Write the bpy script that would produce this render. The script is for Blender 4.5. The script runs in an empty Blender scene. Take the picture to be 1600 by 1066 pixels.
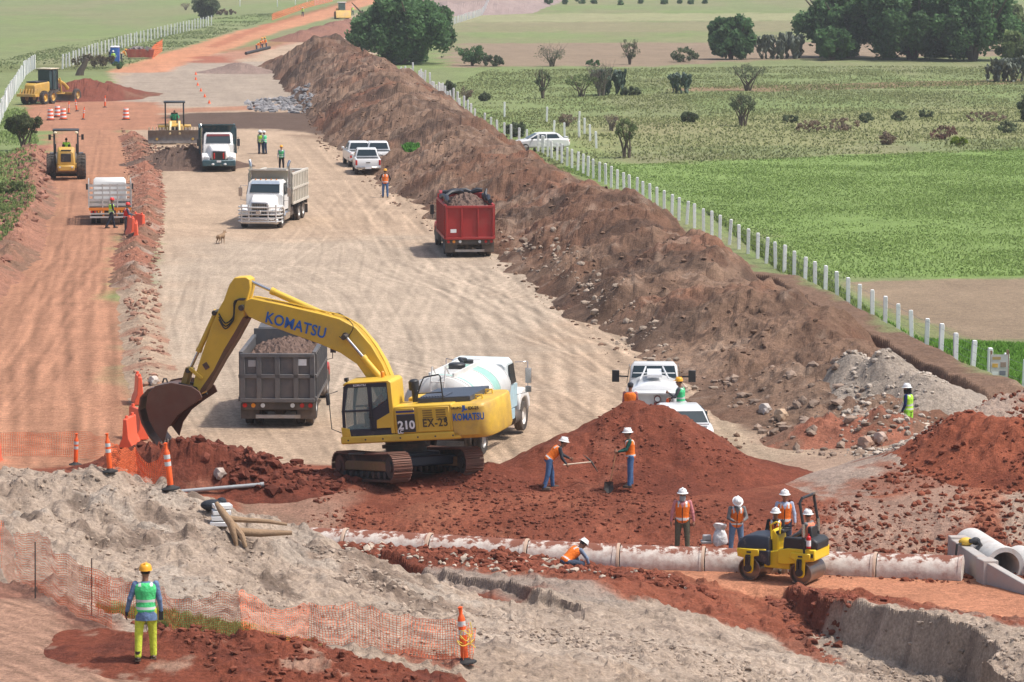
import bpy, bmesh, math, random
import numpy as np
from mathutils import Vector, Matrix
random.seed(7); np.random.seed(7)
R = math.radians
SC = bpy.context.scene
COL = SC.collection
# ------------------------------------------------------------------ camera, world, sun, exposure
CAMH = 16.5; FPX = 5200.0; PITCH = math.atan(638.0/FPX)
cam_d = bpy.data.cameras.new('camera'); cam = bpy.data.objects.new('camera', cam_d); COL.objects.link(cam)
cam_d.lens = FPX/1600*36; cam_d.sensor_width = 36; cam_d.clip_start = 1; cam_d.clip_end = 9000
cam.location = (0, 0, CAMH); cam.rotation_euler = (math.pi/2-PITCH, 0, 0)
SC.camera = cam
SUN_EL, SUN_AZ = R(61), R(-10)      # azimuth measured from +X towards +Y
sd = Vector((math.cos(SUN_EL)*math.cos(SUN_AZ), math.cos(SUN_EL)*math.sin(SUN_AZ), math.sin(SUN_EL)))
world = bpy.data.worlds.new('World'); SC.world = world; world.use_nodes = True
wn = world.node_tree; bg = wn.nodes['Background']
sky = wn.nodes.new('ShaderNodeTexSky'); sky.sky_type = 'NISHITA'; sky.sun_disc = False
sky.sun_elevation = SUN_EL; sky.sun_rotation = math.pi/2-SUN_AZ; sky.dust_density = 4.0; sky.ozone_density = 1.0
wn.links.new(sky.outputs[0], bg.inputs[0]); bg.inputs[1].default_value = 0.13
sl = bpy.data.lights.new('sun', 'SUN'); sl.energy = 3.1; sl.angle = R(3); sl.color = (1, 0.955, 0.89)
so = bpy.data.objects.new('sun', sl); COL.objects.link(so); so.rotation_euler = sd.to_track_quat('Z', 'Y').to_euler()
so.location = (60, 60, 120)
SC.view_settings.view_transform = 'Standard'; SC.view_settings.look = 'None'
SC.view_settings.exposure = 0.34; SC.view_settings.gamma = 1
SC.cycles.volume_bounces = 0; SC.cycles.max_bounces = 5; SC.cycles.transparent_max_bounces = 12
SC.cycles.diffuse_bounces = 2; SC.cycles.use_adaptive_sampling = True

# ------------------------------------------------------------------ helpers: ids
def tag(o, label=None, cat=None, group=None, kind=None):
    if label: o['label'] = label
    if cat: o['category'] = cat
    if group: o['group'] = group
    if kind: o['kind'] = kind
    return o
def empty(name, loc=(0,0,0), rz=0, label=None, cat=None, group=None):
    o = bpy.data.objects.new(name, None); COL.objects.link(o)
    o.location = loc; o.rotation_euler = (0, 0, rz); o.empty_display_size = .2
    return tag(o, label, cat, group)
def copy_tree(o, parent=None):
    c = o.copy(); COL.objects.link(c); c.parent = parent
    for ch in list(o.children): copy_tree(ch, c)
    return c
def mesh_np(name, V, F, mat, parent=None, smooth=False, col=None, mats=None, midx=None):
    me = bpy.data.meshes.new(name); V = np.asarray(V, np.float32).reshape(-1, 3)
    F = np.asarray(F, np.int32); k = F.shape[1]
    me.vertices.add(len(V)); me.vertices.foreach_set('co', V.ravel())
    me.loops.add(F.size); me.loops.foreach_set('vertex_index', F.ravel())
    me.polygons.add(len(F)); me.polygons.foreach_set('loop_start', np.arange(0, F.size, k, dtype=np.int32))
    me.polygons.foreach_set('loop_total', np.full(len(F), k, np.int32))
    if mats:
        for m in mats: me.materials.append(m)
        me.polygons.foreach_set('material_index', np.asarray(midx, np.int32))
    else: me.materials.append(mat)
    me.polygons.foreach_set('use_smooth', np.full(len(F), smooth, bool))
    me.update(calc_edges=True)
    if col is not None:
        a = me.color_attributes.new('Col', 'FLOAT_COLOR', 'POINT')
        c = np.ones((len(V), 4), np.float32); c[:, :3] = col; a.data.foreach_set('color', c.ravel())
    o = bpy.data.objects.new(name, me); COL.objects.link(o)
    if parent: o.parent = parent
    return o

# ------------------------------------------------------------------ materials
MATS = {}
def mat(name, col, rough=.6, metal=0., dirt=0., dirtcol=(.33,.22,.15), bump=0., scale=6., var=.12, alpha=None, spec=.5, coat=0., emit=None, trans=0.):
    if name in MATS: return MATS[name]
    m = bpy.data.materials.new(name); m.use_nodes = True; nt = m.node_tree; N = nt.nodes; L = nt.links
    b = N['Principled BSDF']; b.inputs['Roughness'].default_value = rough; b.inputs['Metallic'].default_value = metal
    b.inputs['Specular IOR Level'].default_value = spec; b.inputs['Coat Weight'].default_value = coat
    b.inputs['Transmission Weight'].default_value = trans
    tc = N.new('ShaderNodeTexCoord'); no = N.new('ShaderNodeTexNoise'); no.inputs['Scale'].default_value = scale; no.inputs['Detail'].default_value = 6
    no.inputs['Roughness'].default_value = .65
    L.new(tc.outputs['Object'], no.inputs['Vector'])
    cr = N.new('ShaderNodeValToRGB'); L.new(no.outputs['Fac'], cr.inputs['Fac'])
    c = Vector(col[:3]); cr.color_ramp.elements[0].position = .3; cr.color_ramp.elements[1].position = .7
    cr.color_ramp.elements[0].color = (*(c*(1-var)), 1); cr.color_ramp.elements[1].color = (*[min(1, x*(1+var)) for x in c], 1)
    out = cr.outputs['Color']
    if dirt > 0:
        n2 = N.new('ShaderNodeTexNoise'); n2.inputs['Scale'].default_value = scale*.35; n2.inputs['Detail'].default_value = 8; n2.inputs['Roughness'].default_value = .7
        L.new(tc.outputs['Object'], n2.inputs['Vector'])
        r2 = N.new('ShaderNodeMapRange'); r2.inputs['From Min'].default_value = .62-.3*dirt; r2.inputs['From Max'].default_value = .75-.1*dirt
        r2.inputs['To Max'].default_value = min(1, .35+.6*dirt); L.new(n2.outputs['Fac'], r2.inputs['Value'])
        mx = N.new('ShaderNodeMix'); mx.data_type = 'RGBA'; L.new(r2.outputs[0], mx.inputs[0]); L.new(out, mx.inputs[6]); mx.inputs[7].default_value = (*dirtcol, 1)
        out = mx.outputs[2]
    L.new(out, b.inputs['Base Color'])
    if bump > 0:
        bp = N.new('ShaderNodeBump'); bp.inputs['Strength'].default_value = .6; bp.inputs['Distance'].default_value = bump
        n3 = N.new('ShaderNodeTexNoise'); n3.inputs['Scale'].default_value = scale*3; n3.inputs['Detail'].default_value = 5; L.new(tc.outputs['Object'], n3.inputs['Vector'])
        L.new(n3.outputs['Fac'], bp.inputs['Height']); L.new(bp.outputs[0], b.inputs['Normal'])
    if emit: b.inputs['Emission Color'].default_value = (*emit[:3], 1); b.inputs['Emission Strength'].default_value = emit[3]
    if alpha: b.inputs['Alpha'].default_value = alpha
    MATS[name] = m; return m
def soil_mat(name, bump=.10, vcol=True, base=(.3,.2,.15), speck=.25, scale=1.):
    if name in MATS: return MATS[name]
    m = bpy.data.materials.new(name); m.use_nodes = True; nt = m.node_tree; N = nt.nodes; L = nt.links
    b = N['Principled BSDF']; b.inputs['Roughness'].default_value = .95; b.inputs['Specular IOR Level'].default_value = .15
    tc = N.new('ShaderNodeTexCoord'); P_ = tc.outputs['Object']
    def noise(s, d, r=.6):
        n = N.new('ShaderNodeTexNoise'); n.inputs['Scale'].default_value = s*scale; n.inputs['Detail'].default_value = d; n.inputs['Roughness'].default_value = r
        L.new(P_, n.inputs['Vector']); return n.outputs['Fac']
    def mr(x, a, bb, c, d):
        r = N.new('ShaderNodeMapRange'); L.new(x, r.inputs['Value'])
        for k, v in zip(('From Min','From Max','To Min','To Max'), (a, bb, c, d)): r.inputs[k].default_value = v
        return r.outputs[0]
    def mul(x, y):
        r = N.new('ShaderNodeMath'); r.operation = 'MULTIPLY'; L.new(x, r.inputs[0]); L.new(y, r.inputs[1]); return r.outputs[0]
    if vcol:
        a = N.new('ShaderNodeAttribute'); a.attribute_name = 'Col'; c = a.outputs['Color']
    else:
        rgb = N.new('ShaderNodeRGB'); rgb.outputs[0].default_value = (*base, 1); c = rgb.outputs[0]
    f = mul(mr(noise(3.5, 6, .7), .3, .7, 1-speck, 1+speck), mr(noise(14, 3), .3, .7, 1-speck*.8, 1+speck*.8))
    f = mul(f, mr(noise(.35, 4), .3, .7, .9, 1.1))
    vm = N.new('ShaderNodeVectorMath'); vm.operation = 'SCALE'; L.new(c, vm.inputs[0]); L.new(f, vm.inputs['Scale'])
    L.new(vm.outputs[0], b.inputs['Base Color'])
    bp = N.new('ShaderNodeBump'); bp.inputs['Strength'].default_value = .9; bp.inputs['Distance'].default_value = bump
    L.new(noise(6, 7, .75), bp.inputs['Height']); L.new(bp.outputs[0], b.inputs['Normal'])
    MATS[name] = m; return m

# ------------------------------------------------------------------ noise
def _hash(i, j, s):
    h = (i.astype(np.int64)*374761393 + j.astype(np.int64)*668265263 + s*974634777) & 0xffffffff
    h = ((h ^ (h >> 13))*1274126177) & 0xffffffff
    return ((h ^ (h >> 16)) & 0xffff)/65535.0
def vnoise(x, y, s=0):
    i = np.floor(x); j = np.floor(y); fx = x-i; fy = y-j
    fx = fx*fx*(3-2*fx); fy = fy*fy*(3-2*fy)
    a = _hash(i, j, s); b = _hash(i+1, j, s); c = _hash(i, j+1, s); d = _hash(i+1, j+1, s)
    return (a+(b-a)*fx)*(1-fy)+(c+(d-c)*fx)*fy
def fbm(x, y, sc, oct=4, s=0, g=.5):
    t = 0; a = 1; n = 0
    for k in range(oct):
        t = t + a*(vnoise(x/sc+17.3*k, y/sc-9.1*k, s+k)-.5)*2; n += a; a *= g; sc *= .5
    return t/n
def ridged(x, y, sc, oct=4, s=0):
    t = 0; a = 1; n = 0
    for k in range(oct):
        t = t + a*(1-np.abs(vnoise(x/sc+7.3*k, y/sc+3.1*k, s+k)*2-1)); n += a; a *= .5; sc *= .5
    return t/n
def sstep(a, b, x):
    t = np.clip((x-a)/(b-a), 0, 1); return t*t*(3-2*t)

# ------------------------------------------------------------------ pixel rays (photo pixels, 1600 wide)
cp, sp = math.cos(PITCH), math.sin(PITCH)
def ray(u, v):
    a = (u-800)/FPX; b = (533-v)/FPX
    return Vector((a, cp+b*sp, -sp+b*cp))
def P(u, v, z=0.):
    d = ray(u, v); t = (z-CAMH)/d.z
    return Vector((d.x*t, d.y*t, z))

# ------------------------------------------------------------------ terrain grid
core = np.linspace(-.178, .178, 600); ext = .178*np.geomspace(1.03, 6.5, 24)
RC = np.concatenate([-ext[::-1], core, ext])
ys = [-300., -100., 0., 25., 42., 52.]; y = 57.
while y < 1100:
    ys.append(y); y += max(.075, y*y/85800*1.05) if y < 116 else y*y/85800*1.05
ys += list(np.geomspace(1130, 3000, 10)); YR = np.array(ys)
GX = RC[None, :]*np.maximum(YR, 50.)[:, None]; GY = np.repeat(YR[:, None], len(RC), 1)
def gidx(x, y):
    j = np.interp(y, YR, np.arange(len(YR))); i = np.interp(x/np.maximum(y, 50.), RC, np.arange(len(RC))); return j, i
def gsample(A, x, y):
    j, i = gidx(x, y); j0 = np.clip(np.floor(j).astype(int), 0, len(YR)-2); i0 = np.clip(np.floor(i).astype(int), 0, len(RC)-2)
    fj = j-j0; fi = i-i0
    return (A[j0, i0]*(1-fj)*(1-fi)+A[j0+1, i0]*fj*(1-fi)+A[j0, i0+1]*(1-fj)*fi+A[j0+1, i0+1]*fj*fi)
# control heights (pixel, pixel, metres above the haul road)
CTRL = [(-100,1066,3.0),(150,1066,3.0),(400,1066,2.9),(640,1066,2.7),(850,1066,2.3),(1060,1066,1.6),(1300,1066,.15),(1640,1066,-.1),
 (-100,960,3.2),(230,1030,3.0),(500,1010,2.7),(720,1035,2.5),(150,930,3.1),(850,980,1.6),(1000,1000,1.6),(1150,960,.8),(1230,1030,.45),(1500,1060,-.25),
 (-100,860,3.0),(150,860,2.7),(300,900,2.2),(430,940,1.8),(600,970,1.7),(700,930,.7),(850,960,1.0),(1000,935,.6),(1120,930,.3),
 (0,760,.8),(200,760,.6),(340,812,.1),(420,862,-.4),(520,900,-.35),
 (400,820,-.4),(600,825,-.5),(800,835,-.6),(1000,850,-.7),(1200,865,-.7),(1500,870,-.75),(1700,870,-.75),
 (600,860,-.35),(800,870,-.45),(1000,895,-.6),(1150,905,-.72),(1300,915,-.75),(1450,930,-.75),(1600,960,-.75),(1500,960,-.75),(1700,990,-.75),
 (1280,940,.05),(1400,964,.3),(1500,990,.35),(1600,1012,.35),(1700,1030,.35),
 (400,775,.1),(500,780,.1),(650,785,.1),(800,790,.1),(1000,795,0),(1200,795,0),(1400,790,.1),(1600,790,.2),(1700,790,.3),
 (-100,700,0),(200,700,0),(400,700,0),(600,740,.1),(800,740,0),(1000,740,0),(1200,730,0),(1400,720,.3),(1600,700,.9),(1700,690,1),
 (-200,640,0),(300,640,0),(700,640,0),(1000,640,0),(1300,680,0),(1600,630,.4),(1750,620,.3),(0,560,0),(500,560,0),(1000,560,0),(1500,560,0),(1800,560,0)]
cpnt = np.array([[*P(u, v, z)] for u, v, z in CTRL])
def tps_fit(p):
    n = len(p); d = np.hypot(p[:,None,0]-p[None,:,0], (p[:,None,1]-p[None,:,1])*.8)
    K = np.where(d > 0, d*d*np.log(d+1e-9), 0)+np.eye(n)*2.5
    Q = np.c_[np.ones(n), p[:,0], p[:,1]*.8]
    A = np.block([[K, Q], [Q.T, np.zeros((3, 3))]]); return np.linalg.solve(A, np.r_[p[:,2], 0, 0, 0])
W = tps_fit(cpnt)
def tps(x, y):
    z = W[-3]+W[-2]*x+W[-1]*y*.8
    for k, q in enumerate(cpnt):
        d2 = (x-q[0])**2+((y-q[1])*.8)**2; z = z+W[k]*.5*d2*np.log(d2+1e-9)
    return z
sel = GY < 140
Z = np.zeros_like(GX)
Z[sel] = tps(np.clip(GX[sel], -18, 19), np.clip(GY[sel], 57, 200))
Z = np.clip(Z, -1.3, 3.6); Z *= sstep(135, 112, GY)
def wpath(pts):      # pixel path (u,v,z) -> world xy + z
    return np.array([[*P(u, v, z)] for u, v, z in pts])
def pdist(path, X, Y):     # distance to polyline, signed side, interpolated param index
    best = np.full(X.shape, 1e9); tt = np.zeros(X.shape); side = np.ones(X.shape)
    for k in range(len(path)-1):
        a = path[k]; b = path[k+1]; dx, dy = b[0]-a[0], b[1]-a[1]; L2 = dx*dx+dy*dy+1e-9
        t = np.clip(((X-a[0])*dx+(Y-a[1])*dy)/L2, 0, 1); qx = X-a[0]-t*dx; qy = Y-a[1]-t*dy; d = np.hypot(qx, qy)
        m = d < best; best = np.where(m, d, best); tt = np.where(m, k+t, tt); side = np.where(m, np.sign(dx*qy-dy*qx), side)
    return best, tt, side
def pin(poly, X, Y):      # signed distance to polygon (positive inside)
    ins = np.zeros(X.shape, bool); best = np.full(X.shape, 1e9); n = len(poly)
    for k in range(n):
        x0, y0 = poly[k][:2]; x1, y1 = poly[(k+1) % n][:2]; dx, dy = x1-x0, y1-y0
        t = np.clip(((X-x0)*dx+(Y-y0)*dy)/(dx*dx+dy*dy+1e-9), 0, 1); best = np.minimum(best, np.hypot(X-x0-t*dx, Y-y0-t*dy))
        c = (y0 > Y) != (y1 > Y); ins ^= c & (X < dx*(Y-y0)/(dy if dy else 1e-9)+x0)
    return np.where(ins, best, -best)
def sub(pred):
    jj, ii = np.where(pred); return slice(max(0, jj.min()-1), jj.max()+2), slice(max(0, ii.min()-1), ii.max()+2)
def carve(pts, w, slopeL, slopeR, amp=.12):
    path = wpath(pts); x0, x1 = path[:,0].min()-6, path[:,0].max()+6; y0, y1 = path[:,1].min()-6, path[:,1].max()+6
    s = sub((GX > x0) & (GX < x1) & (GY > y0) & (GY < y1)); X, Y = GX[s], GY[s]
    Xw = X+fbm(X, Y, 1.6, 3, 5)*.45; Yw = Y+fbm(X, Y, 1.6, 3, 9)*.45
    d, t, sd_ = pdist(path, Xw, Yw); f = np.interp(t, np.arange(len(path)), path[:,2])
    wall = f+np.where(sd_ > 0, slopeL, slopeR)*np.maximum(0, d-w)
    Z[s] = np.minimum(Z[s], wall+.06*fbm(X, Y, .8, 3, 3))
# the ditches in front of the pipe, and the ditch beside the fence
carve([(395,872,-.7),(520,895,-.85),(660,915,-.6),(800,942,-.2),(930,968,.3),(1010,990,.8)], .4, 3.2, .16)
carve([(1195,928,-.95),(1240,985,-1.1),(1310,1022,-1.2),(1420,1060,-1.2),(1520,1092,-1.0)], .5, 4.0, .22)
carve([(480,872,-.45),(620,885,-.5)], .2, .8, .8)
# base roughness
FRONT = sstep(97, 91, GY+.0*GX)
rough = .012+.10*FRONT
# smooth pit floor strip and the smooth access road at front left
pitfloor = np.array([P(u, v, -.75)[:2] for u, v in ((985,900),(1160,917),(1300,926),(1420,944),(1500,967),(1700,1020),(1700,870),(1300,878),(1000,884))])
frontroad = np.array([P(u, v, 3.)[:2] for u, v in ((-120,930),(60,945),(150,990),(230,1020),(330,1045),(360,1080),(360,1400),(-200,1400))])
sp_ = sstep(-.3, .3, pin(pitfloor, GX, GY)); sf_ = sstep(-.4, .5, pin(frontroad, GX, GY))
rough *= 1-.85*np.maximum(sp_, sf_); sq_ = sstep(-.25, .5, pin(pitfloor, GX, GY)); Z = Z*(1-sq_)-.75*sq_
detail = fbm(GX, GY, 2.2, 5, 21, .6)*1.2+(ridged(GX, GY, .7, 3, 31)-.5)*1.1
# pebbly breakup close by
FRM = FRONT*(1-np.maximum(sp_, sf_))
peb = np.maximum(0, vnoise(GX/.16, GY/.2, 55)-.62)*.22+np.maximum(0, vnoise(GX/.34, GY/.4, 56)-.7)*.35
Z += rough*detail*(GY > 50)*1.25+FRM*peb*1.2
ZB = Z.copy()
# ------------------------------------------------------------------ strip beside the fence
FY = np.array([60,100,122,170,249,318,418,520,700,1000.]); FX = np.array([23.5,19.7,17.4,12.4,2.4,-7.3,-18.0,-31,-52,-88])
def fence_x(y): return np.interp(y, FY, FX)
q_ = fence_x(GY)-GX
Z += .85*sstep(2.75, 2.35, q_+.25*fbm(GX, GY, 1.5, 3, 8))*sstep(.2, 1.1, q_)*sstep(108, 114, GY)*sstep(165, 150, GY)*(1+.15*fbm(GX, GY, 1, 3, 4))
Z += .7*np.exp(-((GY-(212+.02*GX))/5.)**2)*sstep(12, 20, GX)*.0
# ------------------------------------------------------------------ ground colours
def px(poly, z=0.): return np.array([P(u, v, z)[:2] for u, v in poly])
C = np.zeros(GX.shape+(3,))
def blend(mask, c):
    m = mask[..., None]; C[:] = C*(1-m)+np.array(c)*m
def zone(poly, c, soft=.5, wob=.6, z=0., k=1., world=False, sc=3.):
    p = np.array(poly) if world else px(poly, z)
    x0, x1, y0, y1 = p[:,0].min()-4, p[:,0].max()+4, p[:,1].min()-4, p[:,1].max()+4
    s = sub((GX > x0) & (GX < x1) & (GY > y0) & (GY < y1)); X, Y = GX[s], GY[s]
    d = pin(p, X, Y)+wob*fbm(X, Y, sc, 5, 41, .6)*1.6
    m = (sstep(-soft, soft, d)*k)[..., None]; C[s] = C[s]*(1-m)+np.array(c)*m
# soils (albedo)
TAN = (.425,.312,.22); TAN2 = (.345,.28,.22); REDR = (.385,.195,.118); RED = (.165,.047,.027); RED2 = (.245,.080,.046); BRN = (.235,.135,.09)
BRN2 = (.19,.118,.08); DARK = (.12,.08,.06); GREY = (.375,.295,.23); GREY2 = (.46,.375,.30); PIT = (.45,.20,.115)
G_OL = (.195,.225,.10); G_BR = (.18,.255,.08); G_DK = (.10,.17,.035); STR = (.25,.215,.13); PLO = (.27,.20,.135)
C[:] = G_OL
zone([(-900,-60),(2500,-60),(2500,-80),(-900,-80)], G_OL)
big = fbm(GX, GY*.45, 24, 4, 61); blend(sstep(-.1, .4, big)*.45, G_BR); blend(sstep(-.05, .35, fbm(GX, GY*.3, 14, 4, 71))*.45, STR)
zone([(860,262),(1700,228),(2200,225),(2200,430),(1290,436),(1100,330)], (.185,.28,.075), 1.5, 2., k=.85)       # bright crop
zone([(1310,440),(2200,425),(2200,545),(1440,530)], PLO, .6, .8)                                                # ploughed plot
zone([(1440,533),(2200,545),(2200,700),(1600,650)], G_BR, .5, .6)
zone([(1300,452),(1700,600),(1700,640),(1560,600),(1180,400)], G_BR, .5, .8, k=.6)
zone([(700,105),(1010,104),(1280,90),(2200,84),(2200,62),(1290,66),(700,68)], (.26,.195,.135), 2, 3)               # far ploughed band
zone([(700,52),(1300,48),(2200,40),(2200,28),(700,36)], STR, 4, 8, k=.7)
zone([(700,35),(2200,26),(2200,18),(700,22)], (.32,.30,.17), 4, 8, k=.7)
zone([(850,238),(1700,215),(2200,212),(2200,150),(1100,180),(860,190)], (.30,.27,.13), 3, 6, k=.45)
zone([(1050,137),(1600,124),(2200,118),(2200,123),(1600,131),(1200,143),(1050,143)], (.26,.16,.10), .6, 1.2, k=.8) # earth bank across the pasture
zone([(700,225),(1050,335),(1300,455),(1350,470),(1080,290),(700,150)], G_BR, 1, 1.5, k=.5)
zone([(-300,100),(180,103),(180,112),(-300,116)], (.13,.14,.05), 1, 1.5, k=.6)
zone([(-300,0),(500,0),(560,-15),(-300,-15)], STR, 4, 8, k=.35)
# the construction corridor
zone([(225,800),(215,560),(228,460),(245,350),(235,290),(215,215),(165,175),(160,165),(180,112),(250,100),(330,85),(420,75),(500,50),(560,20),(640,5),
 (600,50),(580,110),(600,180),(690,240),(790,330),(900,400),(1000,470),(1100,560),(1250,680),(1300,800)], TAN, .6, .9)
zone([(205,110),(300,98),(420,96),(445,115),(470,160),(520,168),(170,166),(170,130)], TAN2, 1, 1.5)
zone([(1180,640),(1500,650),(1600,640),(1600,700),(1400,760),(1200,790),(1150,700)], (.36,.25,.18), .5, .8)
zone([(250,380),(600,370),(800,395),(900,440),(900,560),(700,640),(400,640),(240,560)], (.41,.34,.265), 3, 4, k=.6, sc=8)
zone([(1150,640),(1210,700),(1300,790),(900,770),(1000,700)], (.40,.31,.22), 1, 1.5, k=.8)
zone([(190,192),(250,180),(300,176),(560,176),(640,215),(560,220),(430,203),(240,197)], DARK, 1, 1.6)
zone([(190,186),(250,178),(300,176),(400,172),(540,172),(540,166),(420,164),(240,172),(180,176)], (.36,.19,.12), .8, 1)
zone([(440,210),(640,215),(640,235),(560,230)], BRN2, 1, 1, k=.6)
zone([(-300,780),(222,780),(228,640),(215,560),(190,450),(192,380),(225,300),(232,250),(215,215),(170,195),(90,195),(60,240),(62,320),(10,400),(-60,470),(-300,640)], REDR, 1.1, 1.1)
zone([(-300,640),(-40,500),(30,405),(72,320),(80,240),(50,225),(20,300),(-30,390),(-300,500)], (.33,.15,.10), .6, 1.2)
zone([(40,190),(180,178),(215,170),(200,160),(120,165),(60,170)], (.42,.17,.10), 1, 1.5)
def stroke(pts, w, c, k=.8, wob=.5, z=0., soft=.4):
    p = wpath([(u, v, z) for u, v in pts]); m_ = w+3
    s = sub((GX > p[:,0].min()-m_) & (GX < p[:,0].max()+m_) & (GY > p[:,1].min()-m_) & (GY < p[:,1].max()+m_)); X, Y = GX[s], GY[s]
    d, t, _ = pdist(p, X+wob*.4*fbm(X, Y, 5, 2, 3), Y); m = (sstep(w+soft, w-soft, d+wob*fbm(X, Y, 2.5, 4, 13))*k)[..., None]
    C[s] = C[s]*(1-m)+np.array(c)*m
zone([(30,205),(255,203),(255,160),(160,158),(120,150),(40,165)], (.37,.18,.11), .6, 1)
stroke([(215,112),(262,95),(330,74),(400,50),(480,30),(560,6),(620,-14)], 3.6, (.50,.23,.13), .95, .8, soft=.8)
stroke([(330,98),(400,76),(480,58),(540,45)], 2.5, (.36,.13,.08), .6, 2, soft=1.)
stroke([(330,74),(400,46),(470,24),(560,-2)], 1.2, (.30,.09,.05), .5, 1.)
zone([(300,98),(372,98),(350,88),(310,88)], (.3,.1,.06), 1, 1.5, k=.8)
zone([(620,0),(700,8),(820,0),(800,-12),(640,-12)], (.30,.22,.19), 2, 3)
# tyre marks: pairs of wheel lines, paler or darker than the ground they crossed
mark = np.zeros(GX.shape)
def tyre(pts, k=.12, gauge=1.0, w=.28, z=0.):
    for j in range(5):
        o_ = [0, 30, -41, 62, -70][j]; tyre1([(u+o_*(1-.6*i/len(pts)), v+o_*.15) for i, (u, v) in enumerate(pts)] if z == 0 else [(u, v+o_*.2) for u, v in pts], k*(1, -.7, .8, .6, -.6)[j], gauge, w, z)
def tyre1(pts, k=.12, gauge=1.0, w=.28, z=0.):
    p = wpath([(u, v, z) for u, v in pts]); n = len(p)
    tt = np.linspace(0, n-1, n*8); q = np.array([[np.interp(a, range(n), p[:,c]) for c in (0,1)] for a in tt])
    for _ in range(3): q[1:-1] = (q[:-2]+2*q[1:-1]+q[2:])/4
    s = sub((GX > q[:,0].min()-3) & (GX < q[:,0].max()+3) & (GY > q[:,1].min()-3) & (GY < q[:,1].max()+3)); X, Y = GX[s], GY[s]
    d, t, sd_ = pdist(np.c_[q, q[:,0]], X, Y); br = .45+.55*sstep(-.5, .3, fbm(X, Y, 3, 3, int(abs(k)*1000)))
    mark[s] += k*np.exp(-((d-gauge)/w)**2)*br-k*.5*np.exp(-((d-gauge-w*1.8)/(w*.7))**2)*br
rng = random.Random(3)
for pts in ([(620,300),(700,380),(740,470),(830,560),(960,640),(1080,720)], [(560,320),(650,400),(740,440),(800,540),(850,700)], [(740,420),(800,470),(900,520),(1010,590)],
            [(450,330),(540,380),(520,450),(560,520),(640,560)], [(650,300),(600,340),(640,420),(760,470),(830,440)], [(820,410),(870,480),(890,560),(880,700)],
            [(700,420),(650,520),(690,640),(760,740)], [(560,560),(700,600),(860,620),(1000,700)], [(300,360),(420,380),(560,372),(700,380)], [(280,400),(260,500),(280,620),(330,730)],
            [(330,440),(300,540),(340,640),(400,720)], [(440,260),(520,300),(640,330)], [(380,240),(440,300),(500,360),(420,420)], [(520,230),(580,300),(620,360)],
            [(470,420),(560,460),(600,540),(560,640),(600,720)], [(620,430),(720,450),(840,520),(960,560)], [(900,470),(960,540),(1050,620),(1100,700)]):
    tyre(pts, rng.choice([-.10,-.08,.08,.11,-.11]), rng.choice([.9,1.0,1.1]), rng.choice([.07,.10,.13]))
for pts in ([(140,200),(120,280),(100,400),(60,520),(-30,640)], [(180,210),(170,300),(160,420),(170,560),(150,740)], [(150,215),(140,330),(110,440),(90,560),(100,740)],
            [(120,400),(70,480),(20,560),(-60,640)], [(170,330),(190,460),(200,600),(205,740)], [(60,560),(90,640),(60,740)], [(200,380),(150,420),(60,500),(0,600)], [(140,440),(60,530),(30,640),(40,760)],
            [(190,300),(130,380),(60,430)], [(130,480),(120,600),(140,760)]):
    tyre(pts, rng.choice([-.075,-.05,.06,-.08,.05]), rng.choice([.9,1.0,1.1]), rng.choice([.09,.13,.16]))
for pts in ([(-60,960),(80,1000),(200,1050),(330,1100)], [(-60,1000),(60,1030),(160,1075)], [(-60,935),(60,955),(200,1010),(300,1060)]): tyre(pts, -.10, .5, .09, 3.)
st = fbm((GX+.12*GY)*1.0, GY*.06, .9, 5, 81, .65); road_m = sstep(.2, .35, C[...,0])*(GY > 98)
mark += st*.07*road_m+.05*road_m*fbm((GX+.12*GY), GY*.12, .35, 3, 88)+.05*fbm(GX, GY, 9, 4, 91)
# front works area
zone([(-400,770),(0,762),(250,735),(520,728),(760,735),(900,760),(1230,750),(1330,765),(1400,735),(1800,640),(1900,900),(1700,1040),(1270,1010),(1050,980),(400,960),(-400,960)], RED2, .4, .5)
blotch = fbm(GX, GY, 3.2, 5, 101, .6); fm = sstep(99.5, 97, GY)*(1-sp_); blend(fm*sstep(0, .3, blotch)*.65, RED); blend(fm*sstep(.15, .35, fbm(GX, GY, 2.2, 4, 111))*.4, (.32,.13,.075))
zone([(560,742),(900,772),(1200,762),(1450,800),(1700,830),(1700,800),(1200,750),(900,760)], (.36,.15,.09), .3, .5, k=.6)
zone([(1290,800),(1480,800),(1500,865),(1300,865)], GREY, .4, 1.3, z=-.3, k=.55, sc=1.6); zone([(1560,790),(1700,790),(1700,830),(1570,825)], GREY, .3, .6, k=.8, sc=1.2)
zone([(380,775),(520,785),(500,830),(430,850),(350,830)], (.27,.17,.12), .3, .6, k=.9)
zone([(300,745),(420,745),(560,775),(500,800),(330,775)], (.30,.17,.12), .3, .6, k=.7)
fg = [(-400,850),(200,880),(400,868),(480,885),(640,905),(760,930),(900,930),(1050,912),(1130,925),(1220,935),(1275,925),(1420,948),(1640,1004),(1800,1030),(1800,1500),(-400,1500)]
zone(fg, GREY, .2, .3, z=.0)
gm = sstep(84, 80, GY); blend(gm*sstep(.0, .35, fbm(GX, GY, 1.8, 5, 121, .6))*.55, GREY2); blend(gm*sstep(.12, .4, fbm(GX, GY, 1.3, 5, 131, .6))*.5, (.155,.115,.092))
zone([(640,1045),(900,1030),(1200,1040),(1500,1055),(1500,1200),(600,1200)], (.36,.27,.20), .3, .6, z=2, k=.6)
zone([(1195,905),(1262,915),(1268,960),(1330,1000),(1290,1015),(1220,975),(1180,930)], RED2, .12, .25, z=-.5, k=.9, sc=1.2)
zone([(1290,915),(1380,925),(1400,945),(1320,938)], RED2, .1, .25, z=0, k=.9, sc=1.2)
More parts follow.
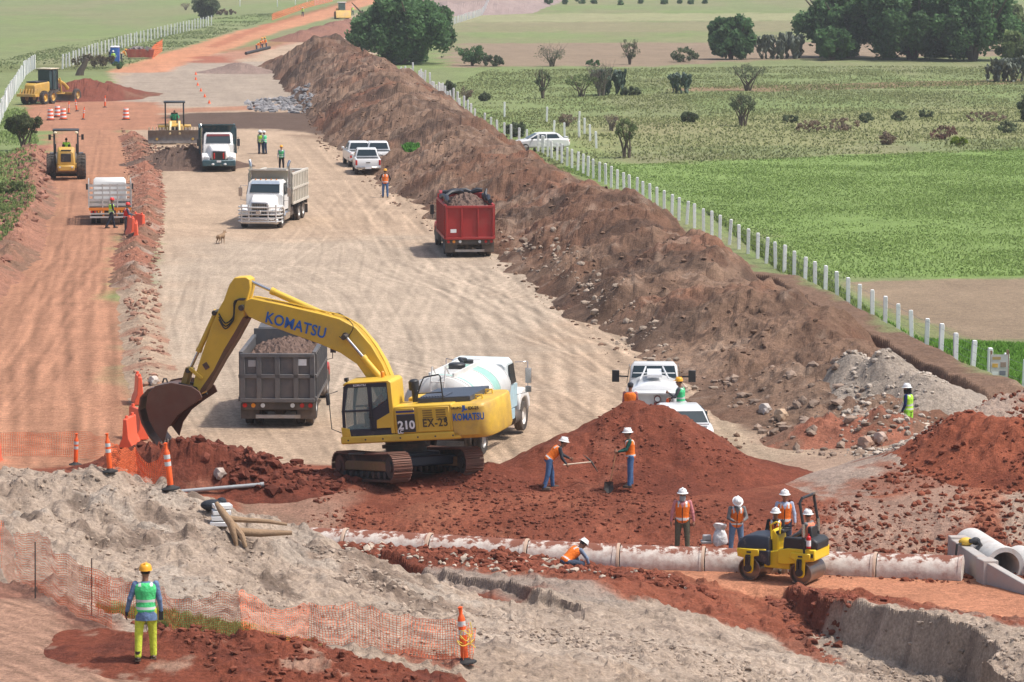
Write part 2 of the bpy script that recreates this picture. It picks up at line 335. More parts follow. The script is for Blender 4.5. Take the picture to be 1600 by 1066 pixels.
zone([(-400,925),(60,940),(150,985),(240,1020),(420,1060),(460,1400),(-400,1400)], (.38,.225,.155), .3, .35, z=3)
zone([(-400,830),(0,850),(60,920),(190,985),(205,1005),(130,992),(60,955),(-400,940)], (.27,.13,.09), .2, .4, z=3, k=.9)
zone([(190,1000),(260,985),(480,985),(640,1040),(700,1090),(420,1090),(350,1050),(250,1030)], (.20,.06,.036), .15, .3, z=3)
zone([(640,1000),(740,1020),(700,1030),(610,1012)], (.3,.1,.06), .1, .25, z=2.7, k=.8)
zone([(150,945),(260,958),(520,985),(430,1000),(240,985)], (.14,.19,.05), .12, .5, z=3, k=.75, sc=1.)
stroke([(385,866),(520,893),(660,913),(800,940),(930,966)], 1.0, (.31,.255,.21), .9, .3, z=-.6)
zone([(985,900),(1160,917),(1300,926),(1420,944),(1500,967),(1700,1020),(1800,1010),(1800,870),(1300,878),(1000,884)], PIT, .15, .2, z=-.75)
zone([(470,872),(1060,908),(1120,905),(1040,895),(820,868),(640,848),(450,838)], RED, .15, .5, z=-.4, k=.85, sc=1.5)
# brown spoil strip right of the road, up to the fence
TOE = np.array([(7.3,115),(4.4,142),(0,173),(-3.8,197),(-11.5,248),(-14.4,268),(-20.7,336),(-26.9,399),(-34,440)])
fe = np.array([(fence_x(y)-1.0, y) for y in np.linspace(108, 405, 24)])
zone(np.vstack([TOE[::-1][1:], [(8.8,108)], fe]), BRN2, .5, .9, world=True)
zone([(1250,560),(1480,560),(1520,640),(1300,700),(1200,680)], BRN2, .5, .6)
C *= (1+1.9*mark)[..., None]
C *= (1+.10*fbm(GX, GY, 1.1, 4, 151))[..., None]
C = np.clip(C, .01, .9)
SOIL = soil_mat('soil')
def grid_obj(name, Xs, Ys, Zs, Cs, mask=None, m=None):
    h, w = Xs.shape; idx = np.arange(h*w).reshape(h, w)
    F = np.stack([idx[:-1,:-1], idx[:-1,1:], idx[1:,1:], idx[1:,:-1]], -1)
    if mask is not None: F = F[mask[:-1,:-1] | mask[1:,1:] | mask[:-1,1:] | mask[1:,:-1]]
    F = F.reshape(-1, 4); used = np.unique(F); mp = np.full(h*w, -1, np.int64); mp[used] = np.arange(len(used))
    V = np.stack([Xs, Ys, Zs], -1).reshape(-1, 3)[used]
    return mesh_np(name, V, mp[F], m or SOIL, col=Cs.reshape(-1, 3)[used], smooth=False)
HM = Z.copy()
LAYERS = []
def mound(name, path, wl, wr, col, label=None, cat='soil heap', kind=None, lump=.35, lsc=2.2, wpx=True, prof=1.25, cols2=(), fine=.12, group=None, flat=.0, seed=0, peak=1., rug=0.):
    """a heap along a crest path: (u,v,z) photo points or world (x,y,z); z is the crest height"""
    p = wpath(path) if wpx else np.array(path, float)
    if len(p) == 1: p = np.vstack([p, p+[[.01, .01, 0]]])
    wl = np.broadcast_to(np.asarray(wl, float), (len(p),)); wr = np.broadcast_to(np.asarray(wr, float), (len(p),)); m_ = max(wl.max(), wr.max())*1.25+1
    s = sub((GX > p[:,0].min()-m_) & (GX < p[:,0].max()+m_) & (GY > p[:,1].min()-m_) & (GY < p[:,1].max()+m_)); X, Y = GX[s], GY[s]
    wv = .12*m_; Xw = X+wv*fbm(X, Y, m_*.45, 4, 201+seed, .55); Yw = Y+wv*fbm(X, Y, m_*.45, 4, 211+seed, .55)
    k = np.arange(len(p)); zb = gsample(ZB, p[:,0], p[:,1]); hh = p[:,2]-zb
    sl = np.r_[0, np.cumsum(np.hypot(np.diff(p[:,0]), np.diff(p[:,1])))]; ns = int(max(3, min(60, sl[-1]/(.22*max(1., wl.min()))))); zz = np.full(X.shape, -9.); q = np.full(X.shape, 9.)
    for e in np.linspace(0, sl[-1], ns):
        t = np.interp(e, sl, k); i = min(len(p)-2, int(t)); dx, dy = p[i+1,:2]-p[i,:2]; Ls = math.hypot(dx, dy)+1e-9
        cx, cy = np.interp(t, k, p[:,0]), np.interp(t, k, p[:,1]); a1, a2 = np.interp(t, k, wl), np.interp(t, k, wr); rx, ry = Xw-cx, Yw-cy
        w = a2+(a1-a2)*(.5+.5*np.tanh((dx*ry-dy*rx)/Ls/(.3*a1))); qq = np.maximum(0, np.hypot(rx, ry)/w-flat)/(1-flat); qs = np.where(qq < .12, qq*qq/.24+.06, qq)-.06
        zz = np.maximum(zz, np.interp(t, k, hh)*np.where(qs < 1, np.maximum(0, 1-qs)**prof*peak, -(qs-1)*.8)); q = np.minimum(q, qs)
    h = np.clip(zz, 0, 9)
    am = np.clip(zz/.8, 0, 1)
    zz = zz+am*(lump*fbm(X, Y, lsc, 5, 221+seed, .55)*np.minimum(1, h)+fine*(ridged(X, Y, lsc*.35, 4, 231+seed)-.6)+fine*.9*np.maximum(0, vnoise(X/(lsc*.12), Y/(lsc*.15), 241+seed)-.6)*2)
    if rug: zz = zz+am*(rug*fbm(X, Y, 1.7, 5, 271, .65)+.65*(ridged(X, Y, 9., 2, 281)-.66)+.10*np.maximum(0, vnoise(X/.28, Y/.5, 291)-.55)*3)
    Zs = ZB[s]+zz-.02
    Cs = np.zeros(X.shape+(3,))+np.array(col)
    for j, (c2, sc, lo, kk) in enumerate(cols2):
        m = (sstep(lo, lo+.25, fbm(X, Y, sc, 5, 251+seed+7*j, .6))*kk)[..., None]; Cs = Cs*(1-m)+np.array(c2)*m
    Cs *= (1+.12*fbm(X, Y, .9, 4, 261))[..., None]
    mask = (Zs > Z[s]-.08) & (q < 1.25)
    o = grid_obj(name, X, Y, np.where(mask, Zs, np.minimum(Zs, Z[s]-.1)), np.clip(Cs, .01, .9), mask)
    HM[s] = np.maximum(HM[s], np.where(mask, Zs, -9)); tag(o, label, cat if label else None, group, kind)
    return o
# the long spoil ridge beside the road
BER = [(13.6,113,1.0),(12.6,119,1.4),(11.4,130,1.8),(9.4,142,1.95),(6.6,165,2.15),(3.0,188,2.25),(-.8,213,2.5),(-3.8,242,2.8),(-8.3,275,3.3),(-16,351,3.5),(-22.4,392,4.2),(-26,415,1.5)]
tw = [6.0,6.0,6.4,6.4,6.8,6.6,6.6,7.2,7.2,7.4,5.5,5]
mound('soil_ridge', BER, tw, [2.6,2.8,3.0,3.2,3.6,4.0,4.4,5,6,7,6,6], BRN2, 'long lumpy brown spoil ridge running along the right of the haul road', 'soil ridge', lump=1.0, lsc=5.0, wpx=False, prof=.85, flat=.18,
      cols2=(((.15,.078,.05), 9, -.05, .8), ((.27,.18,.125), 5, .05, .65), ((.20,.085,.05), 8, .14, .6), ((.075,.048,.036), 6, .02, .75), ((.10,.06,.042), 1.6, .1, .65), ((.30,.22,.165), 1.1, .2, .5)), fine=.34, rug=.42)
mound('gravel_heap', [(1350,556,1.9),(1400,548,2.3),(1440,580,1.7)], 3.6, 3.2, (.33,.275,.225), 'pale grey gravel heap behind the man in lime trousers', 'gravel heap', lump=.35, cols2=(((.30,.21,.16), 2.5, .1, .8),), seed=3)
mound('soil_heap', [(1290,645,.9),(1370,640,1.1)], 2.2, 2.0, (.30,.12,.075), 'low red soil heap at the foot of the pale gravel heap', lump=.4, cols2=((BRN2, 1.5, .05, .8),), seed=5, fine=.22)
mound('soil_bank', [(1320,750,.3),(1360,728,.6),(1440,682,1.1),(1540,632,1.75),(1640,600,2.1),(1760,560,2.3)], 2.4, 3.2, (.33,.25,.20), 'grey brown soil bank climbing to the right edge behind the red heap', 'soil bank', lump=.2, lsc=1.2, cols2=(((.26,.10,.06), 2.2, .1, .8),), seed=7)
mound('soil_heap', [(1455,678,1.4),(1510,650,2.0),(1600,655,2.1),(1700,660,2.1)], [2.2,3.,3.2,3.2], 2.8, (.26,.078,.042), 'dark red soil heap on the right edge in front of the grey bank', lump=.45, cols2=(((.15,.042,.025), 2.4, .0, .8), ((.28,.10,.06), 1.2, .2, .6)), seed=9, fine=.2)
mound('soil_heap', [(905,690,1.15),(960,645,1.8),(1002,622,2.3),(1060,668,1.6),(1120,705,.85)], [3.,3.5,3.8,3.5,3.], [3.,3.5,3.8,3.5,3.], (.185,.055,.032), 'big conical red soil heap in the middle of the site, two labourers in front', lump=.22, lsc=2.6, cols2=(((.135,.04,.025), 2.6, .0, .8), ((.25,.095,.06), 1.4, .15, .5)), seed=11, prof=1.05, fine=.12)
mound('soil_heap', [(195,708,.9),(250,690,1.5),(325,690,1.5),(400,718,1.0),(460,742,.5)], 1.9, 1.7, (.16,.046,.028), 'dark red dug soil heap below the excavator bucket', lump=.5, lsc=1.2, cols2=(((.11,.034,.022), 1.2, .0, .8), ((.28,.12,.075), 1., .25, .6)), seed=13, fine=.3)
mound('soil_heap', [(700,742,.35),(770,722,.75),(830,738,.4)], 2.2, 2., (.17,.05,.03), 'low red soil heap beside the tracks of the excavator', lump=.3, lsc=1.2, seed=15)
mound('soil_heap', [(-120,765,3.0),(0,762,3.2),(60,738,3.45),(115,752,3.2),(175,740,3.5),(240,765,3.25),(300,798,2.8),(350,832,1.8),(395,868,.9)], 2.6, [11,11,11,10.5,10,9,7.5,5,3.],
      (.385,.302,.235), 'large pale grey soil heap at the lower left inside the orange netting', lump=.55, lsc=3.2, cols2=(((.20,.145,.11), 2.0, .1, .7), ((.38,.325,.27), 1.6, .08, .6), ((.12,.085,.065), 1.0, .22, .75)), seed=17, fine=.26, prof=1.0)
mound('soil_heap', [(235,1000,3.1),(300,990,3.35),(460,998,3.3),(560,1030,2.95),(650,1052,2.85)], 1.1, 2.6, (.20,.058,.033), 'low dark red soil heap in the foreground between the netting and the dirt track', lump=.3, lsc=1.3, cols2=(((.14,.042,.027), 1.3, .0, .8), ((.38,.25,.18), .9, .2, .7)), seed=19, fine=.14)
mound('soil_windrow', [(452,856,-.12),(560,864,-.12),(680,871,-.2),(790,880,-.38)], .45, .75, (.165,.05,.03), 'red clod windrow half burying the left stretch of the concrete pipe', 'soil windrow', lump=.25, lsc=.8, fine=.3, seed=41)
mound('soil_heap', [(250,236,1.0),(300,230,1.5),(335,240,.8)], 3.2, 3.0, (.13,.085,.065), 'dark brown soil heap being spread by the bulldozer', lump=.4, cols2=(((.19,.12,.09), 2, .1, .7),), seed=21, fine=.3)
mound('soil_windrow', [(205,203,.6),(222,235,.5),(232,290,.45),(226,340,.55),(208,385,.55),(205,430,.5)], 1.15, 1.15, (.29,.13,.085), 'reddish rubble windrow between the two haul roads', 'soil windrow', lump=.5, lsc=1.8, cols2=((BRN2, 4, .0, .8), ((.38,.32,.26), 3, .25, .7)), seed=23, fine=.35)
mound('soil_windrow', [(215,440,.3),(222,500,.35),(232,560,.3),(240,620,.15)], 1.0, 1.0, (.38,.28,.20), 'low grey gravel windrow left of the pale haul road', 'soil windrow', lump=.5, lsc=1.2, cols2=(((.30,.14,.09), 2, .05, .7),), seed=25)
mound('soil_windrow', [(45,225,.9),(52,290,.8),(14,380,.8),(-60,450,.9)], 1.5, 2.2, (.30,.15,.10), 'red brown soil windrow along the left edge of the site', 'soil windrow', lump=.6, cols2=((BRN2, 3, .0, .8),), seed=27, fine=.35)
mound('soil_heap', [(108,130,1.6),(132,124,1.9),(158,132,1.0)], 4.5, 6, (.18,.06,.04), 'dark red soil heap behind the motor grader', lump=.7, lsc=4, cols2=(((.2,.11,.07), 4, .1, .7),), seed=29, fine=.4)
mound('soil_heap', [(375,96,1.3)], 5, 5, (.25,.18,.15), 'small grey soil heap beside the far pipe crew', lump=.4, seed=31)
mound('soil_heap', [(470,50,1.4),(540,30,1.6),(575,28,1.)], 5, 5, (.24,.12,.085), 'dark earth windrow being pushed by the far loader', lump=.6, seed=33, lsc=4)
mound('soil_heap', [(690,4,2.5),(760,-2,3),(830,-14,2.)], 9, 9, (.30,.23,.21), 'grey purple soil heap beyond the far fence', lump=.8, seed=35, lsc=6)
tag(grid_obj('ground', GX, GY, Z, C), kind='structure')
YD = np.concatenate([np.arange(55, 130, .03), np.geomspace(130, 1500, 5000)])
def at(u, v, dz=0.):
    d = ray(u, v); x = d.x/d.y*YD; z = CAMH+d.z/d.y*YD; h = gsample(HM, x, YD); k = int(np.argmax(z-dz < h))
    return Vector((x[k], YD[k], h[k]))
def hz(x, y): return float(gsample(HM, np.array([x]), np.array([y]))[0])
def down(p, dz=0.): return Vector((p[0], p[1], hz(p[0], p[1])+dz))
# ------------------------------------------------------------------ mesh builder
class MB:
    def __init__(s): s.v = []; s.f = []; s.m = []; s.mi = 0
    def add(s, V, F):
        b = len(s.v); s.v += [tuple(p) for p in V]; s.f += [tuple(i+b for i in f) for f in F]; s.m += [s.mi]*len(F); return s
    def box(s, c, d, rot=None, taper=None):
        x, y, z = [q/2 for q in d]; V = []
        for k in range(8):
            p = Vector(((-x, x)[k & 1], (-y, y)[k >> 1 & 1], (-z, z)[k >> 2]))
            if taper and k >> 2: p.x *= taper[0]; p.y *= taper[1]
            if rot: p = rot @ p
            V.append(p+Vector(c))
        return s.add(V, [(0,2,3,1),(4,5,7,6),(0,1,5,4),(2,6,7,3),(0,4,6,2),(1,3,7,5)])
    def bx(s, x0, x1, y0, y1, z0, z1): return s.box(((x0+x1)/2, (y0+y1)/2, (z0+z1)/2), (x1-x0, y1-y0, z1-z0))
    def prism(s, pts, y0, y1, ax='y'):
        n = len(pts); V = []
        for yy in (y0, y1):
            for a, b in pts: V.append({'y': (a, yy, b), 'x': (yy, a, b), 'z': (a, b, yy)}[ax])
        ar = sum(pts[i][0]*pts[(i+1) % n][1]-pts[(i+1) % n][0]*pts[i][1] for i in range(n))
        fl = (ar > 0) != (ax == 'y')
        F = [tuple(range(n))[::-1], tuple(range(n, 2*n))]+[(i, (i+1) % n, n+(i+1) % n, n+i) for i in range(n)]
        if not fl: F = [f[::-1] for f in F]
        return s.add(V, F)
    def cyl(s, p0, p1, r, r1=None, n=14, cap=True, sc=None):
        p0, p1 = Vector(p0), Vector(p1); r1 = r if r1 is None else r1; d = (p1-p0)
        q = d.to_track_quat('Z', 'Y') if d.length > 1e-6 else Matrix.Identity(3).to_quaternion(); V = []
        for p, rr in ((p0, r), (p1, r1)):
            for k in range(n):
                a = 2*math.pi*k/n; V.append(p+q @ Vector((math.cos(a)*rr, math.sin(a)*rr*(sc or 1), 0)))
        F = [(k, (k+1) % n, n+(k+1) % n, n+k) for k in range(n)]
        if cap: F += [tuple(range(n))[::-1], tuple(range(n, 2*n))]
        return s.add(V, F)
    def tube(s, pts, r, n=8, closed=False):
        pts = [Vector(p) for p in pts]; m = len(pts); V = []; rr = r if isinstance(r, (list, tuple)) else [r]*m; up = Vector((0, 0, 1)); q0 = None
        for i, p in enumerate(pts):
            a = pts[i-1] if (i > 0 or closed) else p; b = pts[(i+1) % m] if (i < m-1 or closed) else p; d = (b-a).normalized()
            if q0 is None:
                X = d.cross(up); X = d.cross(Vector((1, 0, 0))) if X.length < .1 else X; X.normalize()
            else: X = (q0-d*q0.dot(d)).normalized()
            q0 = X; Y = d.cross(X)
            for k in range(n):
                t = 2*math.pi*k/n; V.append(p+(X*math.cos(t)+Y*math.sin(t))*rr[i])
        F = [(i*n+k, i*n+(k+1) % n, ((i+1) % m)*n+(k+1) % n, ((i+1) % m)*n+k) for i in range(m if closed else m-1) for k in range(n)]
        if not closed: F += [tuple(range(n))[::-1], tuple(range((m-1)*n, m*n))]
        return s.add(V, F)
    def lathe(s, prof, c=(0,0,0), ax='z', n=20, sc=(1,1)):
        V = []; c = Vector(c)
        for r, z in prof:
            for k in range(n):
                a = 2*math.pi*k/n; x, y = r*math.cos(a)*sc[0], r*math.sin(a)*sc[1]
                V.append(c+Vector({'z': (x, y, z), 'y': (x, z, y), 'x': (z, x, y)}[ax]))
        m = len(prof); F = [(i*n+k, i*n+(k+1) % n, (i+1)*n+(k+1) % n, (i+1)*n+k) for i in range(m-1) for k in range(n)]
        if ax == 'y': F = [f[::-1] for f in F]
        return s.add(V, F)
    def ell(s, c, r, n=12, m=8, rot=None):
        V = []; c = Vector(c)
        for i in range(m+1):
            t = math.pi*i/m
            for k in range(n):
                a = 2*math.pi*k/n; p = Vector((r[0]*math.sin(t)*math.cos(a), r[1]*math.sin(t)*math.sin(a), -r[2]*math.cos(t)))
                V.append(c+(rot @ p if rot else p))
        return s.add(V, [(i*n+k, i*n+(k+1) % n, (i+1)*n+(k+1) % n, (i+1)*n+k) for i in range(m) for k in range(n)])
    def loft(s, rings, cap=True, closed=True):
        n = len(rings[0]); V = [p for r in rings for p in r]; m = len(rings)
        F = [(i*n+k, i*n+(k+1) % n, (i+1)*n+(k+1) % n, (i+1)*n+k) for i in range(m-1) for k in range(n if closed else n-1)]
        if cap: F += [tuple(range(n))[::-1], tuple(range((m-1)*n, m*n))]
        return s.add(V, F)
    def build(s, name, m, parent=None, bevel=0, smooth=True, ang=38, seg=1, loc=None, rot=None, label=None):
        me = bpy.data.meshes.new(name); me.from_pydata(s.v, [], s.f)
        ms = m if isinstance(m, (list, tuple)) else [m]
        for q in ms: me.materials.append(q)
        me.polygons.foreach_set('material_index', s.m if len(ms) > 1 else [0]*len(s.m))
        bm = bmesh.new(); bm.from_mesh(me); bmesh.ops.remove_doubles(bm, verts=bm.verts, dist=1e-5); bmesh.ops.recalc_face_normals(bm, faces=bm.faces); bm.to_mesh(me); bm.free()
        if smooth: me.polygons.foreach_set('use_smooth', [True]*len(me.polygons)); me.set_sharp_from_angle(angle=R(ang))
        o = bpy.data.objects.new(name, me); COL.objects.link(o)
        if parent: o.parent = parent
        if loc is not None: o.location = loc
        if rot is not None: o.rotation_euler = rot
        if bevel:
            b = o.modifiers.new('bevel', 'BEVEL'); b.width = bevel; b.segments = seg; b.limit_method = 'ANGLE'; b.angle_limit = R(40)
        if label: o['label'] = label
        return o
def text(s, size, m, parent, mtx, name='lettering', off=.0, extr=.004, align='CENTER', sx=1., shear=0., sp=1.):
    cu = bpy.data.curves.new('t', 'FONT'); cu.body = s; cu.size = size; cu.offset = off; cu.extrude = extr; cu.align_x = align; cu.align_y = 'CENTER'; cu.shear = shear; cu.resolution_u = 3; cu.space_character = sp
    t = bpy.data.objects.new('t', cu); COL.objects.link(t); dg = bpy.context.evaluated_depsgraph_get()
    me = bpy.data.meshes.new_from_object(t.evaluated_get(dg)); bpy.data.objects.remove(t)
    me.transform(Matrix.Diagonal((sx, 1, 1, 1))); me.materials.clear(); me.materials.append(m)
    o = bpy.data.objects.new(name, me); COL.objects.link(o); o.parent = parent; o.matrix_local = mtx; return o
def frame(o, x, y):       # matrix with origin o, x axis, y axis
    x = Vector(x).normalized(); z = x.cross(Vector(y)).normalized(); y = z.cross(x)
    return Matrix(((x.x, y.x, z.x, o[0]), (x.y, y.y, z.y, o[1]), (x.z, y.z, z.z, o[2]), (0, 0, 0, 1)))
# ------------------------------------------------------------------ signed distance figures
def surfnet(f, lo, hi, h):
    ax = [np.arange(lo[k], hi[k]+h, h) for k in range(3)]; X = np.stack(np.meshgrid(*ax, indexing='ij'), -1)
    g = f(X.reshape(-1, 3)).reshape(X.shape[:3]); n = np.array(g.shape)-1; s = g < 0
    cs = [s[i:i+n[0], j:j+n[1], k:k+n[2]] for i in (0,1) for j in (0,1) for k in (0,1)]
    anyc = np.logical_or.reduce(cs); allc = np.logical_and.reduce(cs); mix = anyc & ~allc
    I = np.argwhere(mix); idm = np.full(mix.shape, -1); idm[mix] = np.arange(len(I)); acc = np.zeros((len(I), 3)); cnt = np.zeros(len(I))
    cor = [np.array((i, j, k)) for i in (0,1) for j in (0,1) for k in (0,1)]
    for a in range(8):
        for b in range(a+1, 8):
            if np.abs(cor[a]-cor[b]).sum() != 1: continue
            ga = g[tuple((I+cor[a]).T)]; gb = g[tuple((I+cor[b]).T)]; m = (ga < 0) != (gb < 0); t = np.where(m, ga/(ga-gb+1e-12*(ga == gb)), 0)
            acc += (I+cor[a]+t[:, None]*(cor[b]-cor[a]))*m[:, None]; cnt += m
    V = np.array(lo)+acc/cnt[:, None]*h; F = []
    for d in range(3):
        e1, e2 = [k for k in range(3) if k != d]; sl0 = [slice(None)]*3; sl1 = [slice(None)]*3; sl0[d] = slice(0, -1); sl1[d] = slice(1, None)
        s0, s1 = s[tuple(sl0)], s[tuple(sl1)]; ch = np.argwhere(s0 != s1)
        if not len(ch): continue
        ok = (ch[:, e1] > 0) & (ch[:, e2] > 0) & (ch[:, e1] < n[e1]) & (ch[:, e2] < n[e2]); ch = ch[ok]; q = []
        for o1, o2 in ((1,1),(0,1),(0,0),(1,0)):
            c = ch.copy(); c[:, e1] -= o1; c[:, e2] -= o2; q.append(idm[tuple(c.T)])
        q = np.stack(q, 1); ins = s0[tuple(ch.T)]; fl = ins if d != 1 else ~ins; q[~fl] = q[~fl][:, ::-1]; F.append(q)
    return V, np.concatenate(F)
def cap(p, a, b, r0, r1):
    a = np.array(a, float); b = np.array(b, float); ab = b-a; t = np.clip(((p-a)@ab)/(ab@ab+1e-12), 0, 1)
    return np.linalg.norm(p-a-t[:, None]*ab, axis=1)-(r0+(r1-r0)*t)
def elld(p, c, r):
    q = (p-np.array(c))/np.array(r); k = np.linalg.norm(q, axis=1); return (k-1)*min(r)*.5+(k-1)*.5*np.mean(r)
def su(a, b, k=.03):
    h = np.clip(.5+.5*(b-a)/k, 0, 1); return b+(a-b)*h-k*h*(1-h)
def hand_tpl(curl):
    def f(p):
        d = elld(p, (0, 0, .045), (.038, .016, .05)); d = su(d, cap(p, (0,0,-.04), (0,0,.02), .026, .028), .02)
        for k, (x, L) in enumerate(((.028,.068),(.010,.078),(-.009,.073),(-.027,.056))):
            b = np.array((x, 0, .085)); a1 = curl[0]; a2 = curl[1]; m = b+np.array((x*.15, math.sin(a1)*L*.5, math.cos(a1)*L*.5)); e = m+np.array((0, math.sin(a2)*L*.5, math.cos(a2)*L*.5))
            d = su(d, cap(p, b-[0,0,.02], m, .0095, .009), .006); d = np.minimum(d, cap(p, m, e, .009, .0078))
        d = su(d, cap(p, (.03,.004,.025), (.052,.018,.055), .012, .011), .01); return np.minimum(d, cap(p, (.052,.018,.055), (.05,.035,.085), .011, .009))
    return surfnet(f, (-.06,-.05,-.06), (.08,.11,.2), .0055)
HAND = {'relaxed': hand_tpl((.35, .8)), 'grip': hand_tpl((1.3, 2.7))}
def head_tpl():
    def f(p):
        d = elld(p, (-.008,0,.03), (.098,.077,.105)); d = su(d, elld(p, (.03,0,-.05), (.06,.055,.065)), .03)
        d = su(d, cap(p, (.088,0,.02), (.108,0,-.02), .010, .015), .012)
        d = su(d, cap(p, (.082,-.03,.035), (.082,.03,.035), .012, .012), .015)
        d = su(d, cap(p, (.08,-.018,-.052), (.08,.018,-.052), .009, .009), .008)
        for s in (-1, 1):
            d = su(d, elld(p, (-.005, s*.08, .005), (.02,.012,.032)), .008); d = np.maximum(d, -(np.linalg.norm(p-np.array((.098, s*.032, .018)), axis=1)-.014))
            d = np.minimum(d, np.linalg.norm(p-np.array((.079, s*.032, .018)), axis=1)-.013)
        return su(d, cap(p, (-.015,0,-.05), (-.03,0,-.15), .052, .055), .03)
    V, F = surfnet(f, (-.13,-.11,-.17), (.14,.11,.15), .009)
    c = V[F].mean(1); mi = np.zeros(len(F), int)
    for s in (-1, 1): mi[np.linalg.norm(c-np.array((.09, s*.032, .018)), axis=1) < .011] = 1
    mi[(c[:,0] < .02) & (c[:,2] > -.02+.9*np.maximum(0, c[:,0]+.0)) & ~((np.abs(c[:,1]) > .07) & (np.abs(c[:,2]) < .035) & (abs(c[:,0]) < .03))] = 1
    mi[(c[:,2] > .085)] = 1
    mi[(c[:,0] > .085) & (np.abs(c[:,1]) < .024) & (np.abs(c[:,2]+.053) < .006)] = 2
    return V, F, mi
HEAD = head_tpl()
def _m(n, c, **k): return mat(n, c, **k)
SKIN = mat('skin', (.27,.135,.08), .55, var=.06); HAIR = mat('dark_hair', (.015,.012,.01), .6); LIP = mat('lips', (.25,.08,.06), .5)
SILV = mat('reflective_tape', (.62,.63,.62), .35, var=.05); BOOT = mat('boot_leather', (.055,.04,.03), .7, dirt=.5)
BLK = mat('black_rubber', (.02,.02,.02), .7); CLOTH = {}
def cloth(c): 
    k = 'cloth_%02x%02x%02x' % tuple(int(255*x) for x in c)
    return mat(k, c, .9, bump=.035, scale=7, var=.24, spec=.2, dirt=.12, dirtcol=(.25,.17,.12))
def dirv(p, o, side): p, o = R(p), R(o); return np.array((math.sin(p)*math.cos(o), side*math.sin(o), -math.cos(p)*math.cos(o)))
ORANGE = (.95,.20,.03); LIME = (.45,.85,.08); GREEN = (.10,.60,.22)
def person(pos, rz, label, group=None, hat='white', hatcol=None, vest=ORANGE, shirt=(.3,.3,.33), pants=(.07,.12,.22), lean=3, arms=((12,8,25),(12,8,25)), legs=((3,4,0),(-3,4,-4)),
           twist=0, hp=0, hy=0, hand='relaxed', glove=None, sc=1., h=.024, cut=None, mask=None, stripes=True, slots=None, hair=False, strapcol=None, skirt=0., dz=0., pouch=None, boots=True):
    """arms: (upper pitch, outward, forearm pitch[, forearm outward]) left, right; legs: (thigh pitch, out, shin pitch)"""
    hip = np.array((0., 0., .93)); tl = R(lean); tax = np.array((math.sin(tl), 0, math.cos(tl))); tf = np.array((math.cos(tl), 0, -math.sin(tl))); ty = np.array((0, 1., 0))
    neck = hip+tax*.50; J = {}
    for s, nm in ((1, 'L'), (-1, 'R')):
        A = arms[0 if s > 0 else 1]; G = legs[0 if s > 0 else 1]
        sh = hip+tax*.455+ty*s*.185; el = sh+dirv(A[0], A[1], s)*.285; wr = el+dirv(A[2], A[3] if len(A) > 3 else A[1]*.3, s)*.25
        hj = hip+np.array((0, s*.095, -.02)); kn = hj+dirv(G[0], G[1], s)*.43; an = kn+dirv(G[2], G[1]*.5, s)*.42; J[nm] = (sh, el, wr, hj, kn, an)
    low = min(J['L'][5][2], J['R'][5][2])-.07
    def torso(p, e):
        r = p-hip; t = r@tax; yy = r@ty; xx = r@tf; T = (-.12,-.02,.10,.22,.36,.44,.50)
        wy = np.interp(t, T, (.12,.168,.148,.158,.188,.175,.07))+e; wx = np.interp(t, T, (.09,.125,.112,.118,.128,.112,.065))+e
        d = (np.sqrt((yy/wy)**2+(xx/wx)**2)-1)*np.minimum(wx, wy)
        return np.maximum(d, np.maximum(-.14-e-t, t-.50-e)), t, yy, xx
    def limbs(p, d, e, armr, legr, k=.035):
        for nm in 'LR':
            sh, el, wr, hj, kn, an = J[nm]
            if armr: d = su(d, cap(p, sh, el, .054+e, .043+e), k); d = su(d, cap(p, el, wr if armr == 1 else wr-(wr-el)*.08, .042+e, .029+e*1.3), .02)
            if legr: d = su(d, cap(p, hj, kn, .092+e, .062+e), k); d = su(d, cap(p, kn, an if legr == 1 else an-(an-kn)*.05, .06+e, .042+e*1.6), .02)
        return d
    allj = np.array([q for nm in 'LR' for q in J[nm]]+[hip, neck]); lo = allj.min(0)-.16; hi = allj.max(0)+.16
    V, F = surfnet(lambda p: limbs(p, torso(p, -.012)[0], -.012, 1, 1), lo, hi, h*1.2); mi = np.zeros(len(F), int)
    hd = neck+tax*.115+tf*.02; Rh = (Matrix.Rotation(R(hy), 3, 'Z') @ Matrix.Rotation(R(lean*.4+hp), 3, 'Y')); Rn = np.array(Rh); hc = hd+Rn@np.array((.01,0,.045))
    parts = [(V, F, mi)]; parts.append((HEAD[0]@Rn.T+hc, HEAD[1], HEAD[2]))
    for s, nm in ((1, 'L'), (-1, 'R')):
        ax = J[nm][2]-J[nm][1]; ax = Vector(ax).normalized(); X = Vector((1, 0, .2)); X = (X-ax*X.dot(ax)); X = Vector((0, 0, 1)) if X.length < .3 else X; X.normalize()
        Y = ax.cross(X)*1.; inw = Vector((0, -s, 0)); Y = Y if Y.dot(inw) > 0 else -Y
        M = np.array((X, Y, ax)).T; hv = HAND[hand][0]@M.T+J[nm][2]; hf = HAND[hand][1]
        if np.linalg.det(M) < 0: hf = hf[:, ::-1]
        parts.append((hv, hf, np.full(len(hf), 3 if glove else 0)))
    VV, FF, MM = [], [], []; b = 0
    for v_, f_, m_ in parts: VV.append(v_); FF.append(f_+b); MM.append(m_); b += len(v_)
    VV = np.concatenate(VV); FF = np.concatenate(FF); MM = np.concatenate(MM)
    sh_ = np.array((0, 0, -low))
    o = mesh_np('person', VV+sh_, FF, None, smooth=True, mats=[SKIN, HAIR, LIP, cloth(glove) if glove else SKIN], midx=MM)
    V, F = surfnet(lambda p: limbs(p, torso(p, .004)[0], .006, 2, 0), lo, hi, h); 
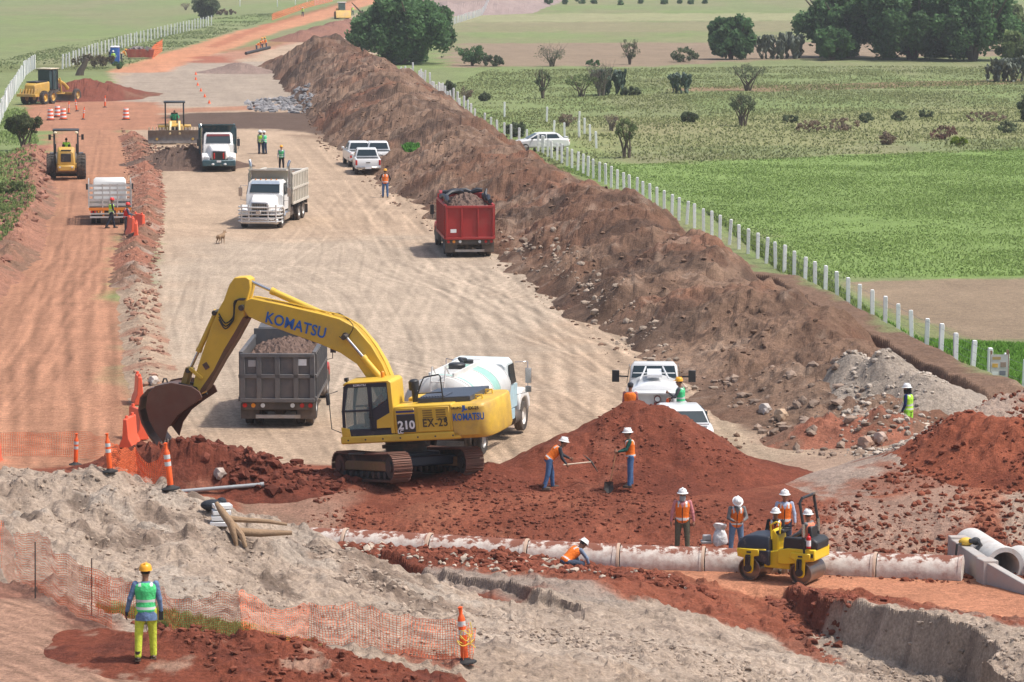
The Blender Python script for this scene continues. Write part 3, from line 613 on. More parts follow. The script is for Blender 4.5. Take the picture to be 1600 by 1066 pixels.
    c = V[F].mean(1); t = (c-hip)@tax; keep = (t > -.10-skirt) | (np.abs((c-hip)@ty) > .2); mesh_np('shirt', V+sh_, F[keep], cloth(shirt), o, True)
    if skirt:
        b = MB(); k_ = 22; b.loft([[Vector(hip+sh_)+Vector(tax)*z+Vector(tf)*(math.cos(2*math.pi*i/k_)*wx*(1+.05*math.sin(i*1.9)))+Vector(ty)*(math.sin(2*math.pi*i/k_)*wy) for i in range(k_)] for z, wy, wx in ((-.20,.205,.15), (-.12,.20,.155), (-.02,.18,.14), (.05,.16,.12))]); b.build('shirt_tail', cloth(shirt), o)
    def fp(p):
        d, t, yy, xx = torso(p, .0); d = np.maximum(d, t-.07); return limbs(p, d, .012, 0, 2)
    V, F = surfnet(fp, lo, hi, h); c = V[F].mean(1); mi = np.zeros(len(F), int)
    for nm in 'LR':
        kn, an = J[nm][4], J[nm][5]
        if pouch == 'ankle': u_ = ((c-kn)@(an-kn))/((an-kn)@(an-kn)); mi[(u_ > .66) & (u_ < .76)] = 1
    mesh_np('trousers', V+sh_, F, None, o, True, mats=[cloth(pants), SILV], midx=mi)
    if vest is not None:
        def fv(p):
            d, t, yy, xx = torso(p, .026); nk = np.sqrt((yy*1.)**2+(xx)**2)-.078
            d = np.maximum(d, np.maximum(-.085-t, t-.485)); return np.maximum(d, np.where(t > .3, -nk, -1))
        V, F = surfnet(fv, hip-np.array((.35,.32,.35))+tax*.2, hip+np.array((.35,.32,.35))+tax*.2, h); c = V[F].mean(1); t = (c-hip)@tax; yy = (c-hip)@ty; xx = (c-hip)@tf; mi = np.zeros(len(F), int)
        if stripes:
            mi[((t > .0) & (t < .05)) | ((t > .13) & (t < .18) & (vest[1] > .3))] = 1; mi[(np.abs(np.abs(yy)-.105) < .024) & (t > (.34 if vest[1] < .3 else .42))] = 1
        mi[(xx > .02) & (np.abs(yy) < .012)] = 2; mi[(xx > .02) & (t > .30) & (np.abs(yy) < (t-.30)*.42)] = 3
        mesh_np('safety_vest', V+sh_, F, None, o, True, mats=[cloth(vest), SILV, BLK, cloth(shirt)], midx=mi)
    ht = Matrix.LocRotScale(Vector(hc+sh_), Rh, None)
    if hat:
        hc_ = hatcol or {'white': (.80,.80,.78), 'yellow': (.90,.42,.03), 'red': (.75,.05,.04), 'cap': (.03,.03,.035)}[hat]
        hm = mat('hard_hat_'+hat, hc_, .3, var=.03); b = MB()
        if hat == 'white': b.lathe([(.152,.045),(.15,.05),(.118,.062),(.116,.085),(.108,.12),(.088,.15),(.055,.17),(.02,.178),(.0,.179)], sc=(1.12,1), n=20); b.lathe([(.152,.045),(.112,.052),(.110,.08)], sc=(1.12,1), n=20); b.box((0,0,.172), (.2,.035,.02))
        elif hat == 'cap': b.lathe([(.103,.03),(.106,.08),(.09,.12),(.05,.142),(0,.148)], sc=(1.1,.95), n=16); b.box((.13,0,.05), (.09,.13,.008))
        else: b.lathe([(.118,.045),(.114,.085),(.106,.12),(.088,.15),(.055,.168),(0,.174)], sc=(1.12,1), n=20); b.lathe([(.125,.043),(.118,.046),(.110,.06)], sc=(1.12,1), n=20); b.box((.145,0,.05), (.07,.15,.01)); b.box((0,0,.168), (.19,.03,.02))
        q = b.build('hard_hat' if hat != 'cap' else 'cap', hm, o); q.matrix_local = ht
    if mask:
        b = MB(); b.lathe([(.075,-.16),(.085,-.11),(.088,-.05),(.086,-.015)], c=(.012,0,0), sc=(1.15,.95), n=18); b.tube([(-.1,0,.03),(-.11,.0,-.06),(-.1,0,-.13)], .05); q = b.build('face_scarf', cloth(mask), o); q.matrix_local = ht
    if boots:
        for s, nm in ((1, 'L'), (-1, 'R')):
            an = J[nm][5]+sh_; b = MB(); b.ell((an[0]+.06, an[1], an[2]-.02), (.145,.052,.05), 12, 8); b.cyl((an[0],an[1],an[2]-.03), (an[0],an[1],an[2]+.11), .052, .056, 12); b.box((an[0]+.06, an[1], an[2]-.058), (.27,.095,.022)); b.build('boot', BOOT, o, smooth=True)
    if pouch == 'radio': 
        b = MB(); a = J['R'][2]+sh_; b.box((a[0], a[1]+.01, a[2]-.06), (.07,.08,.16)); b.cyl((a[0]+.02,a[1],a[2]+.0), (a[0]+.02,a[1],a[2]+.14), .012); b.build('radio_pouch', BLK, o)
    o.location = Vector(pos)+Vector((0, 0, dz)); o.rotation_euler = (0, 0, rz); o.scale = (sc,)*3
    tag(o, label, 'person', group)
    o['_J'] = 0; del o['_J']
    PJ[o.name] = {k: [Vector(q+sh_) for q in v] for k, v in J.items()}
    return o
PJ = {}
# ------------------------------------------------------------------ vehicle materials
DUST = (.36,.26,.18); RDUST = (.30,.14,.085)
YEL = mat('yellow_paint', (.72,.46,.05), .48, dirt=.42, dirtcol=(.45,.30,.10), var=.07, scale=1.6)
CYEL = mat('weathered_yellow', (.62,.38,.07), .5, dirt=.5, dirtcol=DUST, scale=2)
WHT = mat('dusty_white_paint', (.74,.73,.70), .4, dirt=.32, dirtcol=(.55,.46,.37), var=.04, scale=1.4)
CWHT = mat('clean_white_paint', (.80,.80,.79), .3, var=.02, coat=.4)
NAVY = mat('dark_blue_grey_paint', (.025,.03,.045), .45, var=.1, dirt=.12, dirtcol=DUST)
BLKP = mat('black_plastic', (.025,.026,.028), .5, dirt=.1, dirtcol=DUST); STEEL = mat('dark_steel', (.07,.065,.06), .6, .3, dirt=.4, dirtcol=RDUST)
GLASS = mat('tinted_glass', (.02,.035,.04), .08, var=.1, spec=.8); GLASSB = mat('pale_window_glass', (.10,.17,.17), .12, var=.3, scale=2, spec=.8)
TYRE = mat('tyre_rubber', (.045,.04,.037), .85, dirt=.55, dirtcol=(.25,.185,.135), scale=3); CHROME = mat('chrome', (.55,.55,.55), .2, .9, var=.05); RIM = mat('wheel_rim', (.40,.38,.36), .45, .4, dirt=.4, dirtcol=DUST)
GREYM = mat('grey_dump_bed', (.095,.095,.10), .6, dirt=.55, dirtcol=(.21,.17,.145), scale=1.6, var=.15); REDM = mat('red_dump_bed', (.36,.025,.022), .5, dirt=.3, dirtcol=(.25,.10,.07), scale=1.5)
CHAS = mat('dusty_chassis', (.07,.06,.052), .8, dirt=.6, dirtcol=(.22,.16,.12), scale=3); RLAMP = mat('red_lamp', (.5,.02,.015), .25); OLAMP = mat('amber_lamp', (.8,.28,.03), .25)
WLAMP = mat('headlamp_glass', (.7,.72,.72), .12); TEAL = mat('dark_teal_paint', (.035,.09,.11), .5, dirt=.35, dirtcol=DUST); ORP = mat('orange_paint', (.75,.24,.03), .5, dirt=.2, dirtcol=DUST)
SEAFOAM = mat('pale_green_band', (.30,.52,.45), .45, dirt=.2, dirtcol=DUST); BLUE = mat('blue_lettering', (.02,.07,.30), .4); WTXT = mat('white_lettering', (.8,.8,.8), .5); DTXT = mat('dark_lettering', (.08,.06,.03), .6)
CONCR = mat('white_concrete', (.62,.60,.57), .9, var=.06, bump=.01, scale=3, spec=.2)
def ring(x, w, z0, z1, ch=.08, top=1.): return [(x, -w+ch, z0), (x, w-ch, z0), (x, w, z0+ch), (x, w*top, z1-ch), (x, (w-ch)*top, z1), (x, -(w-ch)*top, z1), (x, -w*top, z1-ch), (x, -w, z0+ch)]
def pane(name, pts, m, par, off=.012, th=.02, label=None):
    p = [Vector(q) for q in pts]; n = (p[1]-p[0]).cross(p[2]-p[0]).normalized(); b = MB(); k = len(p)
    b.add([q+n*(off-th) for q in p]+[q+n*off for q in p], [tuple(range(k))[::-1], tuple(range(k, 2*k))]+[(i, (i+1) % k, k+(i+1) % k, k+i) for i in range(k)])
    return b.build(name, m, par, smooth=False, label=label)
def wheel(par, x, y, r, w, rim=RIM, dual=0, name='wheel', z=None, treads=0):
    s = 1 if y > 0 else -1; z = r if z is None else z
    offs = [0] if not dual else [0, -s*(w+.05)]; h = MB()
    for o_ in offs: h.lathe([(.16*r, -w*.3), (.16*r, w*.3)], (x, y+o_, z), 'y', 12)
    wh = h.build(name, BLKP, par); t = MB()
    for o_ in offs:
        t.lathe([(r*.56, -w*.42), (r*.8, -w*.5), (r*.95, -w*.47), (r, -w*.36), (r, -w*.08), (r*.965, -w*.07), (r*.965, w*.07), (r, w*.08), (r, w*.36), (r*.95, w*.47), (r*.8, w*.5), (r*.56, w*.42)], (x, y+o_, z), 'y', 28)
        for k in range(treads):
            a = 2*math.pi*k/treads; q = Matrix.Rotation(-a, 3, 'Y')
            for sg in (-1, 1): t.box(Vector((x, y+o_+sg*w*.24, z))+q@Vector((0, 0, r)), (.07, w*.42, .06), q @ Matrix.Rotation(sg*.5, 3, 'Z'))
    t.build('tyre', TYRE, wh); m = MB()
    m.lathe([(r*.58, s*w*.43), (r*.54, s*w*.30), (r*.48, s*w*.12), (r*.30, s*w*.10), (r*.26, s*w*.30), (r*.12, s*w*.34), (0, s*w*.34)], (x, y, z), 'y', 24)
    m.lathe([(r*.57, -s*w*.4), (0, -s*w*.2)], (x, y, z), 'y', 16)
    for k in range(8): a = k*math.pi/4; m.cyl((x+math.cos(a)*r*.38, y+s*w*.08, z+math.sin(a)*r*.38), (x+math.cos(a)*r*.38, y+s*w*.16, z+math.sin(a)*r*.38), r*.05, n=6)
    m.build('rim', rim, wh); return wh
def vroot(name, u, v, rz, label, cat, group=None, dz=0, at0=None):
    p = at0 or at(u, v, 0); o = empty(name, (p[0], p[1], p[2]+dz), R(rz), label, cat, group); return o
def soil_load(par, x0, x1, w, z, hgt, m, label, name='soil_load'):
    n = 26; b = MB(); V = []; F = []
    for i in range(n+1):
        for j in range(n+1):
            a = i/n*2-1; c = j/n*2-1; x = (x0+x1)/2+a*(x1-x0)/2; y = c*w; k = max(0, 1-abs(a)**2.2)*max(0, 1-abs(c)**2)
            hh = hgt*k**.75+.16*(random.random()-.5)*(1 if 0 < i < n and 0 < j < n else 0)+.1*float(fbm(np.array([x*1.3]), np.array([y*1.3]), .9, 3, 7)[0]); V.append((x, y, z+hh-.05))
    for i in range(n):
        for j in range(n): q = i*(n+1)+j; F.append((q, q+n+1, q+n+2, q+1))
    V2 = [(p[0], p[1], z-.15) for p in V]; k = len(V); F2 = [tuple(x+k for x in f[::-1]) for f in F]
    bd = [i*(n+1) for i in range(n+1)]+[n*(n+1)+j for j in range(1, n+1)]+[i*(n+1)+n for i in range(n-1, -1, -1)]+[j for j in range(n-1, 0, -1)]
    b.add(V+V2, F+F2+[(bd[i], bd[(i+1) % len(bd)], bd[(i+1) % len(bd)]+k, bd[i]+k) for i in range(len(bd))])
    o = b.build(name, m, None, smooth=False); o.matrix_world = par.matrix_basis.copy(); tag(o, label, 'soil load'); return o
SOILM = soil_mat('load_soil', vcol=False, base=(.21,.14,.10), bump=.05); DSOILM = soil_mat('dark_load_soil', vcol=False, base=(.15,.10,.08), bump=.05)
def dump_truck(t, cab, bed, kind, bedz=(.95, 2.55), ribs='panel', red_front=None):
    fr = MB()
    for y in (-.42, .42): fr.bx(-4.0, 3.6, y-.06, y+.06, .62, .86)
    for x in (-3.9, -2.6, -.9, .8, 3.3): fr.bx(x-.05, x+.05, -.4, .4, .66, .82)
    for x in (-3.3, -2.0): fr.cyl((x,-1.0,.52), (x,1.0,.52), .11); fr.ell((x,0,.52), (.28,.24,.24))
    fr.cyl((3.15,-1.,.5), (3.15,1.,.5), .08); fr.cyl((-1.8,0,.6), (1.2,0,.72), .07)
    for y in (-1, 1): fr.box((.1, y*.85, .68), (1.3,.45,.45))
    fr.build('chassis', CHAS, t, .01)
    for y in (-1.02, 1.02):
        wheel(t, 3.15, y, .52, .30)
        for x in (-2.0, -3.3): wheel(t, x, y, .52, .27, dual=1)
    z0, z1 = bedz; b = MB(); L0, L1 = -4.15, .75; W = 1.25
    b.bx(L0+.02, L1, -W, W, z0, z0+.10); b.bx(L0, L1, -W, -W+.07, z0, z1); b.bx(L0, L1, W-.07, W, z0, z1); b.bx(L1-.07, L1, -W, W, z0, z1+.25)
    b.prism([(L1, z1+.17), (L1+.02, z1+.28), (L1+.95, z1+.34), (L1+.95, z1+.27)], -W+.15, W-.15)
    b.bx(L0+.0, L1, -W-.05, -W+.09, z1-.06, z1+.04); b.bx(L0, L1, W-.09, W+.05, z1-.06, z1+.04); b.bx(-3.9, L1, -.55, .55, .86, z0)
    bo = b.build('dump_bed', bed, t, .012); r = MB()
    n = 10
    for s in (-1, 1):
        for k in range(n): x = L0+.25+k*(L1-L0-.4)/(n-1); r.bx(x-.045, x+.045, s*(W+.035)-.035, s*(W+.035)+.035, z0+.05, z1-.06)
        if ribs == 'double': r.bx(L0, L1, s*(W+.03)-.03, s*(W+.03)+.04, (z0+z1)/2-.06, (z0+z1)/2+.06)
        r.bx(L0, L1, s*(W+.03)-.03, s*(W+.03)+.045, z0-.04, z0+.10)
    r.build('side_ribs', bed, bo, .006); g = MB(); xg = L0-.02
    g.bx(xg-.04, xg+.03, -W+.03, W-.03, z0-.02, z1-.02)
    for zz in (z0, z1-.08): g.bx(xg-.13, xg-.03, -W, W, zz-.06, zz+.07)
    if ribs == 'double': g.bx(xg-.12, xg-.03, -W, W, (z0+z1)/2-.07+.02, (z0+z1)/2+.07+.02); cols = [-W+.08, -.62, 0, .62, W-.08]
    else: cols = [-W+.06, -.42, .42, W-.06]
    for y in cols: g.bx(xg-.12, xg-.03, y-(.085 if ribs == 'double' else .04), y+(.085 if ribs == 'double' else .04), z0, z1-.05)
    g.build('tailgate', bed, t, .012)
    if ribs == 'double': pane('number_plate', [(xg-.05,-.98,z1-.42), (xg-.05,-.66,z1-.42), (xg-.05,-.66,z1-.20), (xg-.05,-.98,z1-.20)][::-1], WTXT, t); pane('decal', [(xg-.05,.72,z1-.46), (xg-.05,.98,z1-.46), (xg-.05,.98,z1-.24), (xg-.05,.72,z1-.24)][::-1], mat('faded_decal', (.35,.35,.36), .5), t)
    else: pane('number_plate', [(xg-.13,.70,z0+.3), (xg-.13,1.0,z0+.3), (xg-.13,1.0,z0+.48), (xg-.13,.70,z0+.48)][::-1], WTXT, t)
    tb = MB(); tb.bx(-4.2, -4.05, -1.22, 1.22, z0-.32, z0-.04); tb.build('tail_beam', CHAS, t, .01)
    for y, m in ((1.1, RLAMP), (.82, OLAMP), (.5, WLAMP), (-1.1, RLAMP), (-.82, RLAMP), (-.5, WLAMP)):
        c = MB(); c.cyl((-4.2,y,z0-.17), (-4.24,y,z0-.17), .075, n=12); c.build('tail_light', m, t)
    for y in (-.95, .95): c = MB(); c.box((-4.02, y, .53), (.03,.62,.52)); c.build('mud_flap', CHAS, t)
    c = MB(); c.bx(-4.15, -4.08, -.75, .75, .30, .42); c.build('under_bar', RIM, t)
    # cab and hood
    Lc = [ring(.95, 1.02, .95, 2.0, .05), ring(.98, 1.05, .9, 2.35, .12, .95), ring(1.2, 1.08, .85, 2.62, .16, .92), ring(2.05, 1.08, .85, 2.60, .16, .92), ring(2.35, 1.06, .85, 2.05, .1, .96), ring(2.5, 1.05, .85, 1.82, .08)]
    c = MB(); c.loft(Lc); c.build('cab', cab, t, .01)
    pane('windscreen', [(2.475,-.86,1.92), (2.475,.86,1.92), (2.13,.80,2.46), (2.13,-.80,2.46)], GLASS, t, .03, .04)
    for s in (-1, 1):
        q = [(1.25,s*1.085,1.80), (2.2,s*1.085,1.80), (2.0,s*1.01,2.42), (1.25,s*1.01,2.42)]; pane('side_window', q if s < 0 else q[::-1], GLASS, t, .02)
        q = [(1.18,s*1.085,.95), (2.3,s*1.085,.95), (2.3,s*1.085,1.76), (1.18,s*1.085,1.76)]; pane('door', q if s < 0 else q[::-1], cab, t, .018)
        m = MB(); m.tube([(2.3,s*1.05,2.3), (2.42,s*1.38,2.32), (2.42,s*1.38,1.5), (2.3,s*1.06,1.45)], .018); m.box((2.42,s*1.40,1.95), (.09,.2,.5)); m.build('mirror', BLKP if kind != 'chrome' else CHROME, t, .015)
        m = MB(); m.box((1.75, s*.98, .60), (1.5,.42,.5)); m.build('fuel_tank' if s > 0 else 'battery_box', CHROME if kind == 'chrome' else CHAS, t, .08)
    if red_front: pane('sun_visor', [(2.18,-.82,2.36), (2.18,.82,2.36), (2.12,.78,2.50), (2.12,-.78,2.50)], mat('dark_red_visor', (.16,.015,.02), .5), t, .06, .03)
    h = MB(); h.loft([ring(2.45, .82, .85, 1.80, .14, .94), ring(3.2, .74, .9, 1.72, .15, .92), ring(3.75, .66, .8, 1.60, .15, .9), ring(3.92, .56, .8, 1.48, .14, .88)])
    h.build('hood', cab, t, .02)
    for s in (-1, 1):
        f = MB(); pr = [(2.45,.75),(2.5,1.02),(2.75,1.22),(3.15,1.28),(3.6,1.22),(3.92,1.02),(3.98,.72),(3.75,.72),(3.66,.92),(3.45,1.08),(3.15,1.12),(2.85,1.08),(2.66,.92),(2.58,.75)]
        f.prism(pr, s*.60, s*1.17); f.build('fender', cab, t, .04, seg=2)
        l = MB(); l.box((3.95, s*.86, 1.0), (.10,.34,.2)); l.build('headlight', WLAMP, t, .04)
        m = MB(); m.box((2.1, s*1.05, .42), (.6,.25,.06)); m.box((2.1, s*1.05, .7), (.5,.25,.04)); m.build('step', CHROME if kind == 'chrome' else CHAS, t)
    g = MB(); g.box((3.95, 0, 1.12), (.08,.98,.72)); g.build('grille_surround', CHROME, t, .05, seg=2); g = MB(); g.box((3.98, 0, 1.12), (.08,.86,.62))
    g.build('grille', BLKP, t, .03); g = MB()
    for k in range(9): g.box((4.025, -.4+k*.1, 1.12), (.02,.02,.58))
    g.build('grille_bars', CHROME if kind == 'chrome' else BLKP, t)
    if kind == 'chrome':
        for s in (-1, 1):
            m = MB(); m.cyl((.98,s*1.08,.8), (.98,s*1.08,2.3), .13); m.tube([(.98,s*1.08,2.2), (.98,s*1.08,3.25), (.98,s*1.1,3.45), (.86,s*1.16,3.62)], .085, 12); m.build('exhaust_stack', CHROME, t)
        m = MB()
        for zz in (.42, .62, .82, 1.02, 1.22): m.tube([(3.5,-1.22,zz), (3.95,-1.2,zz), (4.2,-.98,zz), (4.28,-.55,zz), (4.3,0,zz), (4.28,.55,zz), (4.2,.98,zz), (3.95,1.2,zz), (3.5,1.22,zz)], .042, 8)
        for y in (-.98, -.55, .55, .98): m.cyl((4.27-.07*(abs(y) > .9),y,.36), (4.27-.07*(abs(y) > .9),y,1.38), .045)
        m.build('bull_bar', mat('pale_metal', (.62,.60,.57), .4, .3, dirt=.2, dirtcol=DUST), t); m = MB(); m.box((4.05,0,.42), (.22,2.2,.3)); m.build('bumper', CHROME, t, .05)
        m = MB()
        for k in range(5): m.ell((2.02, -.6+k*.3, 2.64), (.06,.05,.035))
        m.build('roof_marker_lamps', OLAMP, t)
        pane('sun_visor', [(2.22,-.84,2.36), (2.22,.84,2.36), (2.10,.78,2.52), (2.10,-.78,2.52)], mat('pale_blue_visor', (.35,.42,.5), .3), t, .05, .03)
        e = MB(); e.box((4.33, 0, .95), (.03,.3,.2)); e.build('badge', CHROME, t, .04)
    else:
        m = MB(); m.box((4.08,0,.62), (.25,2.3,.42)); m.build('bumper', TEAL if kind == 'teal' else BLKP, t, .05)
        for y in (-.42,.42): l = MB(); l.ell((4.22,y,.55), (.04,.11,.07)); l.build('fog_light', WLAMP, t)
        pane('number_plate', [(4.21,-.15,.68), (4.21,.15,.68), (4.21,.15,.82), (4.21,-.15,.82)], WTXT, t)
        for s in (-1,)*(kind == 'teal'): m = MB(); m.cyl((.9,s*1.12,.9), (.9,s*1.12,2.9), .09); m.tube([(.9,s*1.12,2.85), (.9,s*1.12,2.95), (.8,s*1.18,3.1)], .07); m.build('exhaust_stack', CHROME, t)
        if kind == 'teal':
            for s in (-1, 1): e = MB(); e.box((4.03,s*.32,1.12), (.03,.10,.42)); e.build('grille_trim', RLAMP, t, .02)
    return t
# ------------------------------------------------------------------ placing the lorries
t1 = vroot('dump_truck', 447, 671, 91.5, 'grey dump truck seen from behind, loaded with soil, behind the excavator boom', 'dump truck', 'dump trucks on the site')
t1.location = P(447, 668); t1.location.y += 4.2; t1.location.x -= .2
REDCAB = mat('red_cab_paint', (.55,.02,.02), .35, dirt=.15, dirtcol=DUST)
t1.rotation_euler.z = R(89); dump_truck(t1, REDCAB, GREYM, 'plain', (.92, 2.52), 'double')
bpy.context.view_layer.update()
soil_load(t1, -4.0, .55, 1.12, 2.26, .42, DSOILM, 'brown soil heaped in the grey dump truck bed')
t2 = vroot('dump_truck', 734, 404, 90, 'red dump truck seen from behind, loaded with soil under a torn black sheet', 'dump truck', 'dump trucks on the site')
t2.location = P(733, 403); t2.location.y += 4.2; t2.rotation_euler.z = R(96); t2.location.x -= .4; dump_truck(t2, REDCAB, REDM, 'plain', (1.0, 2.68), 'panel')
soil_load(t2, -4.0, .55, 1.12, 2.5, .6, DSOILM, 'dark soil heaped in the red dump truck bed')
b = MB(); random.seed(5)
for s in (-1, 1): b.tube([(-4.0+.5*k, s*(1.13-.1*random.random()), 2.78+.12*random.random()+(.15 if k in (2, 5, 6) else 0)) for k in range(10)], [.05+.1*random.random() for _ in range(10)], 7)
b.tube([(.6, -1.1+.3*k, 3.0+.12*random.random()) for k in range(8)], [.1+.05*random.random() for _ in range(8)], 7); b.tube([(-2.6,-1.1,2.85), (-2.4,-.95,3.1), (-2.2,-1.05,3.35), (-2.1,-1.0,3.1)], [.1,.12,.05,.06], 6)
b.tube([(-1.5,1.1,2.9), (-1.3,.7,3.15), (-.9,.3,3.2), (-.5,0,3.1)], [.08,.1,.12,.06], 6)
q = b.build('tarpaulin', mat('black_tarpaulin', (.02,.022,.03), .45, var=.3), None); q.matrix_world = Matrix.LocRotScale(t2.location, t2.rotation_euler, None); tag(q, 'torn black plastic sheet rolled over the load of the red dump truck', 'tarpaulin')
t3 = vroot('dump_truck', 0, 0, 0, 'white dump truck with chrome stacks and large bull bar facing the camera', 'dump truck', 'dump trucks on the site', at0=P(412, 357))
t3.location = P(398, 358)+Vector((.75, 4.1, 0)); t3.rotation_euler.z = R(-97); dump_truck(t3, WHT, mat('cream_dump_bed', (.62,.58,.50), .5, dirt=.35, dirtcol=DUST, scale=1.5), 'chrome', (1.15, 2.85), 'double')
t4 = vroot('dump_truck', 0, 0, 0, 'white cabbed dump truck with dark teal bed and red lit grille beside the dark soil', 'dump truck', 'dump trucks on the site', at0=P(334, 268))
t4['label'] = 'white cabbed dump truck with dark teal bed and red grille trim, beside the bulldozer'
t4.rotation_euler.z = R(-84); t4.location.y += 3.4; dump_truck(t4, WHT, TEAL, 'teal', (1.1, 2.85), 'double', red_front=1)
soil_load(t3, -4.0, .55, 1.12, 2.55, .35, SOILM, 'brown soil in the bed of the white dump truck with the bull bar')
# ------------------------------------------------------------------ stake truck (rear)
t = vroot('stake_truck', 0, 0, 97, 'white flatbed truck with grey stake rails, orange tail board, seen from behind', 'truck', at0=P(172, 352)); t.location.y += 3.4; t.location.x -= .4
f = MB(); f.bx(-3.3, 3.2, -.45, .45, .6, .8); f.cyl((-2.2,-.9,.45), (-2.2,.9,.45), .1); f.cyl((2.3,-.9,.45), (2.3,.9,.45), .1); f.build('chassis', CHAS, t)
for y in (-.95, .95): wheel(t, -2.2, y, .44, .24, dual=1); wheel(t, 2.3, y, .44, .25)
f = MB(); f.bx(-3.4, 1.2, -1.2, 1.2, .92, 1.05); f.build('deck', CHAS, t, .01); ST = mat('grey_stake_paint', (.50,.49,.47), .5, dirt=.4, dirtcol=DUST)
for nm, fn in (('rear_rack', 1), ('side_rack', 2), ('side_rack', 3)):
    r = MB()
    if fn == 1:
        for y in (-1.2, -.42, 0, .42, 1.2): r.bx(-3.42, -3.36, y-.035, y+.035, 1.0, 2.35)
        for zz in (1.18, 1.45, 1.72, 1.99, 2.26): r.bx(-3.40, -3.37, -1.2, 1.2, zz-.07, zz+.06)
    else:
        s = 1 if fn == 2 else -1
        for x in np.linspace(-3.35, 1.15, 7): r.bx(x-.035, x+.035, s*1.2-.03, s*1.2+.03, 1.0, 2.35)
        for zz in (1.2, 1.5, 1.8, 2.1, 2.3): r.bx(-3.4, 1.2, s*1.2-.015, s*1.2+.015, zz-.06, zz+.06)
    r.build(nm, ST, t)
f = MB(); f.bx(-3.45, -3.38, -1.2, 1.2, .84, 1.0)
for y in (-.38, .38, .0): f.bx(-3.46, -3.40, y-.05, y+.05, .45, 1.0)
f.build('tail_board', ORP, t); f = MB(); f.bx(-3.5, -3.42, -1.15, 1.15, .42, .52); f.bx(-3.5, -3.42, -1.15, 1.15, .62, .70); f.build('rear_bumper', ST, t)
for y in (-1.05,-.85,-.65,.65,.85,1.05): c = MB(); c.cyl((-3.46,y,.77), (-3.49,y,.77), .06, n=10); c.build('tail_light', RLAMP if abs(y) > .8 else OLAMP, t)
c = MB(); c.loft([ring(1.35, .95, .7, 2.1, .08), ring(1.5, 1., .7, 2.35, .12, .93), ring(2.5, 1., .7, 2.3, .12, .93), ring(3.2, .98, .7, 1.5, .1)]); c.build('cab', WHT, t, .02)
pane('rear_window', [(1.40,-.6,1.6), (1.40,.6,1.6), (1.45,.55,2.1), (1.45,-.55,2.1)][::-1], GLASS, t, .03)
for s in (-1, 1): m = MB(); m.box((2.6,s*1.28,1.75), (.08,.2,.35)); m.tube([(2.7,s*1.,1.9), (2.6,s*1.28,1.9)], .02); m.build('mirror', BLKP, t)
# ------------------------------------------------------------------ pickups
def pickup(t, m, rack=False, front=False):
    lo = MB(); lo.loft([ring(-2.6, .82, .5, 1.05, .06), ring(-2.55, .88, .42, 1.12, .06), ring(-.5, .91, .38, 1.12, .06), ring(1.3, .91, .38, 1.12, .08), ring(2.2, .88, .42, 1.05, .1), ring(2.55, .80, .5, .92, .1)]); lo.build('body', m, t, .03, seg=2)
    c = MB(); c.add([(-.75,-.84,1.1), (1.25,-.84,1.1), (1.25,.84,1.1), (-.75,.84,1.1), (-.60,-.66,1.70), (.45,-.66,1.72), (.45,.66,1.72), (-.60,.66,1.70)], [(0,3,2,1), (4,5,6,7), (0,1,5,4), (1,2,6,5), (2,3,7,6), (3,0,4,7)]); c.build('cabin', m, t, .06, seg=2)
    pane('rear_window', [(-.735,-.70,1.20), (-.735,.70,1.20), (-.62,.58,1.62), (-.62,-.58,1.62)][::-1], GLASS, t, .02); pane('windscreen', [(1.18,-.74,1.16), (1.18,.74,1.16), (.52,.60,1.66), (.52,-.60,1.66)], GLASS, t, .02)
    for s in (-1, 1):
        q = [(-.55,s*.83,1.16), (1.0,s*.83,1.16), (.42,s*.68,1.62), (-.48,s*.68,1.62)]; pane('side_window', q if s < 0 else q[::-1], GLASS, t, .02)
        w = MB(); w.box((-2.58,s*.80,.86), (.08,.14,.36)); w.build('tail_light', RLAMP, t, .02); w = MB(); w.box((2.42,s*.70,.82), (.16,.26,.16)); w.build('headlight', WLAMP, t, .03)
        w = MB(); w.box((.95,s*1.0,1.2), (.1,.2,.16)); w.build('mirror', BLKP if rack else m, t, .03)
        for x in (-1.6, 1.65): wheel(t, x, s*.78, .37, .24)
    w = MB(); w.bx(-2.50, -.85, -.74, .74, 1.10, 1.135); w.build('bed_liner', BLKP, t); w = MB(); w.box((-2.68,0,.5), (.16,1.6,.16)); w.build('rear_bumper', CHROME, t, .03)
    pane('number_plate', [(-2.77,-.2,.44), (-2.77,.2,.44), (-2.77,.2,.58), (-2.77,-.2,.58)][::-1], WTXT, t, .02); w = MB(); w.box((-2.63,0,.86), (.03,.3,.06)); w.build('tailgate_handle', BLKP, t)
    w = MB(); w.box((2.5,0,.6), (.2,1.6,.3)); w.build('front_bumper', BLKP, t, .04)
    if rack: w = MB(); w.tube([(-.72,-.7,1.12), (-.72,-.62,1.8), (-.72,.62,1.8), (-.72,.7,1.12)], .03); w.build('roll_bar', BLKP, t)
for (u, v, rz, dy, lb) in ((570, 274, 95, 2.7, 'white pickup seen from behind, nearest of the three parked together'), (557, 262, 99, 2.7, 'white pickup parked at the left behind the nearest one'), (588, 262, 97, 2.6, 'white pickup parked behind and to the right of the nearest one')):
    t = vroot('pickup', 0, 0, rz, lb, 'pickup', 'white pickups parked by the ridge', at0=P(u, v)); t.location.y += dy; pickup(t, CWHT)
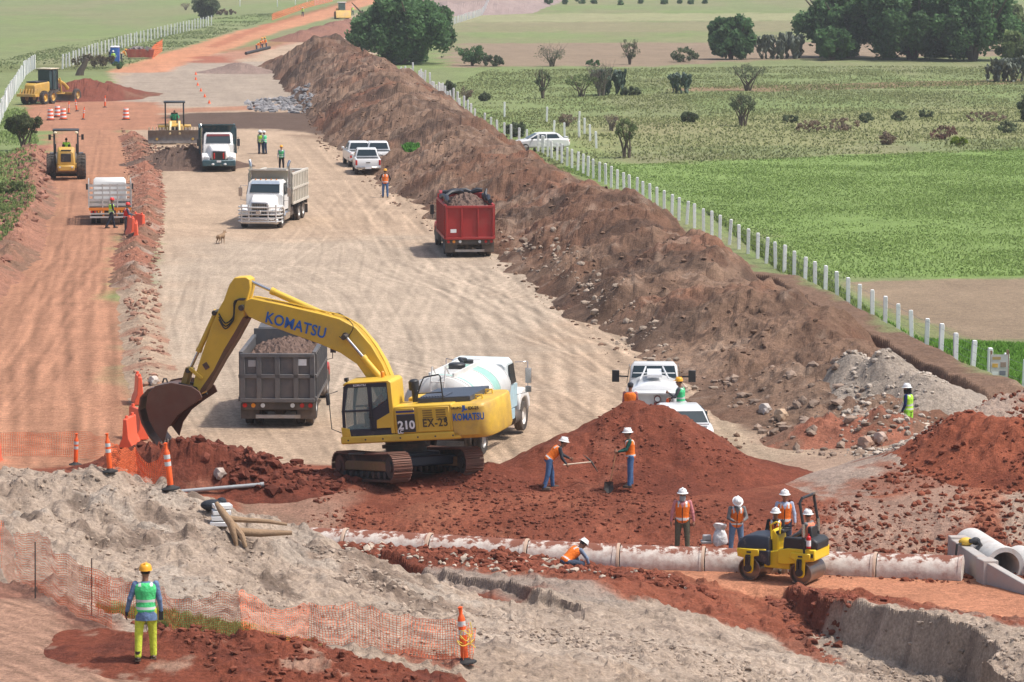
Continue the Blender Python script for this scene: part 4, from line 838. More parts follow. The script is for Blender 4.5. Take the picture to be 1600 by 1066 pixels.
# ------------------------------------------------------------------ saloon car
def car(t):
    b = MB(); b.loft([ring(-2.15,.66,.45,.85,.1), ring(-2.0,.80,.32,.98,.1), ring(-1.3,.84,.28,1.0,.08), ring(1.0,.84,.28,.95,.08), ring(1.8,.80,.3,.82,.1), ring(2.1,.68,.4,.68,.1)]); b.build('body', CWHT, t, .04, seg=2)
    b = MB(); b.loft([[(-1.75,y,.95) for y in (-.74,.74)]+[(1.2,y,.92) for y in (.74,-.74)], [(-1.25,y,1.36) for y in (-.6,.6)]+[(.35,y,1.36) for y in (.6,-.6)], [(-.95,y,1.42) for y in (-.54,.54)]+[(.1,y,1.42) for y in (.54,-.54)]]); b.build('cabin', CWHT, t, .03)
    for s in (-1, 1):
        for q in ([(-1.35,s*.735,1.0), (-.38,s*.735,1.0), (-.38,s*.64,1.31), (-1.12,s*.64,1.31)], [(-.28,s*.735,1.0), (.9,s*.735,.98), (.28,s*.64,1.31), (-.28,s*.64,1.31)]): pane('side_window', q if s < 0 else q[::-1], GLASS, t, .025)
        for x in (-1.35, 1.3): wheel(t, x, s*.74, .31, .2)
        w = MB(); w.box((-2.08,s*.6,.78), (.1,.24,.16)); w.build('tail_light', RLAMP, t, .03); w = MB(); w.box((2.0,s*.56,.62), (.14,.24,.13)); w.build('headlight', WLAMP, t, .03); w = MB(); w.box((.75,s*.86,1.0), (.1,.16,.1)); w.build('mirror', BLKP, t)
    pane('windscreen', [(1.1,-.68,.97), (1.1,.68,.97), (.4,.56,1.33), (.4,-.56,1.33)], GLASS, t, .025); pane('rear_window', [(-1.7,-.68,1.0), (-1.7,.68,1.0), (-1.27,.56,1.33), (-1.27,-.56,1.33)][::-1], GLASS, t, .025)
    w = MB(); w.box((-1.95,0,1.06), (.22,1.3,.04)); w.build('boot_spoiler', CWHT, t)
t = vroot('car', 0, 0, 188, 'white saloon car parked beyond the white posts', 'car', at0=P(845, 236)); car(t)
t = vroot('car', 0, 0, 94, 'white car mostly hidden behind the big red soil heap, only its roof showing', 'car', at0=Vector((5.35, 105.9, 0))); car(t); t.scale = (1.05, 1.1, 1.06)
# ------------------------------------------------------------------ water tanker behind the excavator
t = vroot('water_tanker', 0, 0, 62, 'white water tanker truck with pale green bands, behind the excavator', 'tanker truck', at0=P(745, 680)); t.location = Vector((-1.38, 107.4, 0)); t.rotation_euler.z = R(76); t.scale = (1.0,)*3
f = MB(); f.bx(-3.6, 3.7, -.42, .42, .6, .85); f.cyl((-2.4,-1,.5), (-2.4,1,.5), .1); f.cyl((2.9,-1,.5), (2.9,1,.5), .1); f.build('chassis', CHAS, t, .01)
for y in (-1., 1.): wheel(t, 2.9, y, .5, .28, rim=WHT); wheel(t, -2.4, y, .5, .26, dual=1)
def tank_ring(x, k=1.): return [(x, math.cos(a)*1.2*k, 1.78+math.sin(a)*.86*k) for a in np.linspace(0, 2*math.pi, 33)[:-1]]
b = MB(); b.loft([tank_ring(-3.85, .6), tank_ring(-3.8, .82), tank_ring(-3.68, .97), tank_ring(-3.5)], cap=True); b.loft([tank_ring(-3.5), tank_ring(-1.4)], cap=False); b.loft([tank_ring(-.6), tank_ring(.7), tank_ring(.85, .96), tank_ring(.95, .8), tank_ring(1.0, .5)]); tk = b.build('water_tank', mat('grey_white_tank', (.60,.60,.58), .45, dirt=.4, dirtcol=(.42,.37,.32), scale=1.3), t)
for x0, x1 in ((-1.4, -.6), (-3.3, -3.15)): b = MB(); b.loft([tank_ring(x0, 1.004), tank_ring(x1, 1.004)]); b.build('green_band', SEAFOAM, tk)
for x in (-3.52, -1.42, -.58, .7): b = MB(); b.loft([tank_ring(x-.02, 1.015), tank_ring(x+.02, 1.015)]); b.build('tank_seam', WHT, tk)
b = MB(); b.prism([(-3.5,2.55), (.6,2.55), (.6,2.72), (-3.5,2.72)], -.42, -.36); b.prism([(-3.5,2.55), (.6,2.55), (.6,2.72), (-3.5,2.72)], .36, .42); b.build('top_walkway', WHT, t)
b = MB(); b.lathe([(.26,2.6),(.28,2.76),(.24,2.8),(0,2.82)], c=(-1.6,0,0)); b.lathe([(.2,2.6),(.2,2.74),(0,2.76)], c=(-.3,0,0)); b.tube([(-1.2,-.1,2.75), (-.9,.1,2.85), (-.5,.0,2.78)], .06); b.build('tank_hatch', BLKP, t)
b = MB()
for y in (-.22, .22): b.tube([(-3.92,y,.8), (-3.96,y,2.4), (-3.8,y,2.95), (-3.4,y,2.7)], .025)
for k in range(6): b.cyl((-3.95,-.22,1.0+k*.3), (-3.95,.22,1.0+k*.3), .018)
b.build('ladder', WHT, t); b = MB()
for y in (-1.28, 1.28): b.prism([(-3.4,.72), (.9,.72), (.9,1.05), (-3.4,1.05)], y-.02, y+.02)
b.build('side_skirt', mat('pale_blue_skirt', (.38,.55,.62), .5, dirt=.35, dirtcol=DUST), t); b = MB(); b.tube([(.0,-1.3,1.12), (-3.2,-1.3,1.12)], .07); b.build('hose_tube', SEAFOAM, t)
for s in (-1, 1): b = MB(); b.cyl((1.3,s*1.0,.62), (2.1,s*1.0,.62), .24); b.build('fuel_tank', CHAS, t)
c = MB(); c.loft([ring(1.05,.98,.9,2.45,.1,.93), ring(1.2,1.03,.85,2.6,.14,.92), ring(1.95,1.03,.85,2.58,.14,.92), ring(2.3,1.0,.85,1.85,.1)]); c.build('cab', mat('pale_cab_paint', (.66,.72,.72), .35, dirt=.15, dirtcol=DUST), t, .01); pane('windscreen', [(2.27,-.82,1.88), (2.27,.82,1.88), (2.0,.78,2.46), (2.0,-.78,2.46)], GLASS, t, .03)
for s in (-1, 1):
    q = [(1.3,s*1.04,1.75), (2.05,s*1.04,1.75), (1.92,s*.97,2.4), (1.3,s*.97,2.4)]; pane('side_window', q if s < 0 else q[::-1], GLASS, t, .02)
    q = [(1.2,s*1.04,.95), (2.2,s*1.04,.95), (2.2,s*1.04,1.7), (1.2,s*1.04,1.7)]; pane('door', q if s < 0 else q[::-1], mat('pale_blue_door', (.42,.6,.66), .4, dirt=.2, dirtcol=DUST), t, .018)
    m = MB(); m.tube([(2.1,s*1.,2.4), (2.25,s*1.4,2.42)], .015); m.tube([(2.1,s*1.,1.3), (2.25,s*1.4,1.4), (2.25,s*1.4,2.4)], .015); m.box((2.25,s*1.42,1.95), (.06,.2,.5)); m.box((2.25,s*1.42,1.5), (.06,.2,.2)); m.build('mirror', CHROME, t, .02)
    f = MB(); f.prism([(2.2,.75),(2.28,1.15),(2.55,1.4),(2.95,1.46),(3.4,1.35),(3.7,1.05),(3.75,.7),(3.5,.7),(3.42,.95),(3.2,1.1),(2.9,1.14),(2.6,1.08),(2.42,.92),(2.36,.75)], s*.62, s*1.12); f.build('fender', WHT, t, .05, seg=2)
    l = MB(); l.box((3.68,s*.78,1.0), (.1,.3,.2)); l.build('headlight', WLAMP, t, .03)
h = MB(); h.loft([ring(2.25,.82,.9,1.85,.15,.94), ring(3.0,.78,.9,1.72,.16,.92), ring(3.65,.66,.85,1.5,.16,.9)]); h.build('hood', WHT, t, .03); m = MB(); m.box((3.8,0,.6), (.2,2.1,.3)); m.build('bumper', CHROME, t, .04)
# ------------------------------------------------------------------ white fuel bowser seen from behind
t = vroot('fuel_truck', 0, 0, 93, 'white fuel tank truck seen from behind, between the red soil heap and the ridge', 'tank truck', at0=Vector((4.75, 110.2, 0))); t.rotation_euler.z = R(88); t.scale = (.95,)*3
f = MB(); f.bx(-2.5, 2.6, -.4, .4, .5, .72); f.build('chassis', CHAS, t)
for y in (-.92,.92): wheel(t, 1.9, y, .42, .26, rim=WHT); wheel(t, -1.5, y, .42, .22, dual=1)
def tr2(x, k=1.): return [(x, math.cos(a)*1.0*k, 1.30+math.sin(a)*.60*k) for a in np.linspace(0, 2*math.pi, 29)[:-1]]
b = MB(); b.loft([tr2(-1.85,.85), tr2(-1.8,.96), tr2(-1.65), tr2(.5), tr2(.65,.9), tr2(.7,.6)]); b.build('fuel_tank', CWHT, t)
b = MB(); b.bx(-2.75, -1.75, -1.1, 1.1, .72, .8); b.bx(-2.7, -2.6, -1.1, -.78, .8, 1.25); b.bx(-2.7, -2.6, .78, 1.1, .8, 1.25); b.bx(-2.7,-1.2,-1.12,-.9,.6,1.2); b.bx(-2.7,-1.2,.9,1.12,.6,1.2); b.build('rear_deck', CWHT, t, .02)
b = MB(); b.bx(-1.95, -1.86, -.66, .66, .85, 1.55); b.bx(-2.4,-1.9,-.70,-.64,.85,1.6); b.bx(-2.4,-1.9,.64,.70,.85,1.6); b.bx(-2.4,-1.9,-.7,.7,1.58,1.64); b.build('pump_cabinet', CWHT, t, .01)
b = MB(); b.cyl((-2.05,-.1,1.38), (-2.15,-.1,1.38), .12); b.box((-2.1,-.1,1.1), (.2,.25,.3)); b.tube([(-2.1,.1,1.), (-2.2,.3,1.05), (-2.2,.5,.95), (-2.1,.6,.9)], .03); b.tube([(-2.1,-.2,1.), (-2.2,-.4,1.2), (-2.2,-.55,1.35)], .03); b.build('pump', mat('red_brown_pump', (.2,.04,.035), .5), t)
b = MB(); b.cyl((-2.16,-.1,1.38), (-2.17,-.1,1.38), .09); b.build('gauge', WLAMP, t)
c = MB(); c.loft([ring(.8,.9,.7,1.9,.1,.92), ring(.95,.95,.65,2.25,.14,.86), ring(1.6,.95,.65,2.22,.14,.86), ring(2.1,.93,.65,1.5,.1,.95), ring(2.8,.88,.6,1.25,.12)]); c.build('cab', CWHT, t, .02)
pane('rear_window', [(.82,-.80,1.72), (.82,.80,1.72), (.90,.72,2.14), (.90,-.72,2.14)][::-1], GLASS, t, .05)
for s in (-1, 1):
    m = MB(); m.tube([(1.7,s*.9,1.65), (1.6,s*1.3,1.68)], .03); m.box((1.6,s*1.36,1.68), (.1,.26,.42)); m.build('mirror', BLKP, t, .03)
    q = [(1.0,s*.95,1.5), (2.0,s*.95,1.5), (1.6,s*.86,2.1), (1.05,s*.86,2.1)]; pane('side_window', q if s < 0 else q[::-1], GLASS, t, .02)
b = MB(); b.box((-.6,0,2.08), (1.6,.5,.1)); b.tube([(-1.6,-.5,2.0), (-1.5,-.38,2.22), (-.2,-.3,2.25)], .03); b.tube([(-1.6,.5,2.0), (-1.5,.38,2.22), (-.2,.3,2.25)], .03); b.build('tank_top_frame', CWHT, t)
for y, m in ((1.0, RLAMP), (-1.0, RLAMP)): c = MB(); c.box((-2.77,y,.66), (.04,.14,.1)); c.build('tail_light', m, t)
# ------------------------------------------------------------------ the excavator
EX = empty('excavator', P(637, 748, .16), 0, 'yellow tracked excavator digging with its bucket in the red soil heap', 'excavator')
EXM = Matrix.Translation(EX.location)
def setrot(yaw, tilt): return Matrix.Rotation(R(tilt), 3, 'Y') @ Matrix.Rotation(R(yaw), 3, 'Z')
TILT = -5.5; RU = setrot(163, TILT)         # upper works: nose to the left, tipped down into the dig
EX.rotation_euler = RU.to_euler(); EXM = EXM @ RU.to_4x4(); EXI = EXM.inverted()
def LT(u, v, yl):       # photo point -> local (x, z) on the plane y = yl
    o = EXI @ Vector((0, 0, CAMH)); d = EXI.to_3x3() @ ray(u, v); t = (yl-o.y)/d.y; p = o+d*t; return (p.x, p.z)
def LP(pts, yl): return [LT(u, v, yl) for u, v in pts]
HOSE = mat('hydraulic_hose', (.02,.02,.02), .5); RTRK = mat('track_steel', (.16,.09,.065), .75, .2, dirt=.75, dirtcol=(.22,.085,.055), scale=3, bump=.01)
# upper frame
bot = LP([(533,697),(785,681)], 1.35); zb = (bot[0][1]+bot[1][1])/2; XF = bot[0][0]; XR = LT(706,640,1.35)[0]
EXH = LT(650,634,1.35)[1]      # engine cover height
d = MB(); d.bx(XR-.2, XF, -1.34, 1.36, zb, zb+.24); d.build('revolving_frame', YEL, EX, .05, seg=2)
d = MB(); d.bx(XR, LT(614,640,1.35)[0], .35, 1.34, zb+.24, EXH); d.bx(XR, LT(614,640,1.35)[0]+.1, -1.33, -.35, zb+.24, EXH); d.bx(XR, LT(640,640,1.35)[0], -.35, .35, zb+.24, EXH-.05); eb = d.build('engine_housing', YEL, EX, .04, seg=2)
xs = [LT(u,650,1.35)[0] for u in (618, 648, 652, 703)]
for x0, x1 in ((xs[0], xs[1]), (xs[2], xs[3])): d = MB(); d.bx(x1+.01, x0-.01, 1.34, 1.365, zb+.27, EXH-.06); d.build('side_door', YEL, eb, .012)
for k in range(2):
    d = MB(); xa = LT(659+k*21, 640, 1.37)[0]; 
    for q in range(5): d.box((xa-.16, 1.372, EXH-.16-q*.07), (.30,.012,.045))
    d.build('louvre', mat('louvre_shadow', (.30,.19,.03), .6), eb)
for k, zz in enumerate((0.10, .22, .34)):
    d = MB(); d.bx(xs[1]-.0, xs[0]-.03, 1.362, 1.374, EXH-.10-zz*.9, EXH-.04-zz*.9); d.build('blue_stripe', mat('blue_stripe_paint', (.03,.035,.16), .4), eb)
d = MB(); d.bx(xs[1], xs[0]-.03, 1.362, 1.376, zb+.28, zb+.80); pl = d.build('model_plate', BLKP, eb)
def side(u, v, yl=1.38): x, z = LT(u, v, yl); return frame((x, yl, z), (-1,0,0), (0,0,1))
text('210', .34, WTXT, pl, side(635, 665), off=.012, sx=1.05); text('LC', .15, WTXT, pl, side(626, 675), off=.006)
text('EX-25', .34, DTXT, eb, side(680, 661), off=.006, sx=.85, sp=1.12)
# counterweight with rounded back
cw = []; n = 14
xc = XR+.02
for zz, k in ((zb+.0, .93), (zb+.12, 1.), (zb+.62, 1.), (EXH-.12, .985), (EXH-.02, .92)):
    r = [(xc, 1.36*k if k < .95 else 1.36, zz)]
    for a in np.linspace(0, math.pi, n):
        y = math.cos(a); r.append((xc-.72-.46*k*(math.sin(a)**.75), (abs(y)**.6)*np.sign(y)*1.36*(k if k < .95 else 1), zz))
    r.append((xc, -1.36*(k if k < .95 else 1), zz)); cw.append(r)
d = MB(); d.loft(cw); CWT = d.build('counterweight', mat('worn_yellow_paint', (.70,.45,.06), .5, dirt=.6, dirtcol=(.38,.22,.10), scale=2.2), EX, .03, seg=2)
EXB = XR
d = MB()
for k in range(2): d.tube([(XR-.5, (.5-1.*k), EXH-.04), (XR-.5, (.5-k), EXH+.1), (XR-.7, (.5-k), EXH+.1), (XR-.7, (.5-k), EXH-.04)], .03)
d.build('lifting_lug', YEL, CWT)
# lettering stands on the side of the counterweight
text("KOMATSU", .29, mat('blue_paint_lettering', (.015,.13,.46), .4), CWT, frame((XR-.50, 1.375, LT(748,651,1.38)[1]), (-1,0,0), (0,0,1)), off=.008, sx=.70, sp=1.05)
text('GRUPO', .10, DTXT, CWT, frame((XR-.14, 1.375, LT(730,637,1.38)[1]), (-1,0,0), (0,0,1)), off=.003)
text('JL', .19, mat('blue_paint_lettering', (.015,.13,.46), .4), CWT, frame((XR-.40, 1.375, LT(740,637,1.38)[1]), (-1,0,0), (0,0,1)), off=.012)
text('EX-25', .13, DTXT, CWT, frame((XR-.68, 1.375, LT(755,637,1.38)[1]), (-1,0,0), (0,0,1)), off=.004)
# hood on top, exhaust, rails
x0, x1 = LT(668,625,0)[0], LT(750,625,0)[0]
d = MB(); d.bx(x1, x0, -1.0, .9, EXH-.02, EXH+.15); 
for k in range(9): d.bx(x0-.1-k*.09-.03, x0-.1-k*.09+.03, .1, .85, EXH+.15, EXH+.19)
d.build('engine_hood', mat('grey_blue_hood', (.055,.065,.09), .4, dirt=.2, dirtcol=DUST), EX, .05, seg=2)
d = MB(); xq = LT(647,612,.6)[0]; d.cyl((xq,.55,EXH), (xq,.55,EXH+.42), .09); d.cyl((xq,.55,EXH+.36), (xq,.55,EXH+.62), .16); d.ell((xq,.55,EXH+.6), (.16,.16,.09)); d.build('air_precleaner', BLKP, EX)
d = MB(); xr0, xr1 = LT(645,600,1.0)[0], LT(688,600,1.0)[0]
for yy in (.95,): d.tube([(xr0,yy,EXH+.05), (xr0-.25,yy,EXH+.62), (xr0-.35,yy,EXH+.78), (xr1+.05,yy,EXH+.84), (xr1,yy,EXH+.78), (xr1-.02,yy,EXH+.05)], .022); d.tube([(xr1,yy,EXH+.3), (xr0-.1,yy,EXH+.3)], .018)
d.build('handrail', BLKP, EX)
# cab: navy shell with yellow pillars, glass, operator
cz0 = zb+.16; CT = LT(560,598,1.3)[1]; cx0 = LT(533,650,1.33)[0]; cx1 = LT(611,650,1.33)[0]; cy0, cy1 = .30, 1.33
shell = [(cx1, cz0), (cx0-.02, cz0), (cx0, cz0+.30), (cx0-.03, (cz0+CT)/2), (cx0-.16, CT-.10), (cx0-.26, CT-.02), (cx1, CT+.0)]
c = MB(); T = .05
c.prism([(cx1, cz0), (cx0, cz0), (cx0, cz0+.28), (cx1, cz0+.28)], cy0, cy1)
c.prism([(cx0-.12, CT-.14), (cx0-.26, CT-.02), (cx1, CT), (cx1, CT-.16)], cy0, cy1)
xm = LT(578,640,1.33)[0]
for y in (cy0+.03, cy1-.03):
    c.prism([(cx0, cz0+.2), (cx0-.03, (cz0+CT)/2), (cx0-.16, CT-.10), (cx0-.30, CT-.10), (cx0-.12, (cz0+CT)/2), (cx0-.09, cz0+.2)], y-.03, y+.03)
    c.prism([(xm+.05, cz0+.2), (xm+.03, CT-.1), (xm-.10, CT-.1), (xm-.07, cz0+.2)], y-.03, y+.03)
    c.prism([(cx1, cz0+.2), (cx1, CT-.1), (cx1+.06, CT-.1), (cx1+.06, cz0+.2)], y-.03, y+.03)
    c.prism([(xm, cz0+.2), (cx1, cz0+.2), (cx1, cz0+1.15), (cx1+.30, cz0+1.0), (xm, cz0+.82)], y-.03, y+.03)
    c.prism([(cx0-.02, cz0+.80), (cx0-.02, cz0+.86), (xm, cz0+.86), (xm, cz0+.80)], y-.03, y+.03)
cb = c.build('cab', NAVY, EX, .012)
c = MB(); c.prism([(cx0-.24, CT+.02), (cx0-.14, CT-.04), (cx0-.18, CT-.09), (cx0-.28, CT-.03), (cx1+.04, CT-.03), (cx1+.04, cz0+.1), (cx1-.09, cz0+.1), (cx1-.11, CT-.05), (cx1-.02, CT+.03)], cy0-.02, cy1+.02); c.build('cab_roof_trim', YEL, cb, .02)
text('KOMATSU', .085, WTXT, cb, frame((cx0-.68, cy1+.012, CT-.08), (-1,0,0), (0,0,1)), off=.002)
c = MB(); c.prism([(cx1, cz0+.28), (cx1+.48, cz0+.28), (cx1+.46, cz0+.52), (cx1+.05, cz0+.72), (cx1, cz0+.72)], cy1-.01, cy1+.015); lp = c.build('cab_side_panel', YEL, cb, .01)
c = MB(); c.prism([(cx0+.02, cz0-.02), (cx0+.03, cz0+.36), (cx0-.22, cz0+.30), (cx0-.26, cz0-.02)], cy1-.02, cy1+.02); c.cyl((cx0-.12, cy1+.02, cz0+.16), (cx0-.12, cy1+.03, cz0+.16), .08); c.build('cab_corner', YEL, cb, .02)
SEE = mat('clear_cab_glass', (.25,.38,.36), .05, alpha=.42, spec=.8)
def cpane(pts, y): q = MB(); q.prism(pts, y-.006, y+.006); q.build('window', SEE, cb, smooth=False)
for y in (cy1-.03, cy0+.03):
    cpane([(cx0-.12, cz0+.28), (cx0-.14, cz0+.80), (xm, cz0+.80), (xm, cz0+.28)], y); cpane([(cx0-.12, cz0+.86), (cx0-.26, CT-.15), (xm, CT-.15), (xm, cz0+.86)], y); cpane([(xm-.08, cz0+.86), (xm-.08, CT-.15), (cx1+.06, CT-.15), (cx1+.06, cz0+1.15), (cx1+.3, cz0+1.02)], y)
q = MB(); q.bx(cx1-.01, cx1+.0, cy0+.1, cy1-.1, cz0+.9, CT-.18); q.build('rear_window', mat('rear_cab_glass', (.06,.13,.15), .1, spec=.8), cb); q = MB(); q.add([(cx0-.03, cy0+.06, cz0+.85), (cx0-.03, cy1-.06, cz0+.85), (cx0-.17, cy1-.06, CT-.12), (cx0-.17, cy0+.06, CT-.12)], [(0,1,2,3)]); q.add([(cx0+.0, cy0+.06, cz0+.3), (cx0+.0, cy1-.06, cz0+.3), (cx0-.03, cy1-.06, cz0+.85), (cx0-.03, cy0+.06, cz0+.85)], [(0,1,2,3)]); q.build('windscreen', SEE, cb)
q = MB(); q.box((cx1+.45, .85, cz0+.55), (.5,.5,.18)); q.box((cx1+.2, .85, cz0+.95), (.14,.5,.8)); q.box((cx1+.2, .85, cz0+1.42), (.12,.28,.2)); q.cyl((cx1+.9,1.1,cz0+.3), (cx1+.9,1.1,cz0+.75), .03); q.box((cx1+.9,.5,cz0+.6), (.25,.2,.5)); q.build('operator_seat', BLKP, cb, .04)
q = MB(); q.tube([(cx0+.05, cy1-.05, cz0+1.45), (cx0+.28, cy1+.15, cz0+1.4), (cx0+.28, cy1+.15, cz0+.35), (cx0+.02, cy1+.05, cz0+.2)], .015); q.box((cx0+.3, cy1+.17, cz0+1.25), (.07,.16,.34)); q.build('mirror', BLKP, EX, .02)
q = MB(); q.cyl((cx1+.4,.6,CT), (cx1+.4,.6,CT+.16), .06); q.ell((cx1+.4,.6,CT+.16), (.06,.06,.06)); q.build('beacon', OLAMP, EX); q = MB(); q.cyl((cx0-.25,cy1-.1,CT), (cx0-.25,cy1-.1,CT+.1), .03); q.box((cx0-.25,cy1-.1,CT+.1), (.1,.14,.1)); q.build('work_light', BLKP, EX)
# boom, arm, linkage, traced in the plane of the boom
BY = -.05
def arm_part(name, pts, w, m, bev=.025): 
    d = MB(); d.prism(LP(pts, BY+w/2), BY-w/2, BY+w/2); return d.build(name, m, EX, bev, seg=2)
BM = arm_part('boom', [(383,470),(392,466),(440,476),(500,490),(530,498),(556,512),(580,540),(598,570),(612,604),(625,640),(600,650),(586,614),(572,590),(557,569),(532,552),(500,538),(455,522),(405,503),(388,495),(380,484)], .58, YEL)
AR = arm_part('arm', [(366,434),(384,433),(390,437),(391,450),(386,470),(382,492),(372,520),(355,548),(338,580),(322,606),(314,617),(305,615),(301,605),(305,585),(318,545),(330,510),(343,480),(349,470),(358,445)], .44, YEL)
text("KOMATSU", .47, mat('blue_paint_lettering', (.015,.13,.46), .4), BM, (lambda a, b, o: frame((o[0], BY+.305, o[1]), (b[0]-a[0],0,b[1]-a[1]), (0,0,1)))(LT(418,497,BY+.3), LT(504,521,BY+.3), LT(462,509,BY+.3)), off=.008, sx=.88, sp=1.04)
def cyl_ram(a, b, f, r0, r1, name, y=BY):
    A, B = [Vector((LT(*q, y)[0], y, LT(*q, y)[1])) for q in (a, b)]; M = A+(B-A)*f
    q = MB(); q.cyl(A, M, r0, n=16); q.cyl(A-(M-A).normalized()*.05, A+(M-A).normalized()*.1, r0*1.2); q.cyl(M-(M-A).normalized()*.12, M, r0*1.15, n=16); o = q.build(name, YEL, EX); q = MB(); q.cyl(M, B, r1, n=12); q.build('piston_rod', CHROME, o); q = MB()
    for e in (A, B): q.cyl(e-Vector((0,.2,0)), e+Vector((0,.2,0)), r0*.9, n=14)
    q.build('pin', STEEL, o); return o
cyl_ram((516,496), (388,438), .72, .10, .055, 'arm_cylinder'); cyl_ram((338,488), (297,578), .68, .085, .05, 'bucket_cylinder')
for y in (BY+.42, BY-.42): cyl_ram((600,596), (540,526), .55, .09, .05, 'boom_cylinder', y)
q = MB()
for u, v, w in ((383,479,.62), (545,522,.62), (307,611,.52)): q = MB(); x, z = LT(u, v, BY); q.cyl((x,BY-w/2-.04,z), (x,BY+w/2+.04,z), .09, n=14); q.build('pivot_pin', STEEL, EX)

def hose(pts, y, r=.022):
    q = MB(); p = [Vector((LT(u, v, y)[0], y, LT(u, v, y)[1])) for u, v in pts]; s = []
    for i in range(len(p)-1):
        for k in range(4):
            t = k/4; a = p[max(0, i-1)]; b_ = p[i]; c_ = p[i+1]; e = p[min(len(p)-1, i+2)]; s.append(.5*((2*b_)+(-a+c_)*t+(2*a-5*b_+4*c_-e)*t*t+(-a+3*b_-3*c_+e)*t**3))
    s.append(p[-1]); q.tube(s, r, 6); return q
for dd in (0, 5, 9): hose([(384-dd*.3,467+dd*.2),(372-dd*.6,468+dd*.3),(366,480+dd),(364,496+dd*.6),(352,505+dd),(342,490+dd)], BY+.30+dd*.004).build('hydraulic_hose', HOSE, EX)
hose([(383,490),(385,505),(378,520),(368,522)], BY-.2).build('hydraulic_hose', HOSE, EX)
for y in (-.18,-.06,.06,.18): hose([(396,463),(440,471),(500,485),(534,493),(560,508),(584,536),(602,567),(615,600)], BY+y, .02).build('boom_pipe', YEL, EX)
hose([(515,492),(530,490),(545,500)], BY).build('hydraulic_hose', HOSE, EX); hose([(545,500),(552,512),(540,530),(530,526)], BY+.33, .012).build('hydraulic_hose', HOSE, EX)
# bucket linkage and bucket
def bar(a, b, y, w, t, m, name):
    A, B = LT(*a, y), LT(*b, y); dx, dz = B[0]-A[0], B[1]-A[1]; L = math.hypot(dx, dz); nx, nz = -dz/L*w, dx/L*w
    q = MB(); q.prism([(A[0]+nx,A[1]+nz), (A[0]-nx,A[1]-nz), (B[0]-nx,B[1]-nz), (B[0]+nx,B[1]+nz)], y-t, y+t); q.build(name, m, EX, .02)
for y in (BY-.26, BY+.26): bar((296,575), (316,592), y, .06, .03, YEL, 'link_arm')
bar((297,574), (288,604), BY, .09, .16, mat('worn_yellow_link', (.35,.23,.06), .6, dirt=.6, dirtcol=RDUST), 'bucket_link')
BKM = mat('bucket_steel', (.20,.125,.095), .42, .5, dirt=.5, dirtcol=(.19,.075,.05), scale=1.6); BKI = mat('bucket_inside', (.14,.05,.035), .8, dirt=.6, dirtcol=(.2,.06,.035))
sh = LP([(300,604),(268,598),(243,603),(231,616),(228,636),(233,656),(243,675),(256,692)], BY); W2 = .62
lipR = LT(318,618,BY)
q = MB()
for k in range(len(sh)-1):
    a, b_ = sh[k], sh[k+1]; dx, dz = b_[0]-a[0], b_[1]-a[1]; L = math.hypot(dx, dz); nx, nz = -dz/L*.05, dx/L*.05
    q.prism([a, b_, (b_[0]-nx, b_[1]-nz), (a[0]-nx, a[1]-nz)], BY-W2, BY+W2)
BK = q.build('bucket', BKM, EX)
sidep = LP([(300,604),(268,598),(243,603),(231,616),(228,636),(233,656),(243,675),(256,692),(262,670),(276,650),(296,635),(316,622),(312,612)], BY+W2)
for s in (-1, 1): q = MB(); q.prism(sidep, BY+s*W2-.03, BY+s*W2+.03); q.build('side_plate', BKM, BK, .01)
q = MB(); xa, za = LT(305,608,BY); q.prism(LP([(284,596),(312,603),(320,618),(300,624),(280,612)], BY), BY-.25, BY-.19); q.prism(LP([(284,596),(312,603),(320,618),(300,624),(280,612)], BY), BY+.19, BY+.25); q.tube([(LT(262,598,BY)[0],BY,LT(262,598,BY)[1]), (LT(260,592,BY)[0],BY,LT(260,592,BY)[1]), (LT(256,592,BY)[0],BY,LT(256,592,BY)[1]), (LT(254,598,BY)[0],BY,LT(254,598,BY)[1])], .03); q.build('bucket_bracket', STEEL, BK)
for k in range(5):
    y = BY-.52+k*.26; q = MB(); a = LT(254,688,BY); b_ = LT(259,700,BY); q.add([(a[0]-.07,y-.06,a[1]), (a[0]+.07,y-.06,a[1]), (a[0]+.07,y+.06,a[1]), (a[0]-.07,y+.06,a[1]), (b_[0],y-.03,b_[1]), (b_[0],y+.03,b_[1])], [(0,3,2,1), (0,1,4), (2,3,5), (1,2,5,4), (3,0,4,5)]); q.build('bucket_tooth', CHROME, BK, smooth=False)
q = MB(); q.prism(LP([(262,668),(276,648),(297,634),(306,628),(290,622),(262,625),(245,645)], BY), BY-W2+.05, BY+W2-.05); q.build('soil_in_bucket', soil_mat('red_clump', vcol=False, base=(.10,.035,.022), bump=.1), BK)
for x_ in (xs[1]+.08, xs[3]+.12): q = MB(); q.box((x_, 1.372, zb+.62), (.05,.02,.12)); q.build('door_handle', BLKP, eb)
q = MB(); q.box(((cx1+xm)/2+.30, cy1+.012, cz0+.62), (.14,.02,.05)); q.build('door_handle', BLKP, cb)
q = MB(); q.tube([(xm-.05, cy1+.05, cz0+.5), (xm-.05, cy1+.07, cz0+1.1)], .014); q.build('grab_rail', BLKP, cb)
q = MB(); q.prism([(cx0-.10, zb-.32), (cx0-.60, zb-.32), (cx0-.60, zb-.28), (cx0-.10, zb-.28)], 1.2, 1.36); q.build('step', STEEL, EX)
for k_ in range(7): q = MB(); q.cyl((XF-.25-k_*.55, 1.36, zb+.12), (XF-.25-k_*.55, 1.372, zb+.12), .028, n=8); q.build('bolt', STEEL, EX)
